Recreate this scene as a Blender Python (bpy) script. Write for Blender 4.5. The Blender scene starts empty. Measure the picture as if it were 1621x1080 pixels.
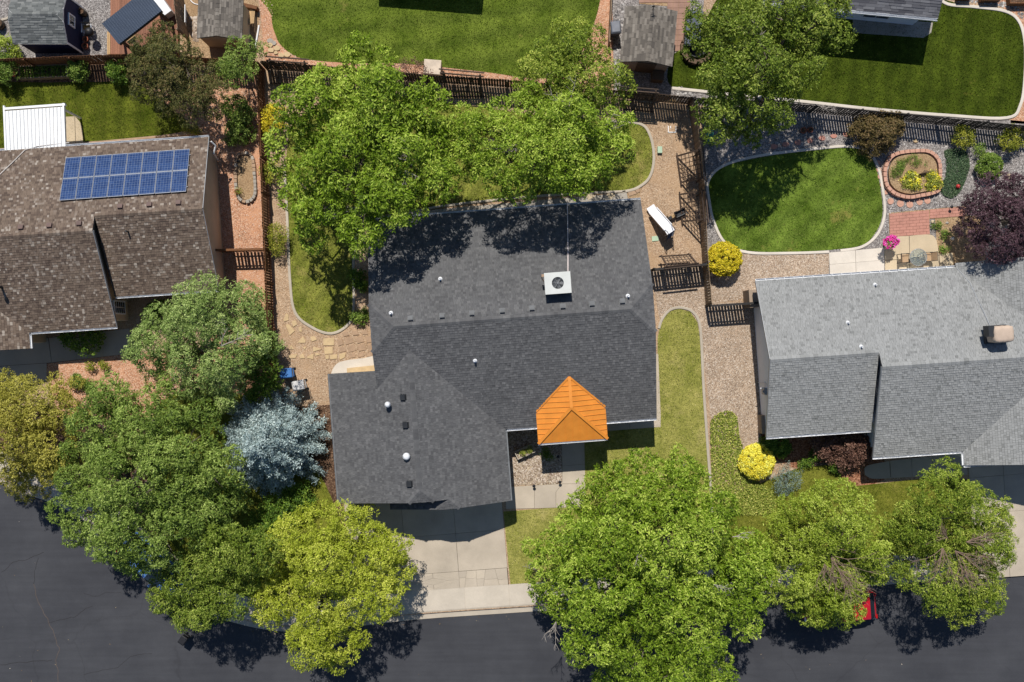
import bpy, bmesh, math, random
import numpy as np
from mathutils import Vector, Matrix
from mathutils.geometry import tessellate_polygon

# ------------------------------------------------------------------ camera, sky, sun, exposure
SC = bpy.context.scene
COL = SC.collection
CAM_H = 58.0            # drone height in metres
FOC = 1508.0            # focal length in photo pixels (1621 px wide frame)
cam = bpy.data.cameras.new('drone_camera')
cam.sensor_width = 36.0
cam.lens = 36.0 * FOC / 1621.0
cam.clip_start = 1.0
cam.clip_end = 2000.0
cam_ob = bpy.data.objects.new('drone_camera', cam)
COL.objects.link(cam_ob)
cam_ob.location = (0, 0, CAM_H)
SC.camera = cam_ob

SUN_DIR = Vector((0.11, -0.68, -1.0)).normalized()      # direction the light travels
elev = math.asin(-SUN_DIR.z)
world = bpy.data.worlds.new('World')
SC.world = world
world.use_nodes = True
wn = world.node_tree
sky = wn.nodes.new('ShaderNodeTexSky')
sky.sky_type = 'NISHITA'
sky.sun_disc = False
sky.ozone_density = 4.0
sky.dust_density = 0.3
sky.sun_elevation = elev
sky.sun_rotation = math.atan2(-SUN_DIR.x, -SUN_DIR.y)
bg = wn.nodes['Background']
bg.inputs['Strength'].default_value = 0.088
wn.links.new(sky.outputs[0], bg.inputs['Color'])
sl = bpy.data.lights.new('sun', 'SUN')
sl.energy = 5.0
sl.angle = math.radians(0.5)
sl.color = (1.0, 0.955, 0.89)
sun = bpy.data.objects.new('sun', sl)
COL.objects.link(sun)
sun.location = (-8, 50, 74)
sun.rotation_euler = SUN_DIR.to_track_quat('-Z', 'Y').to_euler()
SC.view_settings.view_transform = 'Standard'
SC.view_settings.look = 'None'
SC.view_settings.gamma = 1.0
SC.view_settings.exposure = 0.0

rng = random.Random(7)
nrg = np.random.default_rng(11)

# ------------------------------------------------------------------ helpers
def P(px, py, z=0.0):
    """photo pixel + height -> place in the world (metres)"""
    k = (CAM_H - z) / FOC
    return Vector(((px - 810.5) * k, (540.0 - py) * k, z))

def srgb(r, g, b):
    f = lambda c: (c / 12.92 if c <= 0.04045 else ((c + 0.055) / 1.055) ** 2.4)
    return (f(r / 255), f(g / 255), f(b / 255))

def tag(o, label=None, cat=None, group=None, kind=None):
    if label: o['label'] = label
    if cat: o['category'] = cat
    if group: o['group'] = group
    if kind: o['kind'] = kind
    return o

def empty(name, loc, label=None, cat=None, group=None, rz=0.0):
    o = bpy.data.objects.new(name, None)
    COL.objects.link(o)
    o.location = loc
    o.rotation_euler = (0, 0, rz)
    o.empty_display_size = 0.2
    return tag(o, label, cat, group)

def link(name, me, parent=None, loc=None, rot=None):
    o = bpy.data.objects.new(name, me)
    COL.objects.link(o)
    if parent is not None:
        o.parent = parent
    if loc is not None: o.location = loc
    if rot is not None: o.rotation_euler = rot
    return o

def origin(o):
    """world offset of a parent chain made only of translated Empties / meshes"""
    v = Vector((0, 0, 0))
    while o is not None:
        v += o.location
        o = o.parent
    return v

class MB:
    """collects verts / faces in world or local metres and links them as ONE mesh object"""
    def __init__(s):
        s.v = []; s.f = []; s.m = []; s.smooth = False
    def add(s, vs, fs, mi=0):
        b = len(s.v)
        s.v += [tuple(x) for x in vs]
        for f in fs:
            s.f.append([b + i for i in f]); s.m.append(mi)
    def box(s, lo, hi, mi=0):
        x0, y0, z0 = lo; x1, y1, z1 = hi
        s.add([(x0,y0,z0),(x1,y0,z0),(x1,y1,z0),(x0,y1,z0),(x0,y0,z1),(x1,y0,z1),(x1,y1,z1),(x0,y1,z1)],
              [(0,3,2,1),(4,5,6,7),(0,1,5,4),(1,2,6,5),(2,3,7,6),(3,0,4,7)], mi)
    def obox(s, c, ax, ay, az, mi=0):
        """box from centre and three half-axis vectors"""
        c = Vector(c); ax = Vector(ax); ay = Vector(ay); az = Vector(az)
        vs = [c + sx*ax + sy*ay + sz*az for sz in (-1,1) for sx, sy in ((-1,-1),(1,-1),(1,1),(-1,1))]
        s.add(vs, [(0,3,2,1),(4,5,6,7),(0,1,5,4),(1,2,6,5),(2,3,7,6),(3,0,4,7)], mi)
    def bar(s, a, b, w, h=None, mi=0, up=(0,0,1)):
        a = Vector(a); b = Vector(b); h = h or w
        t = (b - a); L = t.length
        if L < 1e-6: return
        t.normalize(); u = Vector(up)
        sd = t.cross(u)
        if sd.length < 1e-4: sd = t.cross(Vector((0,1,0)))
        sd.normalize(); u = sd.cross(t).normalized()
        s.obox((a + b) / 2, t * L / 2, sd * w / 2, u * h / 2, mi)
    def tube(s, pts, rad, n=8, cap=True, mi=0):
        pts = [Vector(p) for p in pts]
        rs = rad if isinstance(rad, (list, tuple)) else [rad] * len(pts)
        b = len(s.v); prev = None
        for i, p in enumerate(pts):
            t = (pts[min(i+1, len(pts)-1)] - pts[max(i-1, 0)])
            t = t.normalized() if t.length > 1e-9 else Vector((0,0,1))
            ref = Vector((1,0,0)) if abs(t.x) < 0.9 else Vector((0,1,0))
            a = t.cross(ref).normalized(); c = t.cross(a).normalized()
            for k in range(n):
                an = 2 * math.pi * k / n
                s.v.append(tuple(p + (a * math.cos(an) + c * math.sin(an)) * rs[i]))
        for i in range(len(pts) - 1):
            for k in range(n):
                s.f.append([b+i*n+k, b+i*n+(k+1)%n, b+(i+1)*n+(k+1)%n, b+(i+1)*n+k]); s.m.append(mi)
        if cap:
            s.f.append([b + k for k in range(n)]); s.m.append(mi)
            e = b + (len(pts) - 1) * n
            s.f.append([e + k for k in reversed(range(n))]); s.m.append(mi)
    def lathe(s, c, prof, n=16, mi=0):
        """prof: list of (r, z) from bottom to top"""
        c = Vector(c); b = len(s.v)
        for r, z in prof:
            for k in range(n):
                an = 2 * math.pi * k / n
                s.v.append((c.x + r*math.cos(an), c.y + r*math.sin(an), c.z + z))
        for i in range(len(prof) - 1):
            for k in range(n):
                s.f.append([b+i*n+k, b+i*n+(k+1)%n, b+(i+1)*n+(k+1)%n, b+(i+1)*n+k]); s.m.append(mi)
        s.f.append([b + k for k in reversed(range(n))]); s.m.append(mi)
        e = b + (len(prof) - 1) * n
        s.f.append([e + k for k in range(n)]); s.m.append(mi)
    def prism(s, pts, z0, z1, mi=0):
        """extruded outline (list of xy), any simple polygon"""
        pts = [Vector((p[0], p[1], 0)) for p in pts]
        ar = sum(pts[i].x*pts[(i+1)%len(pts)].y - pts[(i+1)%len(pts)].x*pts[i].y for i in range(len(pts)))
        if ar < 0: pts.reverse()
        n = len(pts); b = len(s.v)
        for p in pts: s.v.append((p.x, p.y, z1))
        for p in pts: s.v.append((p.x, p.y, z0))
        for t in tessellate_polygon([pts]):
            t = list(t)
            a, c, d = (pts[i] for i in t)
            if (c - a).cross(d - a).z < 0: t.reverse()
            s.f.append([b + i for i in t]); s.m.append(mi)
        for i in range(n):
            j = (i + 1) % n
            s.f.append([b + i, b + n + i, b + n + j, b + j]); s.m.append(mi)
    def mesh(s, name, mats, off=None):
        me = bpy.data.meshes.new(name)
        vs = s.v if off is None else [(x-off[0], y-off[1], z-off[2]) for x, y, z in s.v]
        me.from_pydata(vs, [], s.f)
        if not isinstance(mats, (list, tuple)): mats = [mats]
        for m in mats: me.materials.append(m)
        if len(mats) > 1: me.polygons.foreach_set('material_index', s.m)
        if s.smooth: me.polygons.foreach_set('use_smooth', [True] * len(s.f))
        me.update()
        return me
    def build(s, name, mats, parent=None, loc=None):
        """verts are world coordinates; object origin goes to loc (or the parent's origin)"""
        po = origin(parent) if parent is not None else Vector((0,0,0))
        lo = Vector(loc) if loc is not None else po
        return link(name, s.mesh(name, mats, lo), parent, lo - po)

def bevel(o, w=0.01, seg=2):
    m = o.modifiers.new('bevel', 'BEVEL'); m.width = w; m.segments = seg; m.limit_method = 'ANGLE'
    return o

def catmull(pts, n=6, closed=True):
    out = []; N = len(pts)
    rngN = range(N) if closed else range(N - 1)
    for i in rngN:
        g = lambda k: pts[k % N] if closed else pts[max(0, min(N - 1, k))]
        p0, p1, p2, p3 = g(i-1), g(i), g(i+1), g(i+2)
        for k in range(n):
            t = k / n
            out.append(tuple(0.5*((2*p1[j]) + (-p0[j]+p2[j])*t + (2*p0[j]-5*p1[j]+4*p2[j]-p3[j])*t*t
                       + (-p0[j]+3*p1[j]-3*p2[j]+p3[j])*t**3) for j in (0, 1)))
    if not closed: out.append(tuple(pts[-1]))
    return out

def pix(pts, z=0.0):
    return [tuple(P(x, y, z).xy) for x, y in pts]

def sheet(name, pts, z, mat, depth=0.02, parent=None, kind='structure', smooth=False, label=None):
    """ground layer: outline in photo pixels at ground level, closed slab 'depth' thick with its top at z"""
    if smooth: pts = catmull(pts)
    m = MB(); m.prism(pix(pts, z), z - depth, z)
    o = m.build(name, mat, parent)
    if kind and parent is None: tag(o, kind=kind)
    if label: o['label'] = label
    return o

def ribbon(name, pts, w, z0, z1, mat, parent=None, closed=False, kind='structure', world=False, rnd=0.0):
    """raised strip (edging, kerb) of width w along a polyline of photo pixels"""
    q = [Vector((p[0], p[1], 0)) for p in (pts if world else pix(pts))]
    n = len(q); L = []; R = []
    for i in range(n):
        a = q[(i-1) % n] if closed or i > 0 else q[i]
        b = q[(i+1) % n] if closed or i < n-1 else q[i]
        t = (b - a).normalized(); s = Vector((-t.y, t.x, 0))
        L.append(q[i] + s*w/2); R.append(q[i] - s*w/2)
    m = MB(); c = min(0.03, w*0.2)
    vs = []
    for i in range(n):
        s = (L[i] - R[i]).normalized()
        vs += [(L[i].x, L[i].y, z0), (L[i].x, L[i].y, z1 - c*0.5), tuple((L[i] - s*c).xy) + (z1,), tuple((R[i] + s*c).xy) + (z1,), (R[i].x, R[i].y, z1 - c*0.5), (R[i].x, R[i].y, z0)]
    fs = []
    for i in range(n if closed else n - 1):
        j = (i + 1) % n
        for k in range(5):
            fs.append((6*i+k, 6*i+k+1, 6*j+k+1, 6*j+k))
    if not closed:
        fs += [(0,1,2,3,4,5), tuple(6*(n-1)+k for k in (5,4,3,2,1,0))]
    m.add(vs, fs)
    o = m.build(name, mat, parent)
    if kind and parent is None: tag(o, kind=kind)
    return o

def inside(pts, poly):
    """vectorised point in polygon"""
    x, y = pts[:, 0], pts[:, 1]
    r = np.zeros(len(pts), bool); n = len(poly)
    for i in range(n):
        x0, y0 = poly[i]; x1, y1 = poly[(i+1) % n]
        if y0 == y1: continue
        c = ((y0 > y) != (y1 > y)) & (x < (x1-x0)*(y-y0)/(y1-y0) + x0)
        r ^= c
    return r

def sample(poly, n):
    a = np.array(poly); lo = a.min(0); hi = a.max(0)
    p = nrg.random((int(n), 2)) * (hi - lo) + lo
    return p[inside(p, poly)]

def area(poly):
    return abs(sum(poly[i][0]*poly[(i+1)%len(poly)][1] - poly[(i+1)%len(poly)][0]*poly[i][1] for i in range(len(poly)))) / 2

def np_mesh(name, verts, quads, mat, tint=None, smooth=False):
    """fast mesh from numpy arrays; faces all of one size"""
    me = bpy.data.meshes.new(name)
    nv = len(verts); nf, k = quads.shape
    me.vertices.add(nv); me.vertices.foreach_set('co', verts.astype(np.float32).ravel())
    me.loops.add(nf * k); me.loops.foreach_set('vertex_index', quads.astype(np.int32).ravel())
    me.polygons.add(nf)
    me.polygons.foreach_set('loop_start', np.arange(0, nf*k, k, dtype=np.int32))
    me.polygons.foreach_set('loop_total', np.full(nf, k, np.int32))
    if smooth: me.polygons.foreach_set('use_smooth', np.ones(nf, bool))
    me.materials.append(mat)
    if tint is not None:
        at = me.attributes.new('tint', 'FLOAT', 'POINT')
        at.data.foreach_set('value', tint.astype(np.float32))
    me.update(); me.validate()
    return me

# ------------------------------------------------------------------ materials
class NT:
    def __init__(s, name):
        s.m = bpy.data.materials.new(name); s.m.use_nodes = True
        s.t = s.m.node_tree; s.n = s.t.nodes
        s.b = s.n['Principled BSDF']
        s.geo = None
    def node(s, typ, **kw):
        x = s.n.new(typ)
        for k, v in kw.items():
            if hasattr(x, k) and not k[0].isupper(): setattr(x, k, v)
            else: x.inputs[k].default_value = v
        return x
    def l(s, a, b): s.t.links.new(a, b)
    def pos(s):
        if s.geo is None: s.geo = s.n.new('ShaderNodeNewGeometry')
        return s.geo.outputs['Position']
    def island(s):
        s.pos(); return s.geo.outputs['Random Per Island']
    def noise(s, scale, detail=3.0, rough=0.55, vec=None, dist=0.0):
        x = s.n.new('ShaderNodeTexNoise')
        x.inputs['Scale'].default_value = scale; x.inputs['Detail'].default_value = detail
        x.inputs['Roughness'].default_value = rough; x.inputs['Distortion'].default_value = dist
        s.l(vec or s.pos(), x.inputs['Vector']); return x.outputs['Fac']
    def vor(s, scale, feature='F1', vec=None):
        x = s.n.new('ShaderNodeTexVoronoi'); x.feature = feature
        x.inputs['Scale'].default_value = scale
        s.l(vec or s.pos(), x.inputs['Vector']); return x
    def ramp(s, fac, cols, const=False):
        x = s.n.new('ShaderNodeValToRGB')
        e = x.color_ramp.elements
        if const: x.color_ramp.interpolation = 'CONSTANT'
        while len(e) < len(cols): e.new(0.5)
        for i, (p, c) in enumerate(cols):
            e[i].position = p; e[i].color = (*c[:3], 1)
        s.l(fac, x.inputs['Fac']); return x.outputs['Color']
    def mix(s, a, b, fac, mode='MIX'):
        x = s.n.new('ShaderNodeMix'); x.data_type = 'RGBA'; x.blend_type = mode
        if isinstance(fac, (int, float)): x.inputs[0].default_value = fac
        else: s.l(fac, x.inputs[0])
        for v, i in ((a, 6), (b, 7)):
            if isinstance(v, tuple): x.inputs[i].default_value = (*v[:3], 1)
            else: s.l(v, x.inputs[i])
        return x.outputs[2]
    def math(s, op, a, b=None, clamp=False):
        x = s.n.new('ShaderNodeMath'); x.operation = op; x.use_clamp = clamp
        for v, i in ((a, 0), (b, 1)):
            if v is None: continue
            if isinstance(v, (int, float)): x.inputs[i].default_value = v
            else: s.l(v, x.inputs[i])
        return x.outputs[0]
    def bump(s, h, strength=0.4, dist=0.02):
        x = s.n.new('ShaderNodeBump'); x.inputs['Strength'].default_value = strength; x.inputs['Distance'].default_value = dist
        s.l(h, x.inputs['Height']); s.l(x.outputs['Normal'], s.b.inputs['Normal'])
    def out(s, col, rough=0.85, metal=0.0, spec=0.3):
        if isinstance(col, tuple): s.b.inputs['Base Color'].default_value = (*col[:3], 1)
        else: s.l(col, s.b.inputs['Base Color'])
        s.b.inputs['Roughness'].default_value = rough
        s.b.inputs['Metallic'].default_value = metal
        s.b.inputs['Specular IOR Level'].default_value = spec
        return s.m

def sc(c, k): return tuple(min(1.0, x * k) for x in c)

def m_plain(name, c, rough=0.6, metal=0.0, var=0.18, scale=3.0, spec=0.4, grain=40.0):
    t = NT(name)
    a = t.ramp(t.noise(scale, 4), [(0.3, sc(c, 1 - var)), (0.7, sc(c, 1 + var))])
    g = t.ramp(t.noise(grain, 2), [(0.3, (0.88,)*3), (0.7, (1.06,)*3)])
    return t.out(t.mix(a, g, 1.0, 'MULTIPLY'), rough, metal, spec)

def m_gravel(name, cols, size=0.06, patch=None, bump=0.5):
    """loose stones: voronoi cells, each with its own colour, plus larger blotches"""
    t = NT(name)
    v = t.vor(1.0 / size)
    sep = t.n.new('ShaderNodeSeparateColor'); t.l(v.outputs['Color'], sep.inputs[0])
    n = len(cols)
    c = t.ramp(sep.outputs[0], [(i / (n - 1), cols[i]) for i in range(n)])
    sh = t.ramp(v.outputs['Distance'], [(0.30, (1.08,)*3), (0.85, (0.62,)*3)])
    c = t.mix(c, sh, 1.0, 'MULTIPLY')
    b = t.ramp(t.noise(0.9, 5, 0.65), [(0.3, (0.84, 0.83, 0.82)), (0.7, (1.14, 1.13, 1.12))])
    c = t.mix(c, b, 1.0, 'MULTIPLY')
    f = t.ramp(t.noise(9.0, 3, 0.6), [(0.3, (0.86,)*3), (0.7, (1.12,)*3)])
    c = t.mix(c, f, 1.0, 'MULTIPLY')
    if patch:
        c = t.mix(c, patch, t.ramp(t.noise(0.55, 4, 0.6), [(0.48, (0,)*3), (0.68, (0.75,)*3)]))
    t.bump(t.math('SUBTRACT', 1.0, v.outputs['Distance']), bump, size * 0.6)
    return t.out(c, 0.92, 0, 0.15)

def m_lawn(name, dark, mid, dry, dryness=0.5, stripe=None, angle=0.0):
    t = NT(name)
    c = t.ramp(t.noise(0.7, 5, 0.62), [(0.28, dark), (0.62, mid)])
    f = t.ramp(t.noise(22.0, 3, 0.7), [(0.25, (0.6, 0.62, 0.55)), (0.75, (1.38, 1.34, 1.3))])
    c = t.mix(c, f, 1.0, 'MULTIPLY')
    c = t.mix(c, t.ramp(t.noise(4.5, 4, 0.7), [(0.28, (0.74, 0.76, 0.72)), (0.72, (1.24, 1.22, 1.26))]), 1.0, 'MULTIPLY')
    if stripe:
        mp = t.n.new('ShaderNodeMapping'); mp.inputs['Rotation'].default_value = (0, 0, angle)
        t.l(t.pos(), mp.inputs['Vector'])
        w = t.n.new('ShaderNodeTexWave'); w.inputs['Scale'].default_value = stripe; w.inputs['Distortion'].default_value = 3.5
        w.inputs['Detail'].default_value = 3.0; w.inputs['Detail Scale'].default_value = 1.5
        t.l(mp.outputs[0], w.inputs['Vector'])
        c = t.mix(c, t.ramp(w.outputs['Fac'], [(0.1, (0.86,)*3), (0.9, (1.13, 1.11, 1.08))]), 1.0, 'MULTIPLY')
    mask = t.ramp(t.noise(0.42, 6, 0.68), [(0.74 - 0.28*dryness, (0,)*3), (0.90 - 0.24*dryness, (0.85,)*3)])
    c = t.mix(c, dry, mask)
    t.bump(t.noise(30.0, 3, 0.7), 0.6, 0.03)
    return t.out(c, 0.9, 0, 0.1)

def m_blade(name, cols):
    t = NT(name)
    c = t.ramp(t.island(), cols)
    c = t.mix(c, t.ramp(t.noise(0.7, 5, 0.62), [(0.28, (0.75,)*3), (0.65, (1.2, 1.15, 1.1))]), 1.0, 'MULTIPLY')
    c = t.mix(c, t.ramp(t.noise(4.5, 4, 0.7), [(0.28, (0.74, 0.76, 0.72)), (0.72, (1.24, 1.22, 1.26))]), 1.0, 'MULTIPLY')
    return t.out(c, 0.7, 0, 0.15)

def m_leaf(name, dark, mid, light, trans=0.22, gloss=0.35, odd=None):
    """leaf: each leaf its own shade, each branch its own tint, thin enough to let some light through"""
    t = NT(name)
    at = t.n.new('ShaderNodeAttribute'); at.attribute_name = 'tint'
    fac = t.math('ADD', t.math('MULTIPLY', t.island(), 0.62), t.math('MULTIPLY', at.outputs['Fac'], 0.38))
    cols = [(0.08, dark), (0.5, mid), (0.9, light)]
    if odd: cols.append((0.97, odd))
    c = t.ramp(fac, cols)
    t.out(c, 0.58, 0, gloss * 0.6)
    tr = t.n.new('ShaderNodeBsdfTranslucent')
    t.l(t.mix(c, (1.0, 0.96, 0.5), 1.0, 'MULTIPLY'), tr.inputs['Color'])
    mx = t.n.new('ShaderNodeMixShader'); mx.inputs[0].default_value = trans
    t.l(t.b.outputs[0], mx.inputs[1]); t.l(tr.outputs[0], mx.inputs[2])
    t.l(mx.outputs[0], t.n['Material Output'].inputs['Surface'])
    return t.m

def m_shingle(name, cols, blotch=0.12, grit=0.2):
    t = NT(name)
    c = t.ramp(t.island(), cols)
    b = t.ramp(t.noise(0.8, 5, 0.6), [(0.3, (1-blotch,)*3), (0.7, (1+blotch,)*3)])
    g = t.ramp(t.noise(38.0, 3, 0.75), [(0.3, (1-grit,)*3), (0.7, (1+grit,)*3)])
    c = t.mix(t.mix(c, b, 1.0, 'MULTIPLY'), g, 1.0, 'MULTIPLY')
    t.bump(t.noise(120.0, 2), 0.3, 0.004)
    return t.out(c, 0.93, 0, 0.15)

def m_wood(name, c1, c2, rough=0.8):
    t = NT(name)
    mp = t.n.new('ShaderNodeMapping'); mp.inputs['Scale'].default_value = (9, 9, 1.2)
    t.l(t.pos(), mp.inputs['Vector'])
    c = t.ramp(t.noise(2.2, 5, 0.65, mp.outputs[0]), [(0.28, c1), (0.72, c2)])
    oi = t.n.new('ShaderNodeObjectInfo')
    c = t.mix(c, t.ramp(oi.outputs['Random'], [(0, (0.78,)*3), (1, (1.18, 1.16, 1.12))]), 1.0, 'MULTIPLY')
    return t.out(c, rough, 0, 0.25)

def m_concrete(name, c, stain=0.16):
    t = NT(name)
    a = t.ramp(t.noise(0.6, 6, 0.62), [(0.3, sc(c, 1 - stain)), (0.7, sc(c, 1 + stain*0.55))])
    g = t.ramp(t.noise(26.0, 4, 0.7), [(0.3, (0.9,)*3), (0.7, (1.06,)*3)])
    oi = t.n.new('ShaderNodeObjectInfo')
    v = t.ramp(oi.outputs['Random'], [(0, (0.93,)*3), (1, (1.05, 1.045, 1.03))])
    t.bump(t.noise(60.0, 3), 0.15, 0.004)
    return t.out(t.mix(t.mix(a, g, 1.0, 'MULTIPLY'), v, 1.0, 'MULTIPLY'), 0.85, 0, 0.2)

MAT = {}
def A(r, g, b, k=1.0):
    """base colour of a level sunlit surface seen as this 8-bit colour"""
    return tuple(min(0.85, c * k / 1.42) for c in srgb(r, g, b))

MAT['asphalt'] = None
t = NT('asphalt')
c = t.ramp(t.noise(0.25, 6, 0.66), [(0.3, A(62,63,68)), (0.7, A(79,80,84))])
c = t.mix(c, t.ramp(t.noise(55.0, 3, 0.8), [(0.3, (0.78,)*3), (0.72, (1.25,)*3)]), 1.0, 'MULTIPLY')
mp = t.n.new('ShaderNodeMapping'); mp.inputs['Scale'].default_value = (0.25, 4.0, 1); mp.inputs['Rotation'].default_value = (0, 0, -0.07)
t.l(t.pos(), mp.inputs['Vector'])
c = t.mix(c, t.ramp(t.noise(0.9, 4, 0.6, mp.outputs[0]), [(0.35, (0.93,)*3), (0.65, (1.06,)*3)]), 1.0, 'MULTIPLY')
dv = t.n.new('ShaderNodeMapping'); t.l(t.pos(), dv.inputs['Vector'])
vv = t.n.new('ShaderNodeVectorMath'); vv.operation = 'ADD'
nz = t.n.new('ShaderNodeTexNoise'); nz.inputs['Scale'].default_value = 0.6; nz.inputs['Detail'].default_value = 5
t.l(t.pos(), nz.inputs['Vector'])
t.l(t.pos(), vv.inputs[0]); t.l(nz.outputs['Color'], vv.inputs[1])
ve = t.vor(0.16, 'DISTANCE_TO_EDGE', vv.outputs[0])
line = t.ramp(ve.outputs['Distance'], [(0.001, (1,)*3), (0.006, (0,)*3)])
msk = t.ramp(t.noise(0.12, 2), [(0.44, (0,)*3), (0.60, (0.30,)*3)])
c = t.mix(c, A(48,47,50), t.math('MULTIPLY', line, msk))
t.bump(t.noise(70.0, 3, 0.8), 0.35, 0.006)
MAT['asphalt'] = t.out(c, 0.85, 0, 0.3)

MAT['tan_gravel'] = m_gravel('tan_gravel', [A(172,142,114), A(200,168,136), A(212,182,150), A(232,208,180)], 0.042, A(204,170,134), 0.35)
MAT['pink_gravel'] = m_gravel('pink_gravel', [A(184,128,94), A(220,164,128), A(232,182,148), A(242,208,180)], 0.05, A(226,170,132), 0.4)
MAT['pebble_gravel'] = m_gravel('pebble_gravel', [A(156,134,112), A(192,168,144), A(208,184,160), A(232,216,196)], 0.045, None, 0.4)
MAT['gray_gravel'] = m_gravel('gray_gravel', [A(118,112,110), A(152,146,142), A(174,167,162), A(210,204,199)], 0.05, None, 0.4)
MAT['cobble'] = m_gravel('cobble', [A(128,108,88), A(192,170,144), A(214,196,168), A(238,226,205)], 0.09)
MAT['dirt'] = m_gravel('dirt', [A(168,138,104), A(186,156,120), A(200,170,132), A(208,180,144)], 0.05, A(176,142,106), 0.25)
MAT['mulch'] = m_gravel('mulch', [A(84,62,48), A(110,84,66), A(128,100,80), A(150,124,100)], 0.07)
MAT['red_mulch'] = m_gravel('red_mulch', [A(120,76,54), A(160,108,80), A(180,128,98), A(200,152,122)], 0.07)
MAT['concrete'] = m_concrete('concrete', A(212,198,178))
MAT['walk'] = m_concrete('walk', A(224,212,194))
MAT['white_concrete'] = m_concrete('white_concrete', A(236,226,212))
MAT['grey_concrete'] = m_concrete('grey_concrete', A(190,182,170))
MAT['kerb'] = m_concrete('kerb', A(206,194,176))
MAT['patio'] = m_concrete('patio', A(224,204,172))
MAT['dark_joint'] = m_plain('joint_filler', A(120,108,94), 0.9)
MAT['flag'] = m_plain('flag', A(224,196,152), 0.85, 0, 0.10, 4.0, 0.2)
MAT['flag_red'] = m_plain('flag_red', A(190,160,132), 0.85, 0, 0.14, 4.0, 0.2)
MAT['redpaver'] = m_plain('redpaver', A(208,150,132), 0.85, 0, 0.12, 2.0, 0.2)
MAT['redbrick'] = m_plain('redbrick', A(220,170,146), 0.85, 0, 0.14, 6.0, 0.2)
MAT['brownpaver'] = m_plain('brownpaver', A(176,140,122), 0.85, 0, 0.14, 2.0, 0.2)
G_DRY = A(186,164,104)
MAT['lawn_rich'] = m_lawn('lawn_rich', A(54,70,10), A(82,98,26), A(150,130,66), 0.22, 0.28, 0.1)
MAT['lawn_north'] = m_lawn('lawn_north', A(74,96,20), A(118,136,52), A(176,154,92), 0.34, 0.22, 1.45)
MAT['lawn_west'] = m_lawn('lawn_west', A(70,84,16), A(110,120,40), A(178,152,98), 0.45, 0.25, 0.0)
MAT['lawn_mid'] = m_lawn('lawn_mid', A(108,120,40), A(150,154,74), A(196,174,112), 0.6, 0.3, 0.5)
MAT['lawn_dry'] = m_lawn('lawn_dry', A(134,140,60), A(176,172,96), A(206,188,130), 0.7)
MAT['lawn_east'] = m_lawn('lawn_east', A(76,100,26), A(120,144,58), A(186,164,94), 0.46, 0.25, 0.8)
MAT['lawn_front'] = m_lawn('lawn_front', A(96,106,30), A(136,138,56), A(168,152,88), 0.4)
BL = {}
def blade(key, c1, c2, c3): BL[key] = m_blade('grass_' + key, [(0.05, sc(c1, 0.8)), (0.35, c1), (0.65, c2), (0.97, sc(c3, 1.15))])
blade('lawn_rich', A(54,72,8), A(84,100,26), A(130,134,60))
blade('lawn_north', A(76,102,20), A(122,144,50), A(168,174,92))
blade('lawn_west', A(66,84,16), A(108,122,38), A(168,152,86))
blade('lawn_mid', A(108,116,38), A(154,154,72), A(204,188,124))
blade('lawn_dry', A(134,146,62), A(178,178,98), A(216,206,148))
blade('lawn_east', A(76,108,26), A(120,152,52), A(172,180,98))
blade('lawn_front', A(92,108,28), A(134,140,52), A(174,164,94))

# ---- base ground, street, kerb, footway
big = MB(); big.box((-320, -320, -0.8), (320, 320, -0.3))
tag(big.build('ground', MAT['dirt']), kind='structure')
KERB = catmull([(-260,640),(-60,735),(20,775),(100,806),(180,858),(250,918),(300,956),(360,984),(450,1001),(560,993),
                (669,981),(829,970),(1000,958),(1200,942),(1400,927),(1590,911),(1760,899),(1960,886)], 5, False)
KW = [Vector((*p, 0)) for p in pix(KERB)]
def offs(d):
    out = []
    for i in range(len(KW)):
        a = KW[max(i-1, 0)]; b = KW[min(i+1, len(KW)-1)]
        tt = (b - a).normalized(); out.append(KW[i] + Vector((-tt.y, tt.x, 0)) * d)
    return out
st = MB(); st.prism([tuple(p.xy) for p in offs(-0.02)] + [(140, -10), (140, -140), (-140, -140), (-140, 0)], -0.31, -0.13)
street = tag(st.build('street', MAT['asphalt']), kind='structure')
yd = MB(); yd.prism([tuple(p.xy) for p in offs(0.35)] + [(140, -10), (140, 160), (-140, 160), (-140, 0)], -0.31, 0.0)
tag(yd.build('yard_soil', MAT['tan_gravel']), kind='structure')
kb = MB()
o0, o1, o2, o3 = offs(0.0), offs(0.32), offs(0.42), offs(0.5)
n = len(KW); vs = []
for i in range(n):
    vs += [(o0[i].x, o0[i].y, -0.2), (o0[i].x, o0[i].y, -0.118), (o1[i].x, o1[i].y, -0.112), (o2[i].x, o2[i].y, 0.008), (o3[i].x, o3[i].y, 0.016), (o3[i].x, o3[i].y, -0.1)]
kb.add(vs, [(6*i+k, 6*i+k+1, 6*i+6+k+1, 6*i+6+k) for i in range(n-1) for k in range(5)])
tag(kb.build('kerb', MAT['kerb']), kind='structure')
sw = MB()
a0, a1 = offs(0.49), offs(0.51)
sw.prism([tuple(p.xy) for p in offs(0.53)] + [tuple(p.xy) for p in reversed(offs(1.75))], -0.05, 0.006)
sidewalk = tag(sw.build('sidewalk', MAT['kerb']), kind='structure')
i0, i1 = offs(0.50), offs(1.78)
cum = 0.0; lastk = None
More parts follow.
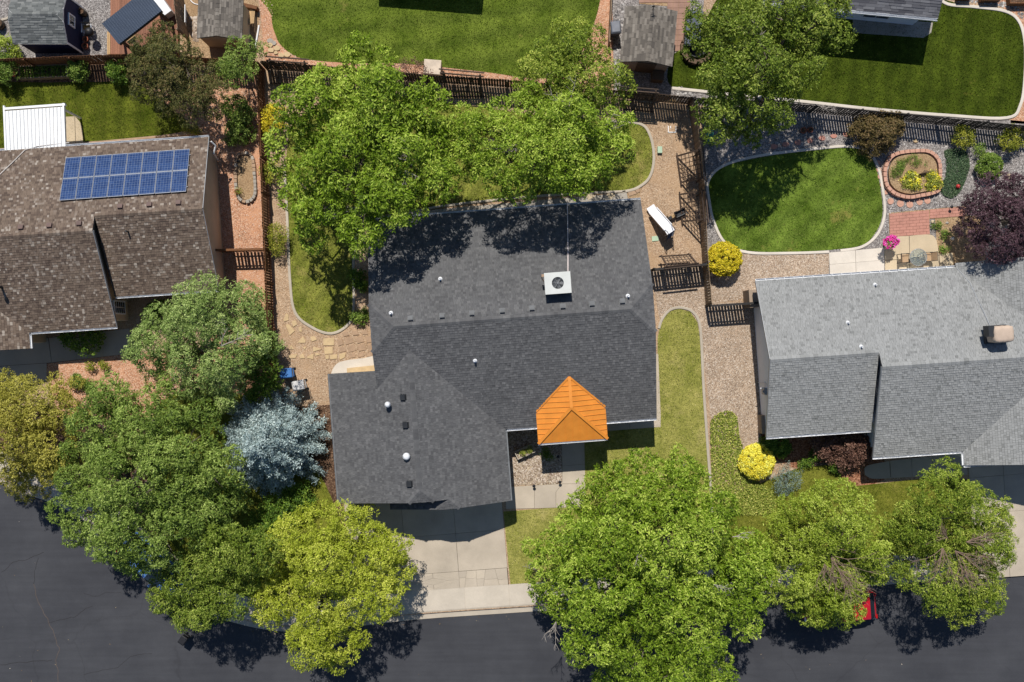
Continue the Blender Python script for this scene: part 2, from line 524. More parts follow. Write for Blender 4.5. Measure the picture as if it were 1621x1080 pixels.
# footway slabs, one object each, with open joints
def along(line, s):
    acc = 0
    for i in range(len(KW) - 1):
        L = (KW[i+1] - KW[i]).length
        if acc + L >= s: return line[i].lerp(line[i+1], (s - acc) / L)
        acc += L
    return line[-1]
tot = sum((KW[i+1] - KW[i]).length for i in range(len(KW) - 1))
s = 7.0
while s < tot - 7.0:
    e = s + 2.7
    fr4 = [s + 0.008 + (e - s - 0.016)*k/4 for k in range(5)]
    q = [along(i0, x) for x in fr4] + [along(i1, x) for x in reversed(fr4)]
    m = MB(); m.prism([p.xy for p in q], -0.02, 0.022 + rng.uniform(-0.003, 0.003))
    m.build('concrete_slab', MAT['walk'], sidewalk)
    s = e
# open cracks in the asphalt
for pts, w, key in (([(52,925),(57,950),(68,972),(75,985),(82,1000),(88,1018),(93,1030),(87,1047),(90,1062),(91,1095)], 0.032, 'crack_tan'),
                    ([(75,988),(95,982),(115,978),(135,965),(150,960)], 0.03, 'dirt2'),
                    ([(0,1054),(30,1050),(60,1048),(88,1046)], 0.035, 'dirt2'),
                    ([(0,908),(20,890),(38,887),(58,880),(70,872)], 0.03, 'dirt2'),
                    ([(130,1070),(160,1062),(185,1058),(205,1040),(250,1034)], 0.025, 'dirt2'),
                    ([(52,925),(54,900),(60,880)], 0.03, 'dirt2'), ([(130,940),(150,945),(165,940),(200,938)], 0.02, 'dirt2')):
    if 'crack_tan' not in MAT: MAT['crack_tan'] = m_plain('crack_tan', A(104,90,80), 0.9)
    if 'dirt2' not in MAT: MAT['dirt2'] = m_plain('crack_fill', A(52,50,52), 0.9)
    q = []
    for i in range(len(pts) - 1):
        for k in range(4):
            f = k / 4
            q.append((pts[i][0]*(1-f) + pts[i+1][0]*f + rng.uniform(-1, 1), pts[i][1]*(1-f) + pts[i+1][1]*f + rng.uniform(-1, 1)))
    ribbon('crack', q, w, -0.14, -0.1265, MAT[key], street)

# ---- gravel and soil areas
def gsheet(name, pts, key, z=0.004, smooth=False):
    return sheet(name, pts, z, MAT[key], 0.02, None, 'structure', smooth)
gsheet('side_yard_gravel', [(300,120),(420,105),(428,310),(441,600),(420,700),(330,700),(330,240),(200,225),(200,212)], 'pink_gravel')
gsheet('front_bed_gravel', [(72,574),(250,556),(330,560),(330,660),(90,660)], 'pink_gravel', 0.008)
gsheet('patio_gravel', [(-120,-60),(180,-60),(180,96),(-120,104)], 'gray_gravel')
gsheet('fence_bed_soil', [(-120,104),(240,98),(300,104),(300,140),(-120,138)], 'mulch', 0.008)
gsheet('shed_yard_dirt', [(285,-60),(408,-60),(410,40),(405,100),(290,100)], 'dirt')
gsheet('border_gravel', [(405,-60),(1000,-60),(985,60),(965,152),(700,125),(420,106)], 'pink_gravel', 0.008)
gsheet('shed_gravel', [(968,-60),(1120,-60),(1100,165),(972,152)], 'gray_gravel', 0.012)
gsheet('back_gravel', [(1112,170),(1300,180),(1760,222),(1760,470),(1190,470),(1117,482)], 'gray_gravel')
gsheet('tree_bed_gravel', [(1064,140),(1110,146),(1300,162),(1620,192),(1760,205),(1760,222),(1300,182),(1090,166)], 'gray_gravel', 0.006)
gsheet('planter_yard_gravel', [(1470,-60),(1760,-60),(1760,205),(1600,195),(1600,20)], 'pink_gravel', 0.006)
gsheet('side_gravel', [(1030,428),(1116,420),(1118,480),(1205,478),(1222,760),(1180,740),(1128,680),(1112,560),(1100,500),(1075,494),(1045,510)], 'pebble_gravel', 0.006)
gsheet('walk_gravel', [(1122,390),(1180,402),(1312,400),(1312,445),(1190,470),(1120,482)], 'pebble_gravel', 0.010)
gsheet('courtyard_stones', [(790,640),(893,640),(893,766),(800,770)], 'cobble', 0.008)
gsheet('shrub_bed_soil', [(1200,660),(1400,650),(1400,760),(1370,772),(1345,768),(1310,735),(1265,745),(1210,720)], 'red_mulch', 0.008)
gsheet('patio_bed_soil', [(1480,346),(1560,340),(1560,425),(1486,430)], 'dirt', 0.008)
gsheet('corner_soil', [(-150,640),(330,650),(540,640),(548,940),(440,960),(350,935),(240,855),(120,775),(0,728),(-150,660)], 'mulch', 0.006)

# ---- lawns, each with its own blades
LAWNS = {}
def lawn(pts, key, dens=270, h=0.055, smooth=True, z=0.016, skip=None):
    q = catmull(pts, 5) if smooth else pts
    o = sheet('lawn', q, z, MAT[key], 0.03, None, 'structure')
    poly = pix(q, z)
    p = sample(poly, dens * (np.ptp(np.array(poly)[:,0]) * np.ptp(np.array(poly)[:,1])))
    if skip is not None:
        for sk in skip: p = p[~inside(p, pix(sk))]
    n = len(p)
    an = nrg.random(n) * 6.283; tl = nrg.random(n) * 6.283
    hh = h * (0.6 + 0.8 * nrg.random(n)); w = 0.012 + 0.020 * nrg.random(n); ln = 0.3 + 0.7 * nrg.random(n)
    v = np.zeros((n, 3, 3))
    base = np.c_[p, np.full(n, z - 0.004)]
    dx = np.c_[np.cos(an), np.sin(an), np.zeros(n)] * w[:, None]
    v[:, 0] = base - dx; v[:, 1] = base + dx
    v[:, 2] = base + np.c_[np.cos(tl) * hh * ln, np.sin(tl) * hh * ln, hh]
    me = np_mesh('grass_blades', v.reshape(-1, 3), np.arange(n * 3).reshape(-1, 3), BL[key])
    g = link('grass_blades', me, o); g['kind'] = 'stuff'
    return o
L_NORTH = [(432,-60),(430,25),(436,55),(448,75),(480,93),(560,100),(640,101),(760,113),(850,124),(900,110),(935,50),(950,0),(956,-60)]
L_WEST = [(-150,133),(60,131),(150,130),(215,133),(262,165),(300,198),(270,212),(140,224),(-150,240)]
L_BACK = [(452,270),(470,190),(560,155),(720,165),(850,182),(960,190),(1010,196),(1028,215),(1034,250),(1027,280),(1008,297),(970,303),(850,309),
          (720,322),(640,335),(572,352),(559,400),(558,485),(550,513),(525,526),(495,518),(468,494),(459,440),(455,350)]
L_STRIP = [(1041,535),(1047,507),(1060,493),(1076,489),(1093,494),(1104,510),(1109,540),(1113,620),(1120,720),(1126,800),(1128,900),(980,914),(808,925),(797,810),(850,806),(920,800),(922,740),(920,680),(1035,676),(1042,640),(1041,580)]
L_EAST = [(1122,288),(1145,265),(1200,250),(1280,239),(1340,234),(1370,241),(1386,264),(1394,300),(1397,340),(1385,370),(1362,389),(1310,396),(1250,399),(1185,397),(1150,383),(1132,350),(1124,315)]
L_NE = [(1064,90),(1100,60),(1180,-60),(1300,-60),(1480,-5),(1540,11),(1590,19),(1612,36),(1620,70),(1620,120),(1613,165),(1592,185),(1500,181),(1380,171),(1270,159),(1150,147),(1064,138)]
L_FRONT = [(1128,800),(1180,775),(1260,742),(1310,736),(1350,770),(1480,756),(1535,760),(1542,895),(1300,912),(1128,904)]
L_CORNER = [(250,640),(420,640),(530,800),(545,940),(450,965),(360,940),(250,860)]
lawn(L_NORTH, 'lawn_north')
lawn(L_WEST, 'lawn_west')
lawn(L_BACK, 'lawn_mid', 300)
lawn(L_STRIP, 'lawn_dry', 300, smooth=False)
lawn(L_EAST, 'lawn_east')
lawn(L_NE, 'lawn_rich')
lawn(L_FRONT, 'lawn_front', 300, smooth=False)
lawn(L_CORNER, 'lawn_front', 150)

# ---- poured edging
def edging(pts, key='kerb', w=0.16, n=6, closed=False):
    return ribbon('lawn_edging', catmull(pts, n, closed), w, -0.05, 0.075, MAT[key], None, closed)
edging([(450,262),(453,310),(455,350),(459,440),(467,494),(495,519),(525,528),(550,515),(560,490),(560,410),(567,362)])
edging([(960,192),(1012,196),(1029,215),(1035,250),(1028,281),(1008,298),(985,304)])
edging([(1043,520),(1048,505),(1060,491),(1076,487),(1094,492),(1106,508),(1110,540),(1114,620),(1121,720),(1126,790),(1129,890)])
edging([(1312,399),(1250,401),(1185,400),(1149,386),(1130,352),(1122,316),(1121,287),(1144,263),(1200,247),(1280,237),(1340,232),(1372,239),(1389,263),(1397,300),(1400,340),(1388,372),(1364,391),(1330,397)], 'white_concrete')
edging([(1480,-8),(1500,7),(1540,11),(1590,18),(1613,35),(1622,70),(1622,120),(1615,166),(1593,187),(1500,183),(1380,173),(1270,161),(1150,149),(1064,140)], 'white_concrete', 0.18)
edging([(990,303),(850,311),(720,324),(660,334)], 'kerb', 0.14)
edging([(-60,240),(60,234),(140,227),(270,215),(330,209)], 'flag_red', 0.14)
edging([(-30,58),(0,34),(16,26),(45,-10)], 'kerb', 0.14)

# ---- poured concrete, split into slabs by open joints
def slabs(name, quads, key, z=0.05, parent_key='dark_joint', outline=None, piece='concrete_slab', gap=0.009):
    """outline: photo-pixel outline of the bed; quads: corner lists of each slab"""
    o = sheet(name, outline, z - 0.03, MAT[parent_key], 0.08)
    for q in quads:
        w = [Vector((*p, 0)) for p in pix(q, z)]
        c = sum(w, Vector()) / len(w)
        # shrink each slab by the joint
        w2 = []
        for i in range(len(w)):
            d = (c - w[i]); w2.append(w[i] + d.normalized() * gap * 1.3)
        m = MB(); m.prism([p.xy for p in w2], z - 0.045, z + rng.uniform(-0.002, 0.002))
        m.build(piece, MAT[key], o)
    return o
def grid(c00, c10, c11, c01, us, vs):
    """split a quad into cells; us, vs: cut fractions"""
    def pt(u, v):
        a = (c00[0]*(1-u)+c10[0]*u, c00[1]*(1-u)+c10[1]*u); b = (c01[0]*(1-u)+c11[0]*u, c01[1]*(1-u)+c11[1]*u)
        return (a[0]*(1-v)+b[0]*v, a[1]*(1-v)+b[1]*v)
    return [[pt(us[i], vs[j]), pt(us[i+1], vs[j]), pt(us[i+1], vs[j+1]), pt(us[i], vs[j+1])]
            for j in range(len(vs)-1) for i in range(len(us)-1)]
D = ((545,797), (793,775), (805.5,926), (556,944))
drv = slabs('driveway', grid(*D, [0, 0.36, 0.69, 1], [0, 0.42, 0.82]) , 'concrete', 0.03, outline=[D[0], D[1], D[2], D[3]])
# stamped band of lozenges and bars across the foot of the driveway
for q in grid(*D, [0, 0.36, 0.69, 1], [0.82, 0.84, 0.985, 1.0]):
    pass
band = []
def dpt(u, v):
    return grid(*D, [0, u, 1], [0, v, 1])[0][2] if 0 < u < 1 and 0 < v < 1 else None
def cell(u0, v0, u1, v1): return [dpt(u0, v0), dpt(u1, v0), dpt(u1, v1), dpt(u0, v1)]
def tri_fill(cells):
    for q in cells:
        w = [Vector((*p, 0)) for p in pix(q, 0.03)]
        c = sum(w, Vector()) / len(w)
        m = MB(); m.prism([(p + (c - p).normalized() * 0.007).xy for p in w], -0.015, 0.03 + rng.uniform(-0.002, 0.001))
        m.build('stamped_panel', MAT['concrete'], drv)
E = 0.003
cells = []
for (u0, u1) in ((E, 0.36), (0.36, 0.69)):
    um = (u0 + u1) / 2; va, vb, vm = 0.822, 0.995, 0.908; d = 0.30
    A1, B1, C1, D1 = (u0, vm), (um, va + 0.01), (u1, vm), (um, vb - 0.01)
    a2, b2, c2, d2 = (u0 + (um-u0)*0.45, vm), (um, va + 0.05), (u1 - (u1-um)*0.45, vm), (um, vb - 0.05)
    T = lambda *q: [dpt(*p) for p in q]
    cells += [T((u0, va), (um, va), B1, A1), T((um, va), (u1, va), C1, B1), T((u0, vb), A1, D1, (um, vb)), T((um, vb), D1, C1, (u1, vb))]
    cells += [T(A1, B1, b2, a2), T(B1, C1, c2, b2), T(C1, D1, d2, c2), T(D1, A1, a2, d2), T(a2, b2, c2, d2)]
u0, u1, va, vb = 0.69, 1 - E, 0.822, 0.995
cuts = [(0.69, 0.69), (0.74, 0.72), (0.80, 0.80), (0.86, 0.84), (0.92, 0.94), (1 - E, 1 - E)]
for i in range(5):
    (ta, ba), (tb, bb) = cuts[i], cuts[i+1]
    vm = va + (0.4 + 0.07*i) * (vb - va); k = (vm - va) / (vb - va)
    ma, mb = ta + (ba-ta)*k, tb + (bb-tb)*k
    cells += [[dpt(ta, va), dpt(tb, va), dpt(mb, vm), dpt(ma, vm)], [dpt(ma, vm), dpt(mb, vm), dpt(bb, vb), dpt(ba, vb)]]
tri_fill(cells)
slabs('front_walk', [[(888,640),(925,637),(925,700),(889,702)], [(889,702),(925,700),(926,735),(890,738)], [(890,738),(926,735),(926.5,766),(890,766)],
                     [(890,766),(926.5,766),(927,803),(880,804),(880,779)], [(846,768.5),(890,766),(880,779),(880,804),(846,805)], [(800,771),(846,768.5),(846,805),(801,806)]],
      'concrete', 0.045, outline=[(888,640),(925,637),(927,803),(801,806),(800,771),(890,766)])
slabs('house_walk', grid((915,662), (1046,652), (1046,676), (918,686), [0, 0.33, 0.62, 1], [0, 1]), 'concrete', 0.04, outline=[(915,662),(1046,652),(1046,676),(918,686)])
slabs('side_walk', [[(1036,560),(1042,560),(1046,660),(1038,662)]], 'concrete', 0.035, outline=[(1036,560),(1042,560),(1046,660),(1038,662)])
slabs('rear_walk', grid((640,336), (992,305), (1000,340), (640,372), [0, .17, .34, .5, .67, .84, 1], [0, 1]), 'grey_concrete', 0.04, outline=[(640,336),(992,305),(1000,340),(640,372)])
slabs('side_patio', [catmull([(527,596),(526,586),(534,575),(550,570),(575,567),(600,565),(600,600),(560,600)], 3)], 'white_concrete', 0.05, outline=[(530,598),(528,586),(536,577),(598,568),(598,598)])
slabs('garden_walk', grid((1312,400), (1400,392), (1400,436), (1314,442), [0, 0.48, 1], [0, 0.45, 1]), 'white_concrete', 0.05, outline=[(1312,400),(1400,392),(1400,436),(1314,442)])
slabs('table_patio', [catmull([(1401,412),(1400,388),(1408,376),(1439,373.5)], 4, False) + [(1440,410)], [(1439.6,373.5)] + catmull([(1439.6,373.3),(1470,371),(1481,377),(1485,392),(1486,404)], 4, False)[1:] + [(1440,409)],
                      [(1401,412.5),(1440,410),(1440,445),(1401,447)], [(1440.5,409.5),(1486,404.5),(1488,440),(1440.5,444)], [(1487,402),(1497,401),(1499,440),(1489,441)], [(1497.5,401),(1508,400),(1510,440),(1499.5,440)]],
      'patio', 0.05, outline=[(1402,440),(1402,388),(1410,378),(1470,373),(1480,380),(1485,402),(1507,402),(1508,438)])
slabs('neighbour_walk', [catmull([(1368,742),(1376,736),(1408,730)], 4, False) + [(1410,757)] + catmull([(1400,758),(1380,758),(1369,752)], 4, False)] + grid((1409,729.5), (1530,716), (1532,752), (1410.5,757), [0, .28, .55, .8, 1], [0, 1]),
      'concrete', 0.045, outline=[(1372,744),(1380,738),(1530,718),(1531,750),(1400,756),(1374,752)])
slabs('neighbour_driveway', grid((1531,712), (1780,690), (1790,900), (1545,917), [0, .22, .6, 1], [0, .22, .5, .78, 1]), 'concrete', 0.03, outline=[(1531,712),(1780,690),(1790,900),(1545,917)])
slabs('corner_driveway', grid((-150,560), (76,535), (82,574), (-150,590), [0, .5, 1], [0, 1]) + grid((-150,590), (74,575), (74,603), (-150,660), [0, .5, .72, 1], [0, 1]) + grid((77,535), (205,520), (205,560), (82,574), [0, .32, .66, 1], [0, 1]),
      'concrete', 0.04, outline=[(-150,560),(205,520),(205,560),(74,576),(74,603),(-150,660)])
slabs('back_patio', grid((40,188), (118,184), (120,236), (40,240), [0, .5, 1], [0, 1]) + [catmull([(118.5,184),(128,196),(131,212),(131,234)], 4, False) + [(120.5,235)]], 'patio', 0.05, outline=[(42,190),(118,186),(128,200),(129,232),(42,238)])

LIT = m_shingle('litter', [(0.0, A(96,78,58)), (0.5, A(150,126,92)), (0.9, A(190,172,140)), (1.0, A(235,232,226))], 0.1, 0.1)
def litter(label, pts, dens, r0, r1, z):
    poly = pix(pts); p = sample(poly, dens * (np.ptp(np.array(poly)[:,0]) * np.ptp(np.array(poly)[:,1]))); n = len(p)
    an = nrg.random(n)*6.283; r = r0 + (r1 - r0)*nrg.random(n)**2; v = np.empty((n, 4, 3))
    for k, (f, q) in enumerate(((0, 1.0), (1.4, .55), (3.14, 1.0), (4.6, .5))):
        v[:, k, 0] = p[:, 0] + np.cos(an + f)*r*q; v[:, k, 1] = p[:, 1] + np.sin(an + f)*r*q; v[:, k, 2] = z + 0.012*nrg.random(n)
    o = link('leaf_litter', np_mesh('leaf_litter', v.reshape(-1, 3), np.arange(n*4).reshape(-1, 4), LIT)); tag(o, label, 'litter', None, 'stuff')
gut = [(KERB[i][0], KERB[i][1] + 1) for i in range(0, len(KERB), 3) if -40 < KERB[i][0] < 1680]
litter('dry leaf litter lying along the street gutter', gut + [(x, y + 9) for x, y in reversed(gut)], 7.0, 0.02, 0.06, -0.118)
litter('scattered pale flecks on the dark street', [(0,790),(60,830),(160,880),(240,960),(330,1010),(450,1020),(680,995),(1000,975),(1400,945),(1621,925),(1621,1090),(0,1090)], 0.22, 0.015, 0.05, -0.126)
# ------------------------------------------------------------------ house building kit
class Frame:
    def __init__(s, ox, oy, deg):
        s.o = Vector((ox, oy, 0)); a = math.radians(deg); s.a = a
        s.x = Vector((math.cos(a), math.sin(a), 0)); s.y = Vector((-math.sin(a), math.cos(a), 0))
    def __call__(s, u, v, z=0.0):
        return s.o + s.x*u + s.y*v + Vector((0, 0, z))

def pnormal(poly):
    n = Vector((0, 0, 0))
    for i in range(len(poly)):
        a, b = poly[i], poly[(i+1) % len(poly)]
        n += Vector(((a.y-b.y)*(a.z+b.z), (a.z-b.z)*(a.x+b.x), (a.x-b.x)*(a.y+b.y)))
    n.normalize()
    return n if n.z > 0 else -n

def onroof(px, py, poly):
    """point of the roof plane seen at this photo pixel"""
    n = pnormal(poly); c = Vector((0, 0, CAM_H)); d = P(px, py, 0) - c
    k = n.dot(poly[0] - c) / n.dot(d)
    return c + d * k

def shingles(planes, mat, parent, expo=0.145, wmin=0.16, wmax=0.42, seed=1, lift=0.026, name='shingles'):
    r = random.Random(seed); vs = []; fs = []
    for poly in planes:
        n = pnormal(poly)
        down = Vector((n.x, n.y, 0)).normalized(); down = (down - n * down.dot(n)).normalized()
        up = -down; h = n.cross(up).normalized()
        o = Vector((0, 0, 0))
        pts = [(p.dot(h), p.dot(up)) for p in poly]; base = poly[0].dot(n)
        vmin = min(p[1] for p in pts); vmax = max(p[1] for p in pts)
        def span(v):
            xs = []
            for i in range(len(pts)):
                (x0, y0), (x1, y1) = pts[i], pts[(i+1) % len(pts)]
                if abs(y0 - y1) < 1e-9: continue
                lo, hi = min(y0, y1), max(y0, y1)
                if lo - 1e-7 <= v <= hi + 1e-7: xs.append(x0 + (x1-x0)*(v-y0)/(y1-y0))
            return (min(xs), max(xs)) if xs else None
        at = lambda x, y, d: h*x + up*y + n*(base + d)
        g0 = math.floor(vmin / expo) * expo
        row = g0
        while row < vmax - 0.004:
            v0 = max(row, vmin) + (0.0005 if row < vmin else 0); v1 = min(row + expo, vmax)
            if v1 - v0 > 0.01:
                s0, s1 = span(v0 + 1e-5), span(v1 - 1e-5)
                if s0 and s1:
                    l = max(s0[0], s1[0]); rr = min(s0[1], s1[1])
                    cuts = []; x = l - r.uniform(0, wmax)
                    while x < rr:
                        if x > l + 0.05 and x < rr - 0.05: cuts.append(x)
                        x += r.uniform(wmin, wmax)
                    L = [(s0[0], s1[0])] + [(q, q) for q in cuts] + [(s0[1], s1[1])]
                    for i in range(len(L) - 1):
                        a0, a1 = L[i]; b0, b1 = L[i+1]
                        if b0 - a0 < 0.004 and b1 - a1 < 0.004: continue
                        t0 = lift * r.choice((0.35, 0.9, 1.0)); b = len(vs); dv = r.uniform(-0.008, 0.004)
                        gp = 0.004
                        vs += [at(a0+gp, v0+dv, t0), at(b0-gp, v0+dv, t0), at(b1-gp, v1, 0.002), at(a1+gp, v1, 0.002), at(a0+gp, v0+dv, 0), at(b0-gp, v0+dv, 0)]
                        fs += [(b, b+1, b+2, b+3), (b+4, b+5, b+1, b)]
            row += expo
    me = bpy.data.meshes.new(name)
    off = origin(parent)
    me.from_pydata([tuple(v - off) for v in vs], [], fs); me.materials.append(mat); me.update()
    o = link(name, me, parent); o['kind'] = 'stuff'
    return o

def deck(planes, mat, parent, th=0.16, name='roof'):
    m = MB()
    for poly in planes:
        n = pnormal(poly); p = list(poly)
        if sum((p[i].x*p[(i+1)%len(p)].y - p[(i+1)%len(p)].x*p[i].y) for i in range(len(p))) < 0: p.reverse()
        top = [q - Vector((0,0,0.006)) for q in p]; bot = [q - Vector((0,0,th)) for q in p]; k = len(p)
        m.add(top + bot, [tuple(range(k)), tuple(reversed(range(k, 2*k)))] + [(i, k+i, k+(i+1)%k, (i+1)%k) for i in range(k)])
    return m.build(name, mat, parent)

def caps(lines, mat, parent, w=0.15, step=0.2, name='ridge_caps'):
    """lines: (A, B, planeL, planeR) -> overlapping bent cap shingles"""
    m = MB()
    for A_, B_, p1, p2 in lines:
        t = (B_ - A_); L = t.length; t.normalize()
        sides = []
        for pl in (p1, p2):
            nn = pnormal(pl); sdir = nn.cross(t).normalized()
            cen = sum(pl, Vector()) / len(pl)
            if sdir.dot(cen - A_) < 0: sdir = -sdir
            sides.append((sdir, nn))
        k = max(1, int(L / step))
        for i in range(k):
            a = A_ + t * (L * i / k); b = A_ + t * (L * (i + 1) / k)
            h0, h1 = 0.040, 0.020
            vs = [a + Vector((0,0,h0)), b + Vector((0,0,h1))]
            for sdir, nn in sides:
                vs += [a + sdir*w + nn*h0*0.7, b + sdir*w + nn*h1*0.7]
            e = [a + sides[0][0]*w, a, a + sides[1][0]*w]
            m.add(vs + e, [(0,1,3,2), (0,4,5,1), (0,2,6,7), (0,7,8,4)])
    o = m.build(name, mat, parent); o['kind'] = 'stuff'
    return o

def gutter(parent, A_, B_, out, mat, size=0.13, name='gutter', brackets=0):
    d = Vector(out).normalized() * size * 0.55
    m = MB(); a, b = A_ + d + Vector((0,0,-0.07)), B_ + d + Vector((0,0,-0.07))
    t = (b - a).normalized(); s = Vector(out).normalized() * size / 2
    z = Vector((0, 0, size * 0.45))
    # open trough: back, floor and front lip
    m.obox((a+b)/2 - s*0.9, t*(b-a).length/2, s*0.1, z)
    m.obox((a+b)/2 + s*0.9, t*(b-a).length/2, s*0.1, z)
    m.obox((a+b)/2 - z*0.92, t*(b-a).length/2, s*0.8, z*0.08)
    o = m.build(name, mat, parent)
    if brackets:
        L = (b - a).length; k = int(L / brackets)
        for i in range(k + 1):
            mm = MB(); mm.obox(a + t*(L*i/max(k,1)) + z*0.95, t*0.02, s*1.02, z*0.1)
            mm.build('bracket', mat, o)
    return o

def walls(fr, rects, top, mat, parent, name='wall'):
    for (u0, v0, u1, v1) in rects:
        m = MB(); m.prism([fr(u0,v0).xy, fr(u1,v0).xy, fr(u1,v1).xy, fr(u0,v1).xy], -0.05, top)
        m.build(name, mat, parent)

def gable(fr, u, prof, mat, parent, th=0.14, axis='u', name='gable'):
    """upright wall piece in the plane u = const (or v = const)"""
    f = (lambda a, b, z: fr(a, b, z)) if axis == 'u' else (lambda a, b, z: fr(b, a, z))
    k = len(prof); m = MB()
    m.add([f(u - th/2, v, z) for v, z in prof] + [f(u + th/2, v, z) for v, z in prof],
          [tuple(range(k)), tuple(reversed(range(k, 2*k)))] + [(i, (i+1)%k, k+(i+1)%k, k+i) for i in range(k)])
    return m.build(name, mat, parent)

def window(fr, parent, u, v, z, w, h, nu, nv, frame_mat, glass_mat, cols=1, rows=1, name='window'):
    """window on a wall; (nu, nv) is the outward direction in house axes"""
    nrm = fr.x*nu + fr.y*nv; tx = Vector((-nrm.y, nrm.x, 0)); c = fr(u, v, z) + nrm*0.03
    m = MB()
    m.obox(c + nrm*0.01, tx*(w/2 - 0.01), nrm*0.012, Vector((0,0,h/2 - 0.01)))
    g = m.build(name, glass_mat, parent)
    f = MB()
    for s in (-1, 1):
        f.obox(c + tx*s*w/2, tx*0.045, nrm*0.05, Vector((0,0,h/2 + 0.045)))
        f.obox(c + Vector((0,0,s*h/2)), tx*(w/2 - 0.046), nrm*0.048, Vector((0,0,0.045)))
    for i in range(1, cols): f.obox(c + tx*(-w/2 + w*i/cols), tx*0.015, nrm*0.035, Vector((0,0,h/2 - 0.046)))
    for j in range(1, rows): f.obox(c + Vector((0,0,-h/2 + h*j/rows)), tx*(w/2 - 0.047), nrm*0.032, Vector((0,0,0.015)))
    f.build('frame', frame_mat, g)
    return g

MAT['white'] = m_plain('white_paint', (0.78, 0.78, 0.77), 0.5, 0, 0.05, 2.0)
MAT['white_metal'] = m_plain('white_metal', (0.74, 0.75, 0.76), 0.4, 0, 0.05, 2.0)
MAT['grey_metal'] = m_plain('grey_metal', (0.30, 0.31, 0.32), 0.45, 0.3, 0.1, 3.0)
MAT['slate_gutter'] = m_plain('slate_gutter', (0.16,0.17,0.18), 0.5)
MAT['vent_grey'] = m_plain('vent_grey', (0.10,0.105,0.11), 0.6)
MAT['dark_metal'] = m_plain('dark_metal', (0.03, 0.032, 0.035), 0.5, 0.2, 0.15, 3.0)
MAT['black'] = m_plain('black_plastic', (0.012, 0.012, 0.014), 0.5, 0, 0.2, 4.0)
MAT['glass'] = m_plain('window_glass', (0.02, 0.028, 0.035), 0.06, 0, 0.1, 0.5, 0.9)
MAT['stucco_tan'] = m_plain('stucco_tan', A(228,208,178), 0.9, 0, 0.08, 1.2, 0.2)
MAT['stucco_grey'] = m_plain('stucco_grey', (0.82,0.84,0.87), 0.9, 0, 0.05, 1.2, 0.2)
MAT['stucco_brown'] = m_plain('stucco_brown', A(178,158,138), 0.9, 0, 0.08, 1.2, 0.2)
MAT['navy'] = m_plain('navy_siding', A(46,50,84), 0.75, 0, 0.12, 2.0, 0.2)
K = srgb
MAT['sh_dark'] = m_shingle('shingle_charcoal', [(0.0, (0.080,0.080,0.082)), (0.25, (0.098,0.098,0.100)), (0.75, (0.112,0.112,0.113)), (1.0, (0.136,0.135,0.135))], 0.09, 0.2)
MAT['sh_grey'] = m_shingle('shingle_grey', [(0.0, (0.18,0.183,0.177)), (0.12, (0.238,0.241,0.234)), (0.5, (0.262,0.265,0.258)), (1.0, (0.29,0.293,0.285))], 0.05, 0.16)
MAT['sh_brown'] = m_shingle('shingle_brown', [(0.0, (0.088,0.064,0.051)), (0.2, (0.120,0.088,0.068)), (0.5, (0.150,0.113,0.086)), (0.76, (0.170,0.127,0.097)), (0.92, (0.215,0.175,0.143)), (1.0, (0.33,0.285,0.24))])
MAT['sh_shed'] = m_shingle('shingle_weathered', [(0.0, (0.090,0.080,0.070)), (0.5, (0.15,0.132,0.112)), (1.0, (0.23,0.205,0.175))])
MAT['sh_blue'] = m_shingle('shingle_slate', [(0.0, (0.085,0.090,0.088)), (0.5, (0.135,0.142,0.138)), (1.0, (0.20,0.205,0.195))])
MAT['sh_ne'] = m_shingle('shingle_dusk', [(0.0, (0.07,0.07,0.08)), (0.5, (0.115,0.115,0.125)), (1.0, (0.17,0.17,0.18))])
MAT['underlay'] = m_plain('roof_board', (0.05, 0.048, 0.046), 0.9)
MAT['orange'] = m_plain('orange_sheet_metal', (0.68, 0.245, 0.034), 0.45, 0.0, 0.10, 1.6, 0.4)
MAT['door'] = m_plain('panel_door', (0.55, 0.54, 0.52), 0.5)

def vent_box(parent, p, ang, poly, mat, size=0.30, h=0.16):
    """square roof vent with a sloping hood"""
    n = pnormal(poly); fx = Vector((math.cos(ang), math.sin(ang), 0)); fx = (fx - n*fx.dot(n)).normalized(); fy = n.cross(fx)
    m = MB(); s = size/2
    base = [p + fx*a*s*1.25 + fy*b*s*1.25 + n*0.02 for a, b in ((-1,-1),(1,-1),(1,1),(-1,1))]
    lo = [p + fx*a*s + fy*b*s + n*0.02 for a, b in ((-1,-1),(1,-1),(1,1),(-1,1))]
    hi = [p + fx*a*s*0.94 + fy*b*s*0.94 + n*(h if b < 0 else h*0.75) for a, b in ((-1,-1),(1,-1),(1,1),(-1,1))]
    m.add(base, [(0,1,2,3)])
    m.add(lo + hi, [(0,1,5,4),(1,2,6,5),(2,3,7,6),(3,0,4,7),(4,5,6,7)])
    m.obox(p + n*(h*0.86), fx*s*1.04, fy*s*1.04, n*0.012)
    return m.build('roof_vent', mat, parent)

def vent_pipe(parent, p, mat, r=0.055, h=0.38):
    m = MB(); m.lathe(p + Vector((0,0,-0.05)), [(r*2.6, 0), (r*2.2, 0.08), (r, 0.14), (r, h), (r*0.75, h), (r*0.75, h-0.05)], 10)
    return m.build('vent_pipe', mat, parent)

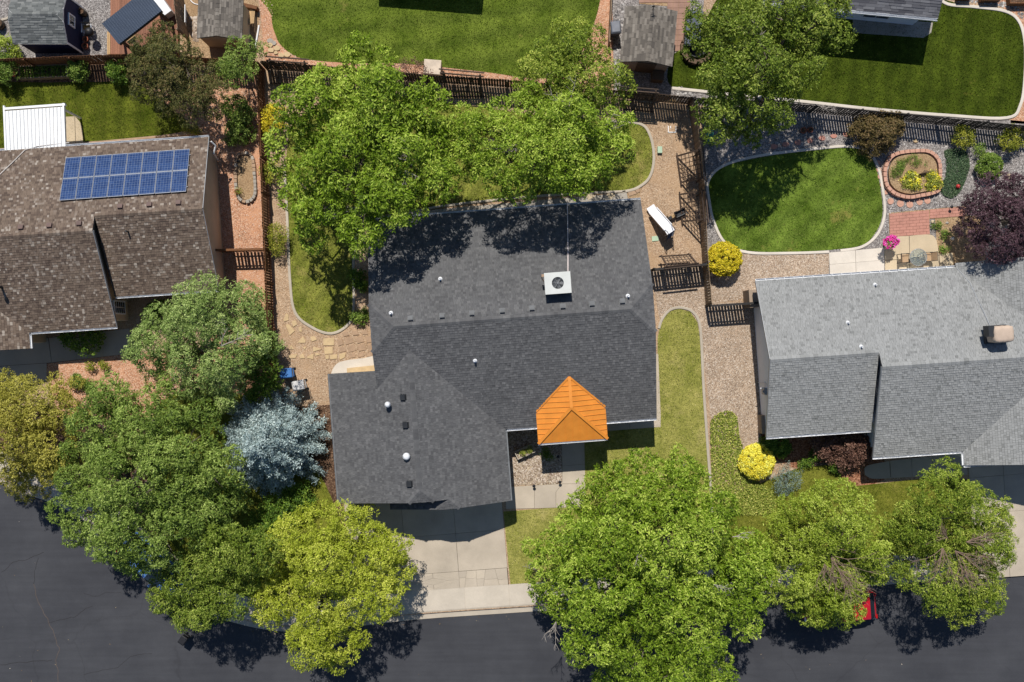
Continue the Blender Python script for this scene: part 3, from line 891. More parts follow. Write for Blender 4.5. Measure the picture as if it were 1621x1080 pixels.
def vent_turbine(parent, p, mat, r=0.2, h=0.46):
    m = MB()
    m.lathe(p + Vector((0,0,-0.1)), [(r*0.95, 0), (r*0.62, 0.1), (r*0.6, h*0.45)], 14)
    o = m.build('vent_stack', mat, parent)
    m = MB(); c = p + Vector((0, 0, h*0.40 - 0.1))
    prof = [(0.6, 0), (0.88, 0.22), (1.0, 0.5), (0.86, 0.78), (0.5, 0.96), (0.05, 1.0)]
    m.smooth = True
    m.lathe(c, [(a*r, b*h*0.75) for a, b in prof], 18)
    for k in range(14):
        an = 6.283*k/14
        for i in range(4):
            a0, a1 = prof[i], prof[i+1]
            pa = c + Vector((math.cos(an + i*.08)*a0[0]*r*1.03, math.sin(an + i*.08)*a0[0]*r*1.03, a0[1]*h*.75))
            pb = c + Vector((math.cos(an + (i+1)*.08)*a1[0]*r*1.03, math.sin(an + (i+1)*.08)*a1[0]*r*1.03, a1[1]*h*.75))
            m.bar(pa, pb, 0.012)
    m.build('turbine_cap', mat, o)
    return o

# ------------------------------------------------------------------ the charcoal-roofed house in the middle
F = Frame(7.93, 1.87, 4.2)
house = empty('house', F(-8, 0), 'wide house with charcoal shingle roof and an orange metal porch roof', 'house')
ze, mm_, hw, W = 2.75, 0.42, 6.36, 15.87
zf = lambda v: ze + mm_*(hw - abs(v))
zc, zr = zf(1.38), zf(0)
Nn = [F(0,hw,ze), F(-W,hw,ze), F(-W,1.38,zc), F(-W+1.38,0,zr), F(-1.38,0,zr), F(0,1.38,zc)]
S1 = [F(-W+1.38,0,zr), F(-W,-1.38,zc), F(-W,-3.46,zf(3.46)), F(-13.79,-1.38,zc), F(-13.79,0,zr)]
S2 = [F(-13.79,0,zr), F(-13.79,-1.38,zc), F(-8.8,-hw,ze), F(0,-hw,ze), F(0,-1.38,zc), F(-1.38,0,zr)]
HW = [F(-W,1.38,zc), F(-W,-1.38,zc), F(-W+1.38,0,zr)]
HE = [F(0,1.38,zc), F(0,-1.38,zc), F(-1.38,0,zr)]
gz = lambda u: ze + mm_*min(u + 18.77, -8.80 - u)
gr = gz(-13.785)
GW1 = [F(-18.77,-2.405,ze), F(-15.88,-2.405,gz(-15.88)), F(-15.88,-9.94,gz(-15.88)), F(-18.77,-9.94,ze)]
GW2 = [F(-15.88,-3.46,gz(-15.88)), F(-13.785,-1.38,gr), F(-13.785,-9.2,gr), F(-14.525,-9.94,gz(-14.525)), F(-15.88,-9.94,gz(-15.88))]
GE1 = [F(-8.8,-hw,ze), F(-13.785,-1.38,gr), F(-13.785,-9.2,gr), F(-13.045,-9.94,gz(-13.045)), F(-8.8,-9.94,ze)]
GH = [F(-13.785,-9.2,gr), F(-14.525,-9.94,gz(-14.525)), F(-13.045,-9.94,gz(-13.045))]
lz = lambda u: ze + mm_*min(u + 15.8, -8.80 - u)
GE2 = [F(-12.3,-9.94,lz(-12.3)), F(-8.8,-9.94,ze), F(-8.8,-10.52,ze), F(-11.68,-10.52,lz(-11.68))]
GLW = [F(-12.3,-9.94,lz(-12.3)), F(-15.8,-9.94,ze), F(-15.8,-10.52,ze), F(-12.92,-10.52,lz(-12.92))]
GLH = [F(-12.3,-9.9,lz(-12.3)), F(-12.92,-10.52,lz(-12.92)), F(-11.68,-10.52,lz(-11.68))]
planes = [Nn, S1, S2, HW, HE, GW1, GW2, GE1, GH, GE2, GLW, GLH]
deck(planes, MAT['underlay'], house)
shingles(planes, MAT['sh_dark'], house, seed=3, wmin=0.08, wmax=0.22)
caps([(Nn[3], Nn[4], Nn, S2), (HW[0], HW[2], HW, Nn), (HW[1], HW[2], HW, S1), (HE[0], HE[2], HE, Nn), (HE[1], HE[2], HE, S2),
      (GW2[1], GW2[2], GW2, GE1), (GH[1], GH[0], GH, GW2), (GH[2], GH[0], GH, GE1), (GLH[2], GLH[0], GLH, GE2)], MAT['sh_dark'], house)
walls(F, [(-W+0.35, -hw+0.45, -0.35, hw-0.45), (-18.4, -9.6, -9.2, -2.8)], ze - 0.03, MAT['stucco_tan'], house)
walls(F, [(-15.4, -10.15, -9.2, -9.5)], ze - 0.04, MAT['stucco_tan'], house)
for u in (-0.42, -W + 0.42):
    gable(F, u, [(-hw+0.6, ze-0.04), (-hw+0.6, zf(hw-0.6)-0.17), (-1.55, zc-0.2), (1.55, zc-0.2), (hw-0.6, zf(hw-0.6)-0.17), (hw-0.6, ze-0.04)], MAT['stucco_tan'], house)
gable(F, -9.67, [(-18.3, ze-0.05), (-18.3, gz(-18.3)-0.17), (-14.6, gz(-14.6)-0.2), (-12.97, gz(-12.97)-0.2), (-9.3, gz(-9.3)-0.17), (-9.3, ze-0.05)], MAT['stucco_tan'], house, axis='v')
for a, b, o, mt, sz in ((S2[2], S2[3], -F.y, 'white_metal', 0.12), (Nn[0], Nn[1], F.y, 'white_metal', 0.10), (GE1[0], GE2[2], F.x, 'slate_gutter', 0.09), (GW1[0], GW1[3], -F.x, 'slate_gutter', 0.09)):
    gutter(house, a, b, o, MAT[mt], sz)
for k, (u0, u1) in enumerate(((-15.0, -9.7),)):
    m = MB()
    for j in range(4): m.obox(F((u0+u1)/2, -10.17, 0.30 + 0.56*j), F.x*(u1-u0)/2, F.y*0.03, Vector((0,0,0.27)))
    m.build('garage_door', MAT['door'], house)
m = MB()
for j in range(4): m.obox(F(-16.9, -9.62, 0.30 + 0.56*j), F.x*1.2, F.y*0.03, Vector((0,0,0.27)))
m.build('garage_door', MAT['door'], house)
window(F, house, -1.9, -hw+0.45, 1.5, 1.6, 1.2, 0, -1, MAT['white'], MAT['glass'], 2, 1)
window(F, house, -11.5, hw-0.45, 1.5, 1.6, 1.2, 0, 1, MAT['white'], MAT['glass'], 2, 1)
window(F, house, -0.35, 2.8, 1.5, 1.2, 1.0, 1, 0, MAT['white'], MAT['glass'], 2, 1)
m = MB(); m.obox(F(-4.5, -hw+0.42, 1.05), F.x*0.48, F.y*0.04, Vector((0,0,1.05)))
m.build('front_door', m_plain('front_door_paint', (0.16, 0.05, 0.02), 0.5), house)
# concrete step by the side door
m = MB(); m.prism(pix([(549,583),(596,578),(597,600),(550,603)], 0.16), 0.0, 0.16)
m.build('door_step', MAT['flag'], house)
# porch roof of folded orange sheets
oz = lambda u: 3.07 + mm_*min(u + 6.97, -2.95 - u); oz0 = oz(-4.96); e_ = 0.03
OW = [F(-4.96,-3.55,oz0+e_), F(-4.96,-5.3,oz0+e_), F(-6.97,-7.3,3.07+e_), F(-6.97,-5.45,3.07+e_)]
OE = [F(-4.96,-3.55,oz0+e_), F(-4.96,-5.3,oz0+e_), F(-2.95,-7.3,3.07+e_), F(-2.95,-5.45,3.07+e_)]
OS = [F(-4.96,-5.3,oz0+e_), F(-6.97,-7.3,3.07+e_), F(-2.95,-7.3,3.07+e_)]
porch = deck([OW, OE, OS], MAT['orange'], house, 0.14, 'porch_roof')
porch['label'] = 'bright orange standing-seam metal porch roof'
for poly, sx in ((OW, -1), (OE, 1)):
    n = pnormal(poly)
    for k in range(12):
        v = -3.75 - 0.30*k
        tops = min(1.0, 1.0) * 2.01
        # each seam runs from the ridge (or hip) down to the eave (or valley)
        u_hi = 0.0 if v > -5.3 else (-5.3 - v)
        u_lo = 2.01 if v < -5.5 else (-3.55 - v) * 1.03
        if u_lo - u_hi < 0.12: continue
        a = F(-4.96 + sx*(u_hi + 0.05), v, oz0 - mm_*(u_hi + 0.05) + e_ + 0.012); b = F(-4.96 + sx*(u_lo - 0.02), v, oz0 - mm_*(u_lo - 0.02) + e_ + 0.012)
        m = MB(); m.bar(a, b, 0.022, 0.045); m.build('seam', MAT['orange'], porch)
for k in range(-4, 5):
    u = -4.96 + 0.4*k; dv = abs(0.4*k)
    a = F(u, -5.3 - dv - 0.06, oz0 - mm_*(dv + 0.06) + e_ + 0.008); b = F(u, -7.28, 3.08 + e_ + 0.008)
    if (a - b).length > 0.15:
        m = MB(); m.bar(a, b, 0.02, 0.018); m.build('seam', MAT['orange'], porch)
for a, b in ((OW[0], OW[1]), (OS[0], OS[1]), (OS[0], OS[2])):
    m = MB(); m.bar(a + Vector((0,0,0.03)), b + Vector((0,0,0.03)), 0.17, 0.045); m.build('hip_flashing', MAT['orange'], porch)
for a, b in ((OW[0], OW[3]), (OE[0], OE[3])):
    m = MB(); m.bar(a + Vector((0,0,0.02)), b + Vector((0,0,0.03)), 0.10, 0.04); m.build('valley_flashing', MAT['orange'], porch)
gutter(house, OS[1] - Vector((0,0,0.03)), OS[2] - Vector((0,0,0.03)), -F.y, MAT['white_metal'], 0.1)
for u in (-6.7, -3.2):
    m = MB(); m.obox(F(u, -7.05, 1.45), F.x*0.09, F.y*0.09, Vector((0,0,1.45))); m.build('porch_post', MAT['white'], house)
for x, y in ((650,504),(700,500),(747,496),(795,492),(842,488),(891,485),(937,481),(985,477)):
    vent_box(house, onroof(x, y+1, Nn), F.a, Nn, MAT['vent_grey'], 0.27, 0.17)
for x, y in ((639,627),(643,671),(649,764)):
    vent_box(house, onroof(x, y+2, GW2), F.a, GW2, MAT['dark_metal'], 0.30, 0.16)
for x, y, pl in ((697,441,Nn),(619,495,Nn),(994,468,Nn),(752,570,S2)):
    vent_pipe(house, onroof(x, y+1, pl), MAT['white_metal'])
vent_turbine(house, onroof(615, 640, GW2), MAT['white_metal'], 0.17, 0.62)
vent_turbine(house, onroof(644, 722, GW2), MAT['white_metal'], 0.21, 0.40)

# evaporative cooler on the roof with its water line
zc_ = 5.85
cc = P(883, 448, zc_); cc.z = 0
cool = empty('roof_cooler', cc + Vector((0,0,4.7)), 'white boxy roof cooler with a round fan grille on the charcoal roof', 'cooler')
hx, hy = 0.69, 0.56
MAT['cooler'] = m_plain('cooler_enamel', (0.62, 0.62, 0.56), 0.4, 0, 0.06, 2.0)
m = MB()
for sx in (-1, 1):
    for sy in (-1, 1):
        m.obox(cc + F.x*sx*hx*0.93 + F.y*sy*hx*0.74 + Vector((0,0,zc_-0.52)), F.x*0.045, F.y*0.045, Vector((0,0,0.5)))
m.obox(cc + Vector((0,0,zc_-1.0)), F.x*hx, F.y*hy, Vector((0,0,0.05)))
b = m.build('cabinet_frame', MAT['cooler'], cool)
for d, (ax, ay, L1) in ((F.x, (F.x, F.y, hx)), (F.y, (F.y, F.x, hy))):
    for sg in (-1, 1):
        m = MB(); half = (hy if d is F.x else hx)*0.86; dist = (hx if d is F.x else hy)*0.95
        for j in range(11): m.obox(cc + ax*sg*dist + Vector((0,0,zc_-0.90+0.075*j)), ax*0.02, ay*half, Vector((0,0,0.028)))
        m.build('louvre_panel', MAT['cooler'], cool)
m = MB()
# lid with a round opening
ring = [(math.cos(6.283*k/32), math.sin(6.283*k/32)) for k in range(32)]
def sqr(x, y): s_ = max(abs(x), abs(y)); return x/s_, y/s_
vs = []
for x, y in ring:
    q = sqr(x, y)
    vs += [cc + F.x*q[0]*(hx+0.03) + F.y*q[1]*(hy+0.03) + Vector((0,0,zc_)), cc + F.x*x*0.33 + F.y*y*0.33 + Vector((0,0,zc_)),
           cc + F.x*q[0]*(hx+0.03) + F.y*q[1]*(hy+0.03) + Vector((0,0,zc_-0.07)), cc + F.x*x*0.33 + F.y*y*0.33 + Vector((0,0,zc_-0.25))]
m.add(vs, [f for k in range(32) for f in ((4*k, 4*((k+1)%32), 4*((k+1)%32)+1, 4*k+1), (4*k, 4*k+2, 4*((k+1)%32)+2, 4*((k+1)%32)), (4*k+1, 4*((k+1)%32)+1, 4*((k+1)%32)+3, 4*k+3))])
m.build('lid', m_plain('cooler_lid', (0.58,0.59,0.55), 0.4, 0, 0.05, 2.0), cool)
m = MB()
for k in range(5):
    an = 6.283*k/5
    a = Vector((math.cos(an), math.sin(an), 0)); c2 = Vector((-a.y, a.x, 0))
    m.add([cc + a*0.06 + c2*0.04 + Vector((0,0,zc_-0.20)), cc + a*0.31 + c2*0.13 + Vector((0,0,zc_-0.22)), cc + a*0.31 - c2*0.10 + Vector((0,0,zc_-0.14)), cc + a*0.06 - c2*0.04 + Vector((0,0,zc_-0.16))], [(0,1,2,3)])
m.lathe(cc + Vector((0,0,zc_-0.24)), [(0.08,0),(0.08,0.14),(0.03,0.16)], 12)
m.build('fan', MAT['vent_grey'], cool)
m = MB()
for k in range(5):
    r_ = 0.065*(k+1)
    m.tube([cc + F.x*r_*x + F.y*r_*y + Vector((0,0,zc_-0.01)) for x, y in ring + ring[:1]], 0.006, 4, False)
for k in range(6):
    an = 6.283*k/6; m.bar(cc + Vector((0,0,zc_-0.01)), cc + Vector((math.cos(an)*0.33, math.sin(an)*0.33, zc_-0.01)), 0.01)
m.build('fan_grille', MAT['grey_metal'], cool)
m = MB()
m.tube([onroof(899,432,Nn) + Vector((0,0,0.06)), onroof(899,400,Nn) + Vector((0,0,0.05)), onroof(898.5,360,Nn) + Vector((0,0,0.05)), onroof(898,321,Nn) + Vector((0,0,0.05)), onroof(898,318,Nn) + Vector((0,0,-0.1))], 0.034, 6)
m.build('water_pipe', m_plain('pale_pipe', (0.60,0.52,0.50), 0.6), cool)
m = MB(); m.tube([cc - F.x*(hx+0.05) + F.y*0.45 + Vector((0,0,zc_-0.15)), cc - F.x*(hx+0.16) + F.y*0.4 + Vector((0,0,zc_-0.5)), cc - F.x*(hx+0.05) + F.y*0.2 + Vector((0,0,zc_-0.8))], 0.03, 6)
m.obox(cc - F.x*(hx+0.09) + F.y*0.46 + Vector((0,0,zc_-0.12)), F.x*0.08, F.y*0.07, Vector((0,0,0.09)))
m.build('junction_box', MAT['flag_red'], cool)

# ------------------------------------------------------------------ brown-roofed house, left
B = Frame(-17.32, 7.41, 3.8)
bh = empty('house', B(-8, 0), 'tan house with mottled brown shingle roof carrying solar panels', 'house')
e2, p2 = 2.7, 0.45; r2 = e2 + p2*4.45; r3 = e2 + p2*5.32; ub = -6.05; x3 = -14.65; z3 = e2 + p2*3.5
N1 = [B(0,4.45,e2), B(ub,4.45,e2), B(ub,0,r2), B(0,0,r2)]
N2 = [B(ub,4.45,e2), B(-19,4.45,e2), B(-19,-.87,r3), B(ub,-.87,r3)]
R1 = [B(0,0,r2), B(ub,0,r2), B(ub,-4.45,e2), B(0,-4.45,e2)]
R2 = [B(ub,-.87,r3), B(x3,-.87,r3), B(x3,-2.69,z3), B(-11.15,-6.19,e2), B(ub,-6.19,e2)]
R3 = [B(x3,-.87,r3), B(-19,-.87,r3), B(-19,-6.19,e2), B(-18.15,-6.19,e2), B(x3,-2.69,z3)]
C1 = [B(x3,-2.69,z3), B(-11.15,-6.19,e2), B(-11.15,-7.12,e2), B(x3,-7.12,z3)]
C2 = [B(x3,-2.69,z3), B(-18.15,-6.19,e2), B(-18.15,-7.12,e2), B(x3,-7.12,z3)]
pl2 = [N1, N2, R1, R2, R3, C1, C2]
deck(pl2, MAT['underlay'], bh)
shingles(pl2, MAT['sh_brown'], bh, seed=5, wmin=0.08, wmax=0.22)
caps([(N1[3], N1[2], N1, R1), (N2[3], N2[2], N2, R2)], MAT['sh_brown'], bh, 0.14)
walls(B, [(ub+0.1, -4.0, -0.4, 4.0), (-18.6, -5.75, ub-0.35, 4.0), (-17.8, -6.75, -11.5, -5.7)], e2 - 0.03, MAT['stucco_tan'], bh)
gable(B, -0.47, [(-3.9, e2-0.05), (-3.9, e2+p2*0.55-0.17), (0, r2-0.17), (3.9, e2+p2*0.55-0.17), (3.9, e2-0.05)], MAT['stucco_tan'], bh)
gable(B, ub-0.42, [(-5.65, e2-0.05), (-5.65, e2+p2*0.54-0.17), (-.87, r3-0.17), (3.9, e2+p2*0.55-0.17), (3.9, e2-0.05)], MAT['stucco_tan'], bh)
for a, b, o in ((N1[0], N2[1], B.y), (R1[2], R1[3], -B.y), (R2[3], R2[4], -B.y), (C1[1], C1[2], B.x)):
    gutter(bh, a, b, o, MAT['white_metal'], 0.11)
for a, b in ((N2[3], R2[4]), (N1[3], R1[3]), (N1[3], N1[0])):
    m = MB(); m.bar(a - Vector((0,0,0.07)) + B.x*0.02, b - Vector((0,0,0.07)) + B.x*0.02, 0.03, 0.16); m.build('rake_board', MAT['grey_metal'], bh)
window(B, bh, ub-0.35, -5.0, 1.35, 0.75, 1.5, 1, 0, MAT['white'], MAT['glass'], 2, 5)
m = MB(); m.tube([B(0.1, 4.2, 2.6), B(0.25, 4.0, 2.3), B(0.05, 3.6, 2.1), B(-0.3, 3.6, 0.1)], 0.05, 6); m.build('downspout', MAT['white_metal'], bh)
MAT['vent_brown'] = m_plain('vent_brown', (0.12,0.075,0.062), 0.6)
for x, y, pl in ((34,359,N2),(79,356,N2),(126,353,N2),(191,326,N1),(237,323,N1),(283,320,N1)):
    vent_box(bh, onroof(x, y+2, pl), B.a, pl, MAT['vent_brown'], 0.27, 0.15)
m = MB(); q = onroof(203, 367, R1); m.lathe(q + Vector((0,0,-0.05)), [(0.09,0),(0.05,0.08),(0.05,0.42)], 8); m.build('vent_pipe', MAT['dark_metal'], bh)
m = MB(); q = onroof(3, 455, R2); m.lathe(q + Vector((0,0,-0.05)), [(0.12,0),(0.07,0.1),(0.07,0.75),(0.12,0.76),(0.12,0.86)], 10); m.build('flue', MAT['dark_metal'], bh)
# conduit over the eave
m = MB(); m.tube([onroof(110,226,N1) + Vector((0,0,0.03)), onroof(60,232,N2) + Vector((0,0,0.05)), onroof(40,238,N2)+Vector((0,0,.05)), onroof(20,258,N2) + Vector((0,0,0.05)), onroof(0,277,N2) + Vector((0,0,0.05)), onroof(-20,290,N2)+Vector((0,0,.05))], 0.03, 6)
m.build('conduit', m_plain('conduit', (0.5,0.46,0.42), 0.6), bh)

# solar array: sixteen framed panels in two rows
t = NT('solar_cells')
tc = t.n.new('ShaderNodeTexCoord'); br = t.n.new('ShaderNodeTexBrick')
br.offset = 0.0; br.squash = 1.0
br.inputs['Scale'].default_value = 1.0; br.inputs['Mortar Size'].default_value = 0.0065; br.inputs['Mortar Smooth'].default_value = 0.2
br.inputs['Brick Width'].default_value = 0.156; br.inputs['Row Height'].default_value = 0.156; br.inputs['Bias'].default_value = 0.0
br.inputs['Color1'].default_value = (*srgb(32,52,92), 1); br.inputs['Color2'].default_value = (*srgb(46,68,110), 1); br.inputs['Mortar'].default_value = (0.15,0.19,0.27,1)
t.l(tc.outputs['Object'], br.inputs['Vector'])
cry = t.ramp(t.vor(22.0).outputs['Color'], [(0.2, (0.75,0.78,0.85)), (0.8, (1.2,1.2,1.15))])
MAT['solar'] = t.out(t.mix(br.outputs['Color'], cry, 0.6, 'MULTIPLY'), 0.16, 0.0, 0.5)
MAT['alu'] = m_plain('aluminium', (0.42,0.44,0.47), 0.35, 0.6, 0.05)
cA, cB, cD = onroof(106, 252, N1), onroof(302, 238, N1), onroof(95.5, 320, N1)
nS = pnormal(N1)
solar = empty('solar_array', cA, 'two rows of blue solar panels on the brown shingle roof', 'solar panels')
ex = (cB - cA); Lx = ex.length; ex.normalize(); ey = nS.cross(ex).normalized()
if ey.dot(cD - cA) < 0: ey = -ey
Ly = (cD - cA).dot(ey); pw, ph = Lx/8, Ly/2
pm = MB(); pm.box((-pw/2+0.014, -ph/2+0.012, 0), (pw/2-0.014, ph/2-0.012, 0.03)); pme = pm.mesh('solar_panel', MAT['solar'])
fm = MB()
for sg in (-1, 1):
    fm.box((sg*(pw/2-0.022)-0.008, -ph/2+0.01, -0.01), (sg*(pw/2-0.022)+0.008, ph/2-0.01, 0.038))
    fm.box((-pw/2+0.034, sg*(ph/2-0.024)-0.014, -0.01), (pw/2-0.034, sg*(ph/2-0.024)+0.014, 0.036))
fme = fm.mesh('frame', MAT['alu'])
rotm = Matrix((ex, -ey, nS)).transposed() if ex.cross(-ey).dot(nS) > 0 else Matrix((ex, ey, nS)).transposed()
for j in range(2):
    for i in range(8):
        c0 = cA + ex*pw*(i+0.5) + ey*ph*(j+0.5) + nS*0.12 - cA
        o = link('solar_panel', pme, solar, c0); o.rotation_euler = rotm.to_euler()
        link('frame', fme, o)
for j in range(2):
    for fr_ in (0.25, 0.75):
        m = MB(); a = cA + ey*ph*(j+fr_) + nS*0.05; m.bar(a - ex*0.03, a + ex*(Lx + 0.03), 0.05, 0.08, up=nS); m.build('rail', MAT['alu'], solar)

# ------------------------------------------------------------------ grey-roofed house, right
R = Frame(14.47, -1.05, 3.9)
rh = empty('house', R(6, 0), 'pale grey house with light grey shingle roof, right', 'house')
e4, p4 = 2.7, 0.43; r4 = e4 + p4*4.54; r5 = e4 + p4*5.335; ur = 6.09
N1r = [R(0,4.54,e4), R(0,0,r4), R(ur,0,r4), R(ur,4.54,e4)]
N2r = [R(ur,4.54,e4), R(ur,-.8,r5), R(16.95,-.8,r5), R(11.62,4.54,e4)]
S1r = [R(0,0,r4), R(0,-4.54,e4), R(ur,-4.54,e4), R(ur,0,r4)]
S2r = [R(ur,-.8,r5), R(ur,-6.13,e4), R(11.35,-6.13,e4), R(16.68,-.8,r5)]
EWs = [R(11.35,-6.13,e4), R(11.35,-6.96,e4), R(16.68,-6.96,r5), R(16.68,-.8,r5)]
EWn = [R(11.62,4.54,e4), R(16.95,-.8,r5), R(16.95,4.8,r5), R(11.62,4.8,e4)]
EE = [R(16.7,-6.96,r5), R(16.7,4.8,r5), R(21.9,4.8,e4), R(21.9,-6.96,e4)]
pl4 = [N1r, N2r, S1r, S2r, EWs, EWn, EE]
deck(pl4, MAT['underlay'], rh)
shingles(pl4, MAT['sh_grey'], rh, seed=8, wmin=0.08, wmax=0.22, lift=0.03)
caps([(N1r[1], N1r[2], N1r, S1r), (N2r[1], N2r[2], N2r, S2r)], MAT['sh_grey'], rh, 0.17, 0.24)
walls(R, [(0.45, -4.1, ur+0.2, 4.1), (ur+0.4, -5.7, 21.5, 4.3), (11.7, -6.6, 21.4, -5.6)], e4 - 0.03, MAT['stucco_grey'], rh)
gable(R, 0.52, [(-4.0, e4-0.05), (-4.0, e4+p4*.54-.17), (0, r4-.17), (4.0, e4+p4*.54-.17), (4.0, e4-0.05)], MAT['stucco_grey'], rh)
gable(R, ur+0.47, [(-5.6, e4-0.05), (-5.6, e4+p4*.53-.17), (-.8, r5-.17), (4.0, e4+p4*.53-.17), (4.0, e4-0.05)], MAT['stucco_grey'], rh)
for a, b, o, k in ((N1r[0], R(12.2,4.54,e4), R.y, 0.55), (S1r[1], S1r[2], -R.y, 0), (S2r[1], S2r[2], -R.y, 0), (EWs[0], EWs[1], -R.x, 0), (EWs[1], R(21.9,-6.96,e4), -R.y, 0)):
    gutter(rh, a, b, o, MAT['white_metal'], 0.12, brackets=k)
for a, b in ((N2r[1], S2r[1]), (N1r[1], S1r[1]), (N1r[1], N1r[0])):
    m = MB(); m.bar(a - Vector((0,0,0.07)) - R.x*0.02, b - Vector((0,0,0.07)) - R.x*0.02, 0.03, 0.16); m.build('rake_board', MAT['grey_metal'], rh)
for x, y, pl in ((1385,450,N1r),(1342,510,N1r),(1363,548,N1r)):
    vent_pipe(rh, onroof(x, y+1, pl), MAT['white_metal'], 0.05, 0.3)
# meter, pipe and low brick skirt on the gable wall
m = MB(); m.obox(R(0.36, -1.95, 1.5), R.x*0.08, R.y*0.2, Vector((0,0,0.3))); m.lathe(R(0.30, -1.95, 1.6), [(0.09,0),(0.09,0.12),(0.03,0.13)], 10); m.build('electric_meter', MAT['grey_metal'], rh)
m = MB(); m.tube([R(0.4,-1.5,0.1), R(0.4,-1.5,1.9), R(0.3,-1.35,2.0)], 0.03, 6); m.tube([R(0.05,-1.75,1.75), R(0.45,-1.75,1.75)], 0.025, 6); m.build('service_pipe', MAT['white_metal'], rh)
m = MB(); m.obox(R(0.34, -4.0, 0.45), R.x*0.12, R.y*0.55, Vector((0,0,0.45))); m.build('wall_cap', MAT['stucco_brown'], rh)
m = MB(); m.prism([R(-0.15,3.05).xy, R(0.5,3.05).xy, R(0.5,4.1).xy, R(-0.15,4.1).xy], 0, 1.5); m.build('utility_cabinet', MAT['stucco_brown'], rh)
window(R, rh, 3.0, -4.1, 1.5, 1.8, 1.2, 0, -1, MAT['white'], MAT['glass'], 2, 1)
window(R, rh, 9.0, -5.7, 1.4, 1.0, 2.0, 0, -1, MAT['white'], MAT['glass'], 1, 2)
m = MB()
for j in range(4): m.obox(R(16.5, -6.62, 0.30 + 0.56*j), R.x*2.6, R.y*0.03, Vector((0,0,0.27)))
m.build('garage_door', MAT['door'], rh)
# tan cooler with its cover
base = onroof(1580, 540, N2r); tz = base.z + 1.15
ct = P(1590, 529, tz); ct.z = 0
ec = empty('roof_cooler', Vector((ct.x, ct.y, base.z)), 'tan covered cooler box on the light grey roof', 'cooler')
MAT['tarp'] = m_plain('canvas_cover', A(218,194,172), 0.8, 0, 0.08, 3.0)
m = MB(); N_ = 24
def sq(an, hx_, hy_, r_):
    x, y = math.cos(an), math.sin(an); k = 1/ (abs(x)**6 + abs(y)**6)**(1/6); return x*k*hx_*r_, y*k*hy_*r_
rings = [(-1.1, 0.98), (-0.55, 1.0), (-0.22, 1.02), (-0.05, 0.98), (0.03, 0.86), (0.07, 0.6), (0.075, 0.1)]
vs = []
for dz, rr in rings:
    for k in range(N_):
        x, y = sq(6.283*k/N_, 0.56, 0.46, rr); wob = 0.012*math.sin(k*2.7 + dz*9)
        vs.append(ct + R.x*(x+wob) + R.y*(y+wob) + Vector((0,0,tz+dz)))
m.smooth = True
m.add(vs, [(i*N_+k, i*N_+(k+1)%N_, (i+1)*N_+(k+1)%N_, (i+1)*N_+k) for i in range(len(rings)-1) for k in range(N_)] + [tuple((len(rings)-1)*N_+k for k in range(N_))])
m.build('canvas_cover', MAT['tarp'], ec)
m = MB(); m.obox(ct + Vector((0,0,tz-1.0)), R.x*0.6, R.y*0.5, Vector((0,0,0.12))); m.build('base_pan', MAT['dark_metal'], ec)
m = MB(); m.obox(ct - R.x*0.66 + R.y*0.2 + Vector((0,0,tz-0.25)), R.x*0.16, R.y*0.3, Vector((0,0,0.2))); m.build('side_duct', MAT['dark_metal'], ec)
m = MB(); m.tube([onroof(1568,520,N2r)+Vector((0,0,.1)), onroof(1550,480,N2r)+Vector((0,0,.04)), onroof(1535,448,N2r)+Vector((0,0,.04)), onroof(1514,424,N2r)+Vector((0,0,.04))], 0.013, 6); m.build('water_line', MAT['alu'], ec)

# ------------------------------------------------------------------ house at the top right and the one beyond the top edge
T = Frame(24.73, 18.74, -5.4)
th = empty('house', T(-4, 3), 'house with dusky grey roof and white gutter at the top right', 'house')
ts = [T(0,0,2.7), T(-10,0,2.7), T(-10,4.2,4.5), T(0,4.2,4.5)]; tn = [T(0,8.4,2.7), T(-10,8.4,2.7), T(-10,4.2,4.5), T(0,4.2,4.5)]
deck([ts, tn], MAT['underlay'], th); shingles([ts, tn], MAT['sh_ne'], th, seed=4, expo=0.16, wmin=0.3, wmax=0.9)
walls(T, [(-9.6, 0.45, -0.4, 8.0)], 2.66, MAT['stucco_grey'], th)
gutter(th, ts[0], ts[1], -T.y, MAT['white_metal'], 0.15)
window(T, th, -3.0, 0.45, 1.4, 1.6, 1.3, 0, -1, MAT['white'], MAT['glass'], 2, 1)
sheet('house_apron', [(1350,25),(1477,36),(1474,52),(1462,60),(1350,52)], 0.03, MAT['grey_concrete'], 0.05)
U = Frame(-2.12, 21.68, -4.6)
uh = empty('house', U(-3, 3), 'neighbouring house beyond the top edge that shades the north lawn', 'house')
us_ = [U(0,0,2.7), U(-6.3,0,2.7), U(-6.3,4.2,3.4), U(0,4.2,3.4)]; un = [U(0,8.4,2.7), U(-6.3,8.4,2.7), U(-6.3,4.2,3.4), U(0,4.2,3.4)]
deck([us_, un], MAT['underlay'], uh); shingles([us_, un], MAT['sh_dark'], uh, seed=6)
walls(U, [(-5.9, 0.4, -0.4, 8.0)], 2.66, MAT['stucco_tan'], uh)
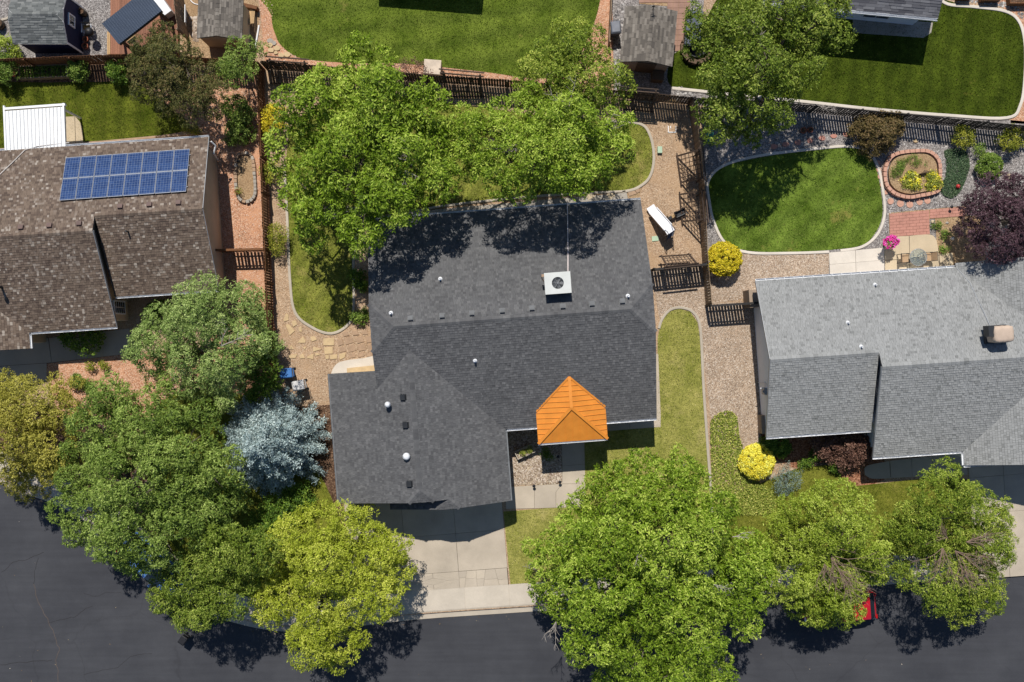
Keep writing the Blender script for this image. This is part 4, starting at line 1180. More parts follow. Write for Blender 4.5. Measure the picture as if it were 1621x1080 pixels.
# ------------------------------------------------------------------ trees and shrubs
def G(r, g, b, k=1.0):
    """leaf colour"""
    return tuple(min(0.9, c * k / 0.80) for c in srgb(r, g, b))
MAT['bark'] = m_wood('bark', (0.085, 0.068, 0.052), (0.17, 0.145, 0.12))
MAT['pale_bark'] = m_plain('bare_twig', (0.36, 0.32, 0.28), 0.9, 0, 0.2, 6.0)
MAT['brown_bark'] = m_plain('dry_twig', (0.22, 0.15, 0.11), 0.9, 0, 0.2, 6.0)
LEAF = {
 'green': m_leaf('leaf_green', G(58,78,8), G(108,134,28), G(174,188,84)),
 'green2': m_leaf('leaf_green_soft', G(52,68,12), G(96,116,32), G(158,168,80)),
 'lime': m_leaf('leaf_lime', G(76,94,16), G(126,144,40), G(178,188,90)),
 'mixed': m_leaf('leaf_mixed', G(60,78,12), G(108,128,36), G(172,178,82)),
 'olive': m_leaf('leaf_olive', G(82,84,22), G(136,132,48), G(184,176,90)),
 'yolive': m_leaf('leaf_yellow_olive', G(88,100,14), G(146,158,42), G(192,194,88)),
 'deep': m_leaf('leaf_deep', G(50,68,18), G(98,120,44), G(158,174,92)),
 'grey': m_leaf('leaf_grey_green', G(70,90,36), G(114,136,66), G(172,184,116), 0.2),
 'dark':   m_leaf('leaf_dark',   G(46,56,22), G(80,82,38), G(116,102,64), 0.18),
 'bronze': m_leaf('leaf_bronze', G(58,54,28), G(92,80,44), G(128,106,74), 0.15),
 'purple': m_leaf('leaf_purple', G(40,26,30), G(62,42,48), G(106,80,88), 0.12, 0.4),
 'redbr':  m_leaf('leaf_red_brown', G(66,44,38), G(102,74,62), G(136,106,90), 0.12),
 'spruce': m_leaf('needle_blue', G(92,110,112), G(142,160,160), G(198,210,206), 0.08, 0.3),
 'gold': m_leaf('leaf_gold', G(104,112,16), G(196,176,32), G(228,206,72)),
 'butter': m_leaf('leaf_butter', G(206,182,40), G(236,214,72), G(244,230,124)),
 'shrub':  m_leaf('leaf_shrub',  G(62,84,24), G(96,122,44), G(144,160,78)),
 'yshrub': m_leaf('leaf_yellow_shrub', G(82,94,26), G(126,132,44), G(172,166,66)),
 'blueg':  m_leaf('leaf_blue_grey', G(70,88,80), G(104,122,112), G(144,158,146), 0.1),
 'ivy':    m_leaf('leaf_ivy',    G(42,66,16), G(78,106,32), G(128,148,58)),
 'cover':  m_leaf('leaf_cover',  G(84,102,30), G(126,138,54), G(192,188,104)),
 'thyme':  m_leaf('leaf_thyme',  G(46,64,44), G(64,86,58), G(96,112,80), 0.08),
 'pinkfl': m_leaf('petal_pink',  G(176,30,120), G(220,50,160), G(238,120,200)),
 'yelfl':  m_leaf('petal_yellow', G(214,186,30), G(238,214,50), G(246,232,120)),
}
def unit(v): return v / np.maximum(1e-9, np.linalg.norm(v, axis=-1, keepdims=True))

def leaf_cloud(pos, out, size, aspect=0.55, upb=0.75, rnd=0.75, tint=None):
    """one small pointed leaf per position; returns verts, quads, tint"""
    n = len(pos)
    nrm = unit(out * 0.55 + np.array([0, 0, upb]) + nrg.normal(size=(n, 3)) * rnd)
    a = nrg.normal(size=(n, 3)); a = unit(a - nrm * (a * nrm).sum(1, keepdims=True))
    b = np.cross(nrm, a)
    s = (size * (0.65 + 0.7 * nrg.random(n)))[:, None]
    v = np.empty((n, 4, 3))
    v[:, 0] = pos - a * s * 0.5
    v[:, 1] = pos + b * s * aspect * 0.5 + a * s * 0.06
    v[:, 2] = pos + a * s * 0.5 - nrm * s * 0.08
    v[:, 3] = pos - b * s * aspect * 0.5 + a * s * 0.06
    tt = np.repeat(tint if tint is not None else nrg.random(n), 4)
    return v.reshape(-1, 3), np.arange(n * 4).reshape(-1, 4), tt

def lobes_to_world(lobes, flat):
    out = []
    for L in lobes:
        px, py, rp, zt = L[:4]
        R_ = rp * (CAM_H - zt + 1.0) / FOC
        Rz = min(R_ * flat, zt * 0.72)
        out.append((P(px, py, zt - Rz * 0.75), R_, Rz, zt))
    return out

def crown(lobes, leaf, parent, lsize=0.16, dens=230, clump=0.55, flat=0.75, gaps=0.0, aspect=0.55, name='crown', upb=0.75, inner=0.3, squash=0.7, ball=False):
    W_ = lobes_to_world(lobes, flat)
    P3 = []; O3 = []; TT = []
    for i, (c, R_, Rz, zt) in enumerate(W_):
        c = np.array(c) - np.array([0, 0, Rz * 0.25]); ab = np.array([R_, R_, Rz])
        sa = 2 * math.pi * R_ * (0.5 * R_ + 0.5 * Rz) * 1.25
        k = max(4, int(sa / (clump * clump * 1.15)))
        k2 = int(k * inner)
        d = nrg.normal(size=(k * 3, 3)); d = unit(d); d = d[d[:, 2] > -0.35][:k + k2]
        k = min(k, len(d))
        rad = np.concatenate([0.80 + 0.22 * nrg.random(k), 0.35 + 0.35 * nrg.random(len(d) - k)])
        if ball: rad[:k] = 0.93 + 0.06*nrg.random(k)
        # bumpy outline
        bump = 1 + 0.13 * np.sin(d[:, 0]*5 + i) * np.cos(d[:, 1]*6 + 2*i) + 0.07*np.sin(d[:, 2]*9 + d[:, 0]*7 + i)
        if ball: bump = 1.0 + 0*bump
        cc_ = c + d * ab * (rad * bump)[:, None]
        keep = np.ones(len(cc_), bool)
        for j, (c2, R2_, Rz2, z2) in enumerate(W_):
            if j == i: continue
            q = (cc_ - (np.array(c2) - np.array([0, 0, Rz2*0.25]))) / np.array([R2_, R2_, Rz2])
            keep &= (q * q).sum(1) > 0.42
        keep &= nrg.random(len(cc_)) > gaps
        keep &= cc_[:, 2] > min(0.35, zt * 0.3)
        cc_ = cc_[keep]; dd = d[keep]
        for m_ in range(len(cc_)):
            rc = clump * (0.6 + 0.75 * nrg.random())
            nl = max(5, int(dens * rc * rc * (0.75 + 0.5 * nrg.random())))
            q = unit(nrg.normal(size=(nl, 3))) * (nrg.random((nl, 1)) ** 0.45)
            q[:, 2] = np.abs(q[:, 2]) * 0.9 + q[:, 2] * 0.25
            P3.append(cc_[m_] + q * np.array([rc, rc, rc * squash])); O3.append(q * 0.7 + dd[m_] * 0.5)
            TT.append(np.full(nl, nrg.random()))
    v, f, tt = leaf_cloud(np.concatenate(P3), np.concatenate(O3), lsize, aspect, upb, 0.75, np.concatenate(TT))
    off = np.array(origin(parent)); me = np_mesh(name, v - off, f, leaf, tt)
    return link(name, me, parent)

def tufted(lobes, leaf, parent, lsize=0.168, tuft=0.258, per=12, flat=0.75, gaps=0.08, aspect=0.38, puff=0.44, open_=1.25, inner=0.07, name='crown'):
    """tree crown: lobes carry puffs, puffs carry tufts, each tuft is a spray of pointed leaves"""
    W_ = lobes_to_world(lobes, flat); C3 = []; O3 = []; TT = []
    for i, (c, R_, Rz, zt) in enumerate(W_):
        c = np.array(c) - np.array([0, 0, Rz * 0.25]); ab = np.array([R_, R_, Rz])
        rp = float(np.clip(R_ * puff, 0.5, 1.35)); pts = []; rr = []
        for _ in range(420):
            d = unit(nrg.normal(size=3))
            if d[2] < -0.30: continue
            r_ = rp * (0.65 + 0.6 * nrg.random()); p = c + d * ab * (0.58 + 0.34 * nrg.random()**0.7)
            if all(np.linalg.norm(p - q) > open_ * 0.64 * (r_ + s_) for q, s_ in zip(pts, rr)): pts.append(p); rr.append(r_)
        top = c + np.array([0, 0, Rz*0.8])
        if all(np.linalg.norm(top - q) > rp*0.8 for q in pts): pts.append(top); rr.append(rp)
        for p, r_ in zip(pts, rr):
            bad = False
            for j, (c2, R2_, Rz2, z2) in enumerate(W_):
                if j == i: continue
                q = (p - (np.array(c2) - np.array([0, 0, Rz2*0.25]))) / np.array([R2_, R2_, Rz2])
                if (q*q).sum() < 0.38: bad = True
            if bad or nrg.random() < gaps: continue
            n = max(6, int(2*math.pi*r_*r_*1.05 / (tuft*tuft*0.75)))
            d = unit(nrg.normal(size=(n*2, 3)) + np.array([0, 0, 0.25])); d = d[d[:, 2] > -0.12][:n]
            rad = r_ * (0.74 + 0.32 * nrg.random(len(d))**0.7)
            C3.append(p + d * rad[:, None] * np.array([1, 1, 0.85])); O3.append(d); TT.append(np.clip(nrg.random() * 0.7 + 0.3*nrg.random(len(d)), 0, 1))
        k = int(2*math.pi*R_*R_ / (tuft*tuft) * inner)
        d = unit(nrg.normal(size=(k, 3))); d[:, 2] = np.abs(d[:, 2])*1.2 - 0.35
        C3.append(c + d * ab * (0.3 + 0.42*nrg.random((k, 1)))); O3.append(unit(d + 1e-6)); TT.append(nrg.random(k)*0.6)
    C3 = np.concatenate(C3); O3 = np.concatenate(O3); TT = np.concatenate(TT)
    ok = C3[:, 2] > 0.4; C3, O3, TT = C3[ok], O3[ok], TT[ok]
    n = len(C3)
    ctr = np.repeat(C3, per, 0); out = np.repeat(O3, per, 0); tt = np.repeat(TT, per)
    ax = nrg.normal(size=(n*per, 3)); ax = unit(ax - out * (ax*out).sum(1, keepdims=True)); lift = 0.15 + 0.75*nrg.random((n*per, 1))
    ax = unit(ax + out*lift)
    L = lsize * (0.45 + 0.95*nrg.random((n*per, 1)))
    st_ = ctr + ax * tuft * 0.10 * nrg.random((n*per, 1)) + nrg.normal(size=(n*per, 3)) * tuft * 0.22
    nrm = out*0.5 + np.array([0, 0, 0.7]) + nrg.normal(size=(n*per, 3))*0.38; nrm = unit(nrm - ax * (nrm*ax).sum(1, keepdims=True))
    sd = np.cross(nrm, ax); v = np.empty((n*per, 4, 3))
    v[:, 0] = st_; v[:, 1] = st_ + ax*L*0.45 + sd*L*aspect*0.5; v[:, 2] = st_ + ax*L - nrm*L*0.16; v[:, 3] = st_ + ax*L*0.45 - sd*L*aspect*0.5
    off = np.array(origin(parent)); me = np_mesh(name, v.reshape(-1, 3) - off, np.arange(n*per*4).reshape(-1, 4), leaf, np.repeat(tt, 4))
    globals()['NLEAF'] = globals().get('NLEAF', 0) + n*per
    return link(name, me, parent)

def limbs(parent, base, W_, r0, mat, seed=1):
    r = random.Random(seed); m = MB(); m.smooth = True
    zt = max(w[3] for w in W_); fork = base + Vector((0, 0, zt * 0.30))
    m.tube([base - Vector((0,0,0.1)), base + Vector((0, 0, 0.25)), base + Vector((r.uniform(-.1,.1), r.uniform(-.1,.1), zt*0.16)), fork], [r0*1.5, r0*1.1, r0*0.95, r0*0.85], 9)
    for c, R_, Rz, z in W_:
        tgt = Vector(c) - Vector((0, 0, Rz * 0.1))
        mid = fork.lerp(tgt, 0.5) + Vector((r.uniform(-.35,.35), r.uniform(-.35,.35), r.uniform(0, .4)))
        m.tube([fork - Vector((0,0,0.2)), mid, tgt], [r0*0.55, r0*0.34, r0*0.14], 6)
        for k in range(5):
            an = r.uniform(0, 6.283); d = Vector((math.cos(an), math.sin(an), r.uniform(0.1, .7)))
            s0 = mid.lerp(tgt, r.uniform(0.3, 1))
            e = s0 + Vector((d.x*R_*0.75, d.y*R_*0.75, d.z*Rz*0.75))
            m.tube([s0, s0.lerp(e, .5) + Vector((0,0,r.uniform(-.1,.2))), e], [r0*0.16, r0*0.09, r0*0.03], 5)
    return m.build('trunk', mat, parent)

def twigs(parent, spots, mat, name='bare_branch', seed=3):
    """dead leafless sprays: (px, py, z, heading deg, length m, count)"""
    r = random.Random(seed)
    for px, py, z, hd, L, k in spots:
        b = P(px, py, z); m = MB()
        for i in range(k):
            an = math.radians(hd + r.uniform(-34, 34)); l = L * r.uniform(0.55, 1.1)
            p = b + Vector((r.uniform(-.02,.02), r.uniform(-.02,.02), r.uniform(-.03,.02)))
            d = Vector((math.cos(an), math.sin(an), r.uniform(0.0, 0.4)))
            pts = [p]
            for j in range(4):
                d = (d + Vector((r.uniform(-.36,.36), r.uniform(-.36,.36), r.uniform(-.12,.16)))).normalized(); pts.append(pts[-1] + d*l/4)
            m.tube(pts, [0.020, 0.016, 0.012, 0.008, 0.004], 4, False)
            for j in (1, 2, 3):
                for _ in range(2):
                    a2 = an + r.choice((-1, 1)) * r.uniform(.35, .9); d2 = Vector((math.cos(a2), math.sin(a2), r.uniform(0, .4)))
                    e1 = pts[j] + d2*l*0.16; m.tube([pts[j], e1, e1 + (d2 + Vector((r.uniform(-.4,.4), r.uniform(-.4,.4), 0)))*l*0.1], [0.010, 0.008, 0.004], 4, False)
        m.build(name, mat, parent)

def tree(name, label, lobes, leaf, base=None, r0=0.22, cat='tree', group=None, tw=None, tw_mat='pale_bark', flat=1.05, seed=1, **kw):
    jit = random.Random(seed*7)
    lobes = [(L[0], L[1], L[2], L[3] + jit.uniform(-1.0, 1.0)) for L in lobes]
    W_ = lobes_to_world(lobes, flat)
    if base is None:
        s_ = sum(w[1]**2 for w in W_); b = sum((Vector((w[0].x, w[0].y, 0))*w[1]**2 for w in W_), Vector()) / s_
    else: b = P(*base)
    t_ = empty(name, b, label, cat, group)
    limbs(t_, b, W_, r0, MAT['bark'], seed)
    tufted(lobes, LEAF[leaf], t_, flat=flat, **kw)
    if tw: twigs(t_, tw, MAT[tw_mat], seed=seed)
    return t_

tree('shade_tree', 'largest bright green shade tree behind the charcoal roof house', [(575,112,46,6.6),(505,168,58,7.4),(600,175,66,8.6),(668,170,44,7.2),(463,232,44,6.8),(548,245,66,9.0),(640,245,64,8.6),
     (690,225,36,6.8),(480,300,40,6.8),(520,345,52,7.2),(615,318,52,9.2),(575,365,36,7.6),(690,285,36,9.0)], 'green', (585,255), 0.32,
     tw=[(652,262,8.3,80,1.6,3),(642,268,8.1,-60,1.3,3),(535,345,6.2,150,1.9,4),(548,335,6.2,30,1.2,3)], lsize=0.183, tuft=0.294, per=13, gaps=0.10, seed=2)
tree('shade_tree', 'green tree over the back lawn with dead grey twigs in its crown', [(832,185,52,8.2),(768,222,44,7.8),(900,208,52,8.8),(848,250,56,9.4),(945,238,42,8.4),(790,268,38,8.2),(905,272,42,8.4),(742,200,32,6.8),(738,245,36,7.2),(975,200,26,7.0)], 'green', (860,240), 0.26,
     tw=[(828,236,7.6,-150,2.2,4),(822,228,7.6,170,1.8,3),(900,178,7.2,120,1.8,3),(952,205,6.4,10,1.9,4)], lsize=0.151, tuft=0.266, per=13, gaps=0.06, seed=3)
tree('shade_tree', 'yellowish green tree leaning over the north fence', [(902,72,44,7.4),(868,118,46,7.2),(930,125,46,7.0),(968,135,30,6.2),(890,158,40,6.4),(845,150,32,6.0)], 'mixed', (905,130), 0.2, lsize=0.135, tuft=0.248, per=13, gaps=0.14, seed=4)
tree('shade_tree', 'tall open-crowned tree over the gravel of the right back yard', [(1128,28,38,7.4),(1178,52,44,8.2),(1148,120,40,7.6),(1212,105,46,8.4),(1282,45,52,8.6),(1245,15,44,8.0),(1145,178,40,6.6),(1205,165,42,7.0),(1262,110,38,7.2),(1318,20,30,7.0),(1120,70,28,6.6),(1185,205,26,5.6)],
     'green2', (1205,110), 0.32, tw=[(1205,70,8,100,1.6,3),(1290,165,4.5,-20,1.4,2)], lsize=0.159, tuft=0.276, per=13, gaps=0.12, open_=1.25, seed=5)
tree('crabapple_tree', 'dark bronze-green spreading tree beside the tilted metal pavilion', [(275,100,42,5.0),(240,88,34,4.6),(310,120,40,4.8),(265,145,36,4.4),(300,160,30,4.0),(222,120,28,4.0),(330,150,26,3.8),(258,60,24,3.8)], 'dark', (280,125), 0.18, lsize=0.119, tuft=0.220, per=12, gaps=0.14, seed=6)
tree('ornamental_tree', 'small round green tree at the corner of two fences', [(382,92,27,4.6),(376,112,24,4.2),(396,78,18,4.0)], 'deep', (390,108), 0.1, lsize=0.111, tuft=0.202, per=12, gaps=0.05, seed=7)
tree('aspen_tree', 'grey-green airy tree in front of the brown roofed house', [(310,500,56,7.0),(362,490,44,6.6),(262,530,44,6.4),(330,555,58,7.2),(385,545,44,6.4),(232,555,34,5.6),(290,590,44,6.0),(360,600,48,6.0),(398,505,26,5.2)], 'grey', (330,560), 0.22,
     tw=[(350,548,7.2,60,1.8,3),(330,520,7,20,1.2,3)], lsize=0.119, tuft=0.240, per=14, gaps=0.14, open_=1.2, seed=8)
tree('street_tree', 'yellow-olive tree at the left edge beside the street', [(40,650,50,5.6),(95,660,36,5.2),(20,705,52,5.8),(75,715,46,5.6),(45,755,36,4.8),(-20,680,46,5.4),(100,615,22,4.2),(5,620,30,4.6)], 'olive', (40,700), 0.2, lsize=0.119, tuft=0.240, per=14, gaps=0.08, open_=1.15, seed=9)
tree('street_tree', 'broad deep green tree on the street corner', [(165,680,54,7.4),(230,690,60,8.2),(300,700,50,7.6),(130,740,46,6.6),(205,765,64,8.4),(285,770,58,8.0),(345,745,40,6.8),(132,820,46,6.8),(195,845,52,8.4),(265,850,50,8.6),(335,810,44,6.6),(218,885,30,7.4),(370,790,28,5.6),(180,635,36,6.2),(250,640,40,6.6)],
     'deep', (235,775), 0.34, lsize=0.135, tuft=0.258, per=14, gaps=0.06, open_=1.2, seed=10)
tree('street_tree', 'green tree spreading low over the dark street shadow', [(345,880,48,6.6),(290,925,46,6.4),(350,935,44,6.6),(400,880,38,6.2),(300,968,28,6.4),(330,960,30,6.6),(257,950,20,5.8)], 'green2', (345,915), 0.2, lsize=0.127, tuft=0.248, per=14, gaps=0.06, open_=1.15, seed=11)
tree('street_tree', 'yellow-green tree shading the left side of the driveway', [(470,850,40,5.4),(505,835,34,5.0),(570,850,44,5.6),(440,890,38,5.0),(515,900,50,6.2),(590,890,44,5.8),(620,905,30,5.0),(440,945,40,4.8),(515,960,50,5.8),(585,945,44,5.4),(500,1010,44,4.8),(545,1010,36,4.8),(425,965,24,4.0),(527,1045,14,3.6),(618,870,26,4.6),(545,825,24,4.4)], 'yolive', (525,935), 0.24,
     lsize=0.119, tuft=0.240, per=14, gaps=0.10, open_=1.15, seed=12)
tree('street_tree', 'huge bright green tree between the driveway and the street', [(955,785,42,6.6),(1000,790,60,7.8),(1075,780,50,7.2),(912,835,42,6.2),(975,850,66,8.6),(1055,860,68,9.0),(1125,830,54,7.6),(890,890,46,6.4),(960,920,66,8.6),(1040,940,68,9.0),(1115,910,60,8.0),(1175,880,46,6.6),(900,950,38,5.6),
     (945,1000,52,7.2),(1020,1020,58,7.8),(1095,1000,54,7.2),(1165,960,46,6.2),(1000,1065,46,6.4),(1075,1070,44,6.0),(866,870,26,4.8),(1080,735,20,4.6),(850,950,18,4.2),(1200,920,30,5.2),(965,752,16,4.4),(1130,1060,30,5.2)], 'green', (1035,915), 0.38,
     tw=[(880,985,5.4,-100,1.4,3),(1010,870,9,-60,1.2,2),(1160,850,7.2,20,1.4,2),(1130,925,8,0,1.4,2),(1110,1005,7.2,-80,1.2,2),(850,905,5,150,1.0,2)], lsize=0.159, tuft=0.276, per=13, gaps=0.10, open_=1.2, seed=13)
tree('street_tree', 'green tree with a brown dead spray hiding a red car', [(1278,822,42,6.2),(1330,820,50,6.6),(1250,865,46,6.2),(1310,880,52,6.8),(1370,865,40,6.0),(1260,920,42,5.6),(1320,930,44,5.6),(1334,962,29,4.6),(1230,842,24,5.0),(1290,960,36,4.8),(1384,898,24,5.0)], 'lime', (1310,885), 0.22,
     tw=[(1316,880,5.9,-50,3.0,10),(1330,905,5.9,-40,2.0,8),(1305,893,6.1,-80,1.6,6),(1322,868,6.2,40,1.5,6)], tw_mat='brown_bark', lsize=0.127, tuft=0.248, per=14, gaps=0.08, open_=1.15, seed=14)
tree('street_tree', 'rounded green tree beside the right driveway with a brown dead centre', [(1500,800,52,6.2),(1555,820,44,6.0),(1450,835,40,5.6),(1570,870,36,5.4),(1440,880,40,5.4),(1480,925,48,5.6),(1545,925,42,5.4),(1560,955,26,4.4),(1425,840,24,4.8),(1515,850,38,5.0),(1510,960,28,4.4)], 'mixed', (1510,870), 0.22,
     tw=[(1530,858,5.8,5,2.2,9),(1512,872,5.7,-30,2.6,9),(1492,868,5.7,-95,2.3,9),(1520,895,5.6,-70,1.8,8),(1500,852,5.8,150,1.6,7),(1545,872,5.6,-50,1.6,7)], tw_mat='brown_bark', lsize=0.119, tuft=0.240, per=14, gaps=0.08, open_=1.15, seed=15)
tree('plum_tree', 'dark purple-leaved tree at the right edge', [(1572,318,34,4.4),(1605,310,32,4.2),(1560,350,36,4.6),(1600,350,42,5.0),(1580,385,34,4.2),(1618,385,34,4.2),(1545,335,24,3.6),(1640,340,36,4.6)], 'purple', (1590,352), 0.16, lsize=0.111, tuft=0.212, per=13, gaps=0.03, open_=1.1, seed=16)

# blue spruce: whorls of drooping boughs with needle tufts
def spruce(label, px, py, rp, ht, leaf):
    b = P(px, py, 0); b = P(px + (px-810.5)*-0.02, py, 0)
    t_ = empty('spruce_tree', b, label, 'tree'); R0 = rp * (CAM_H - 2) / FOC
    m = MB(); m.smooth = True; m.tube([b, b + Vector((0,0,ht*0.5)), b + Vector((0,0,ht))], [0.2, 0.12, 0.02], 8); 
    r = random.Random(5); P3 = []; O3 = []; TT = []
    z = 0.6
    while z < ht - 0.1:
        fr_ = 1 - z/ht; R_ = R0 * (fr_ ** 0.62) * r.uniform(0.92, 1.06); nb = max(5, int(17 * fr_ + 4))
        ph = r.uniform(0, 6.28)
        for k in range(nb):
            an = ph + 6.283*k/nb + r.uniform(-.15, .15); L = R_ * r.uniform(0.78, 1.12); d = np.array([math.cos(an), math.sin(an), 0.0]); sd = np.array([-d[1], d[0], 0.0])
            m.tube([b + Vector((0,0,z)), b + Vector((d[0]*L*0.95, d[1]*L*0.95, z + 0.1 - 0.12*L))], [0.04, 0.01], 4, False)
            nt = int(L / 0.17) + 1; tn_ = r.random()
            for q in range(nt):
                s_ = (q + 0.6) / nt
                if s_ < 0.22: continue
                wid = 0.52 * L * (1 - s_) * 0.38 + 0.07
                for side in (-1, -0.4, 0.4, 1):
                    c = np.array(b) + d * L * s_ + sd * wid * side * r.uniform(0.6, 1.1) + np.array([0, 0, z + 0.12 - 0.10*L*s_ + r.uniform(-.06,.08)])
                    n_ = 11; qv = nrg.normal(size=(n_, 3)) * np.array([0.085, 0.085, 0.055])
                    P3.append(c + qv); O3.append(unit(qv + 1e-6) * .4 + d*0.4); TT.append(np.full(n_, min(1, max(0, tn_*0.6 + r.random()*0.4))))
        z += 0.30
    m.build('trunk', MAT['bark'], t_)
    v, f, tt = leaf_cloud(np.concatenate(P3), np.concatenate(O3), 0.13, 0.34, 0.5, 0.9, np.concatenate(TT))
    link('crown', np_mesh('crown', v - np.array(b), f, LEAF[leaf], tt), t_)
spruce('silvery blue spruce beside the garage wall', 434, 695, 92, 6.4, 'spruce')

# ---- shrubs
def shrub(name, label, lobes, leaf, cat='shrub', group=None, lsize=0.09, dens=700, clump=0.2, flat=0.8, **kw):
    W_ = lobes_to_world(lobes, flat)
    b = Vector((W_[0][0].x, W_[0][0].y, 0)); t_ = empty(name, b, label, cat, group)
    m = MB()
    for c, R_, Rz, z in W_:
        for k in range(5):
            an = 6.283*k/5 + rng.random(); m.tube([b + Vector((0,0,-0.02)), Vector((c.x + math.cos(an)*R_*.5, c.y + math.sin(an)*R_*.5, max(0.1, z - Rz*0.8)))], [0.025, 0.008], 4, False)
    m.build('stems', MAT['bark'], t_)
    crown(lobes, LEAF[leaf], t_, lsize=lsize, dens=dens, clump=clump, flat=flat, name='foliage', **kw)
    return t_
shrub('rounded_shrub', 'round gold-yellow shrub beside the back garden edging', [(1147,410,26,1.5)], 'gold', lsize=0.10, dens=2000, clump=0.13, flat=0.75, ball=True)
shrub('rounded_shrub', 'butter-yellow round shrub in front of the grey roofed house', [(1199,731,27,1.2)], 'butter', lsize=0.15, dens=1700, clump=0.13, aspect=0.26, flat=0.75, ball=True)
shrub('juniper_shrub', 'blue-grey shrub next to the butter-yellow one', [(1247,757,22,0.9),(1240,770,16,0.8)], 'blueg', lsize=0.10, dens=420, aspect=0.25)
shrub('barberry_shrub', 'reddish brown shrub against the grey roofed house', [(1312,703,24,1.5),(1345,706,28,1.7),(1368,712,20,1.5),(1340,728,18,1.2)], 'redbr', lsize=0.10, clump=0.24, gaps=0.1)
shrub('barberry_shrub', 'olive-bronze bushy shrub by the dark back fence', [(1372,208,26,1.6),(1395,205,30,1.9),(1410,200,22,1.6),(1385,225,22,1.3)], 'bronze', lsize=0.10, clump=0.22)
shrub('low_shrub', 'dark green plant at the corner under the grey eave', [(1218,706,16,0.8),(1235,708,16,0.8),(1226,695,12,0.8)], 'ivy', lsize=0.12)
shrub('low_shrub', 'small green plants under the barberry by the grey house', [(1325,735,14,0.6),(1290,722,9,0.5),(1275,735,9,0.4)], 'ivy', lsize=0.10)
shrub('rounded_shrub', 'neat green ball shrub on grey gravel near the purple tree', [(1567,263,20,1.0)], 'shrub', lsize=0.08, dens=2000, clump=0.12, flat=0.75, ball=True)
shrub('rounded_shrub', 'green shrub in the dark fence shadow near the brick ring', [(1526,216,17,1.1)], 'yshrub', lsize=0.09)
shrub('rounded_shrub', 'green shrub in the dark fence shadow at the right edge', [(1601,220,19,1.2)], 'yshrub', lsize=0.09)
shrub('rounded_shrub', 'little green shrub between the fence shadow and the ball shrub', [(1549,237,10,0.6)], 'shrub', lsize=0.07)
shrub('low_shrub', 'leafless reddish shrub on the north lawn side of the fence', [(650,112,20,1.5),(665,118,17,1.4),(632,108,14,1.3)], 'redbr', lsize=0.08, clump=0.2, dens=240, gaps=0.35)
shrub('low_shrub', 'yellow-green bush squeezed beside the left fence under the big tree', [(432,185,20,1.8),(426,200,14,1.4)], 'gold', lsize=0.11, dens=300, clump=0.25)
shrub('low_shrub', 'small yellow-green bush at the left foot of the big tree', [(430,272,17,1.4)], 'yshrub', lsize=0.11, dens=300, clump=0.25)
shrub('low_shrub', 'spiky yellow-green bush on the gravel path by the left fence', [(438,372,17,1.3),(440,392,14,1.1)], 'yshrub', lsize=0.12, dens=340, clump=0.22, aspect=0.3)
shrub('low_shrub', 'upper green bush against the left wall of the charcoal roof house', [(566,436,12,0.8),(572,452,10,0.7)], 'ivy', lsize=0.10)
shrub('low_shrub', 'lower green bush against the left wall of the charcoal roof house', [(569,500,13,0.7)], 'shrub', lsize=0.10)
shrub('low_shrub', 'green climber mass over the left fence end by the bins', [(420,545,20,2.2),(420,580,22,2.3),(408,612,28,2.2),(430,606,13,1.5),(405,575,22,2.2)], 'ivy', lsize=0.12, dens=300, clump=0.28)
shrub('low_shrub', 'grey-green bushy plant beside the left fence below the gate', [(402,480,20,2.0),(410,500,16,1.8),(408,520,18,1.8)], 'grey', lsize=0.10, dens=320, clump=0.25)
shrub('low_shrub', 'dark green bushes filling the yard below the blue spruce', [(435,815,30,2.6),(470,790,26,2.0),(410,835,26,2.8),(445,850,24,2.4)], 'ivy', lsize=0.12, dens=260, clump=0.28)
shrub('rose_bush', 'dark green bush under the small corner tree', [(372,170,20,1.4),(385,182,16,1.2)], 'deep', lsize=0.1, gaps=0.2)
shrub('rose_bush', 'sprawling green bush on pink gravel near the stone ring bed', [(372,205,16,1.0),(388,210,16,1.0),(365,220,10,0.7)], 'deep', lsize=0.1, gaps=0.25)
shrub('low_shrub', 'two little yellow-green tufts at the edge of the left lawn', [(297,206,6,0.4),(308,208,7,0.4)], 'yshrub', lsize=0.07)
shrub('low_shrub', 'bright green bush by the wooden fence at the far left', [(8,72,16,1.2),(22,82,10,0.9)], 'lime', lsize=0.09)
shrub('low_shrub', 'dark green bush left of the raised vegetable bed', [(6,112,20,1.5),(-4,100,16,1.4)], 'shrub', lsize=0.09)
shrub('low_shrub', 'green bush right of the raised vegetable bed', [(121,108,15,1.2),(124,120,10,0.8)], 'shrub', lsize=0.09)
shrub('low_shrub', 'leafy bush between fence and bronze tree', [(183,112,16,1.3),(192,120,11,0.9)], 'ivy', lsize=0.1)
shrub('low_shrub', 'bushy green plant at the entry of the brown roofed house', [(120,535,20,1.4),(140,545,18,1.2),(105,530,12,1.0),(150,530,14,1.2)], 'ivy', lsize=0.14, dens=240, gaps=0.2)
shrub('low_shrub', 'small green bush behind the grey-green tree by the brown roof', [(245,492,14,1.2),(258,488,12,1.0)], 'ivy', lsize=0.11)
shrub('low_shrub', 'tiny bush at the left of the pink gravel bed', [(143,581,7,0.5)], 'yshrub', lsize=0.08)
shrub('low_shrub', 'tiny bush at the right of the pink gravel bed', [(164,579,7,0.5)], 'yshrub', lsize=0.08)
shrub('low_shrub', 'sprig plant between the yellow-olive tree and the pink bed', [(122,604,11,0.8),(140,611,8,0.6)], 'shrub', lsize=0.1)
shrub('grass_clump', 'round green clump in the shaded courtyard stones', [(867,718,10,0.45)], 'ivy', 'plant', lsize=0.12, aspect=0.2)
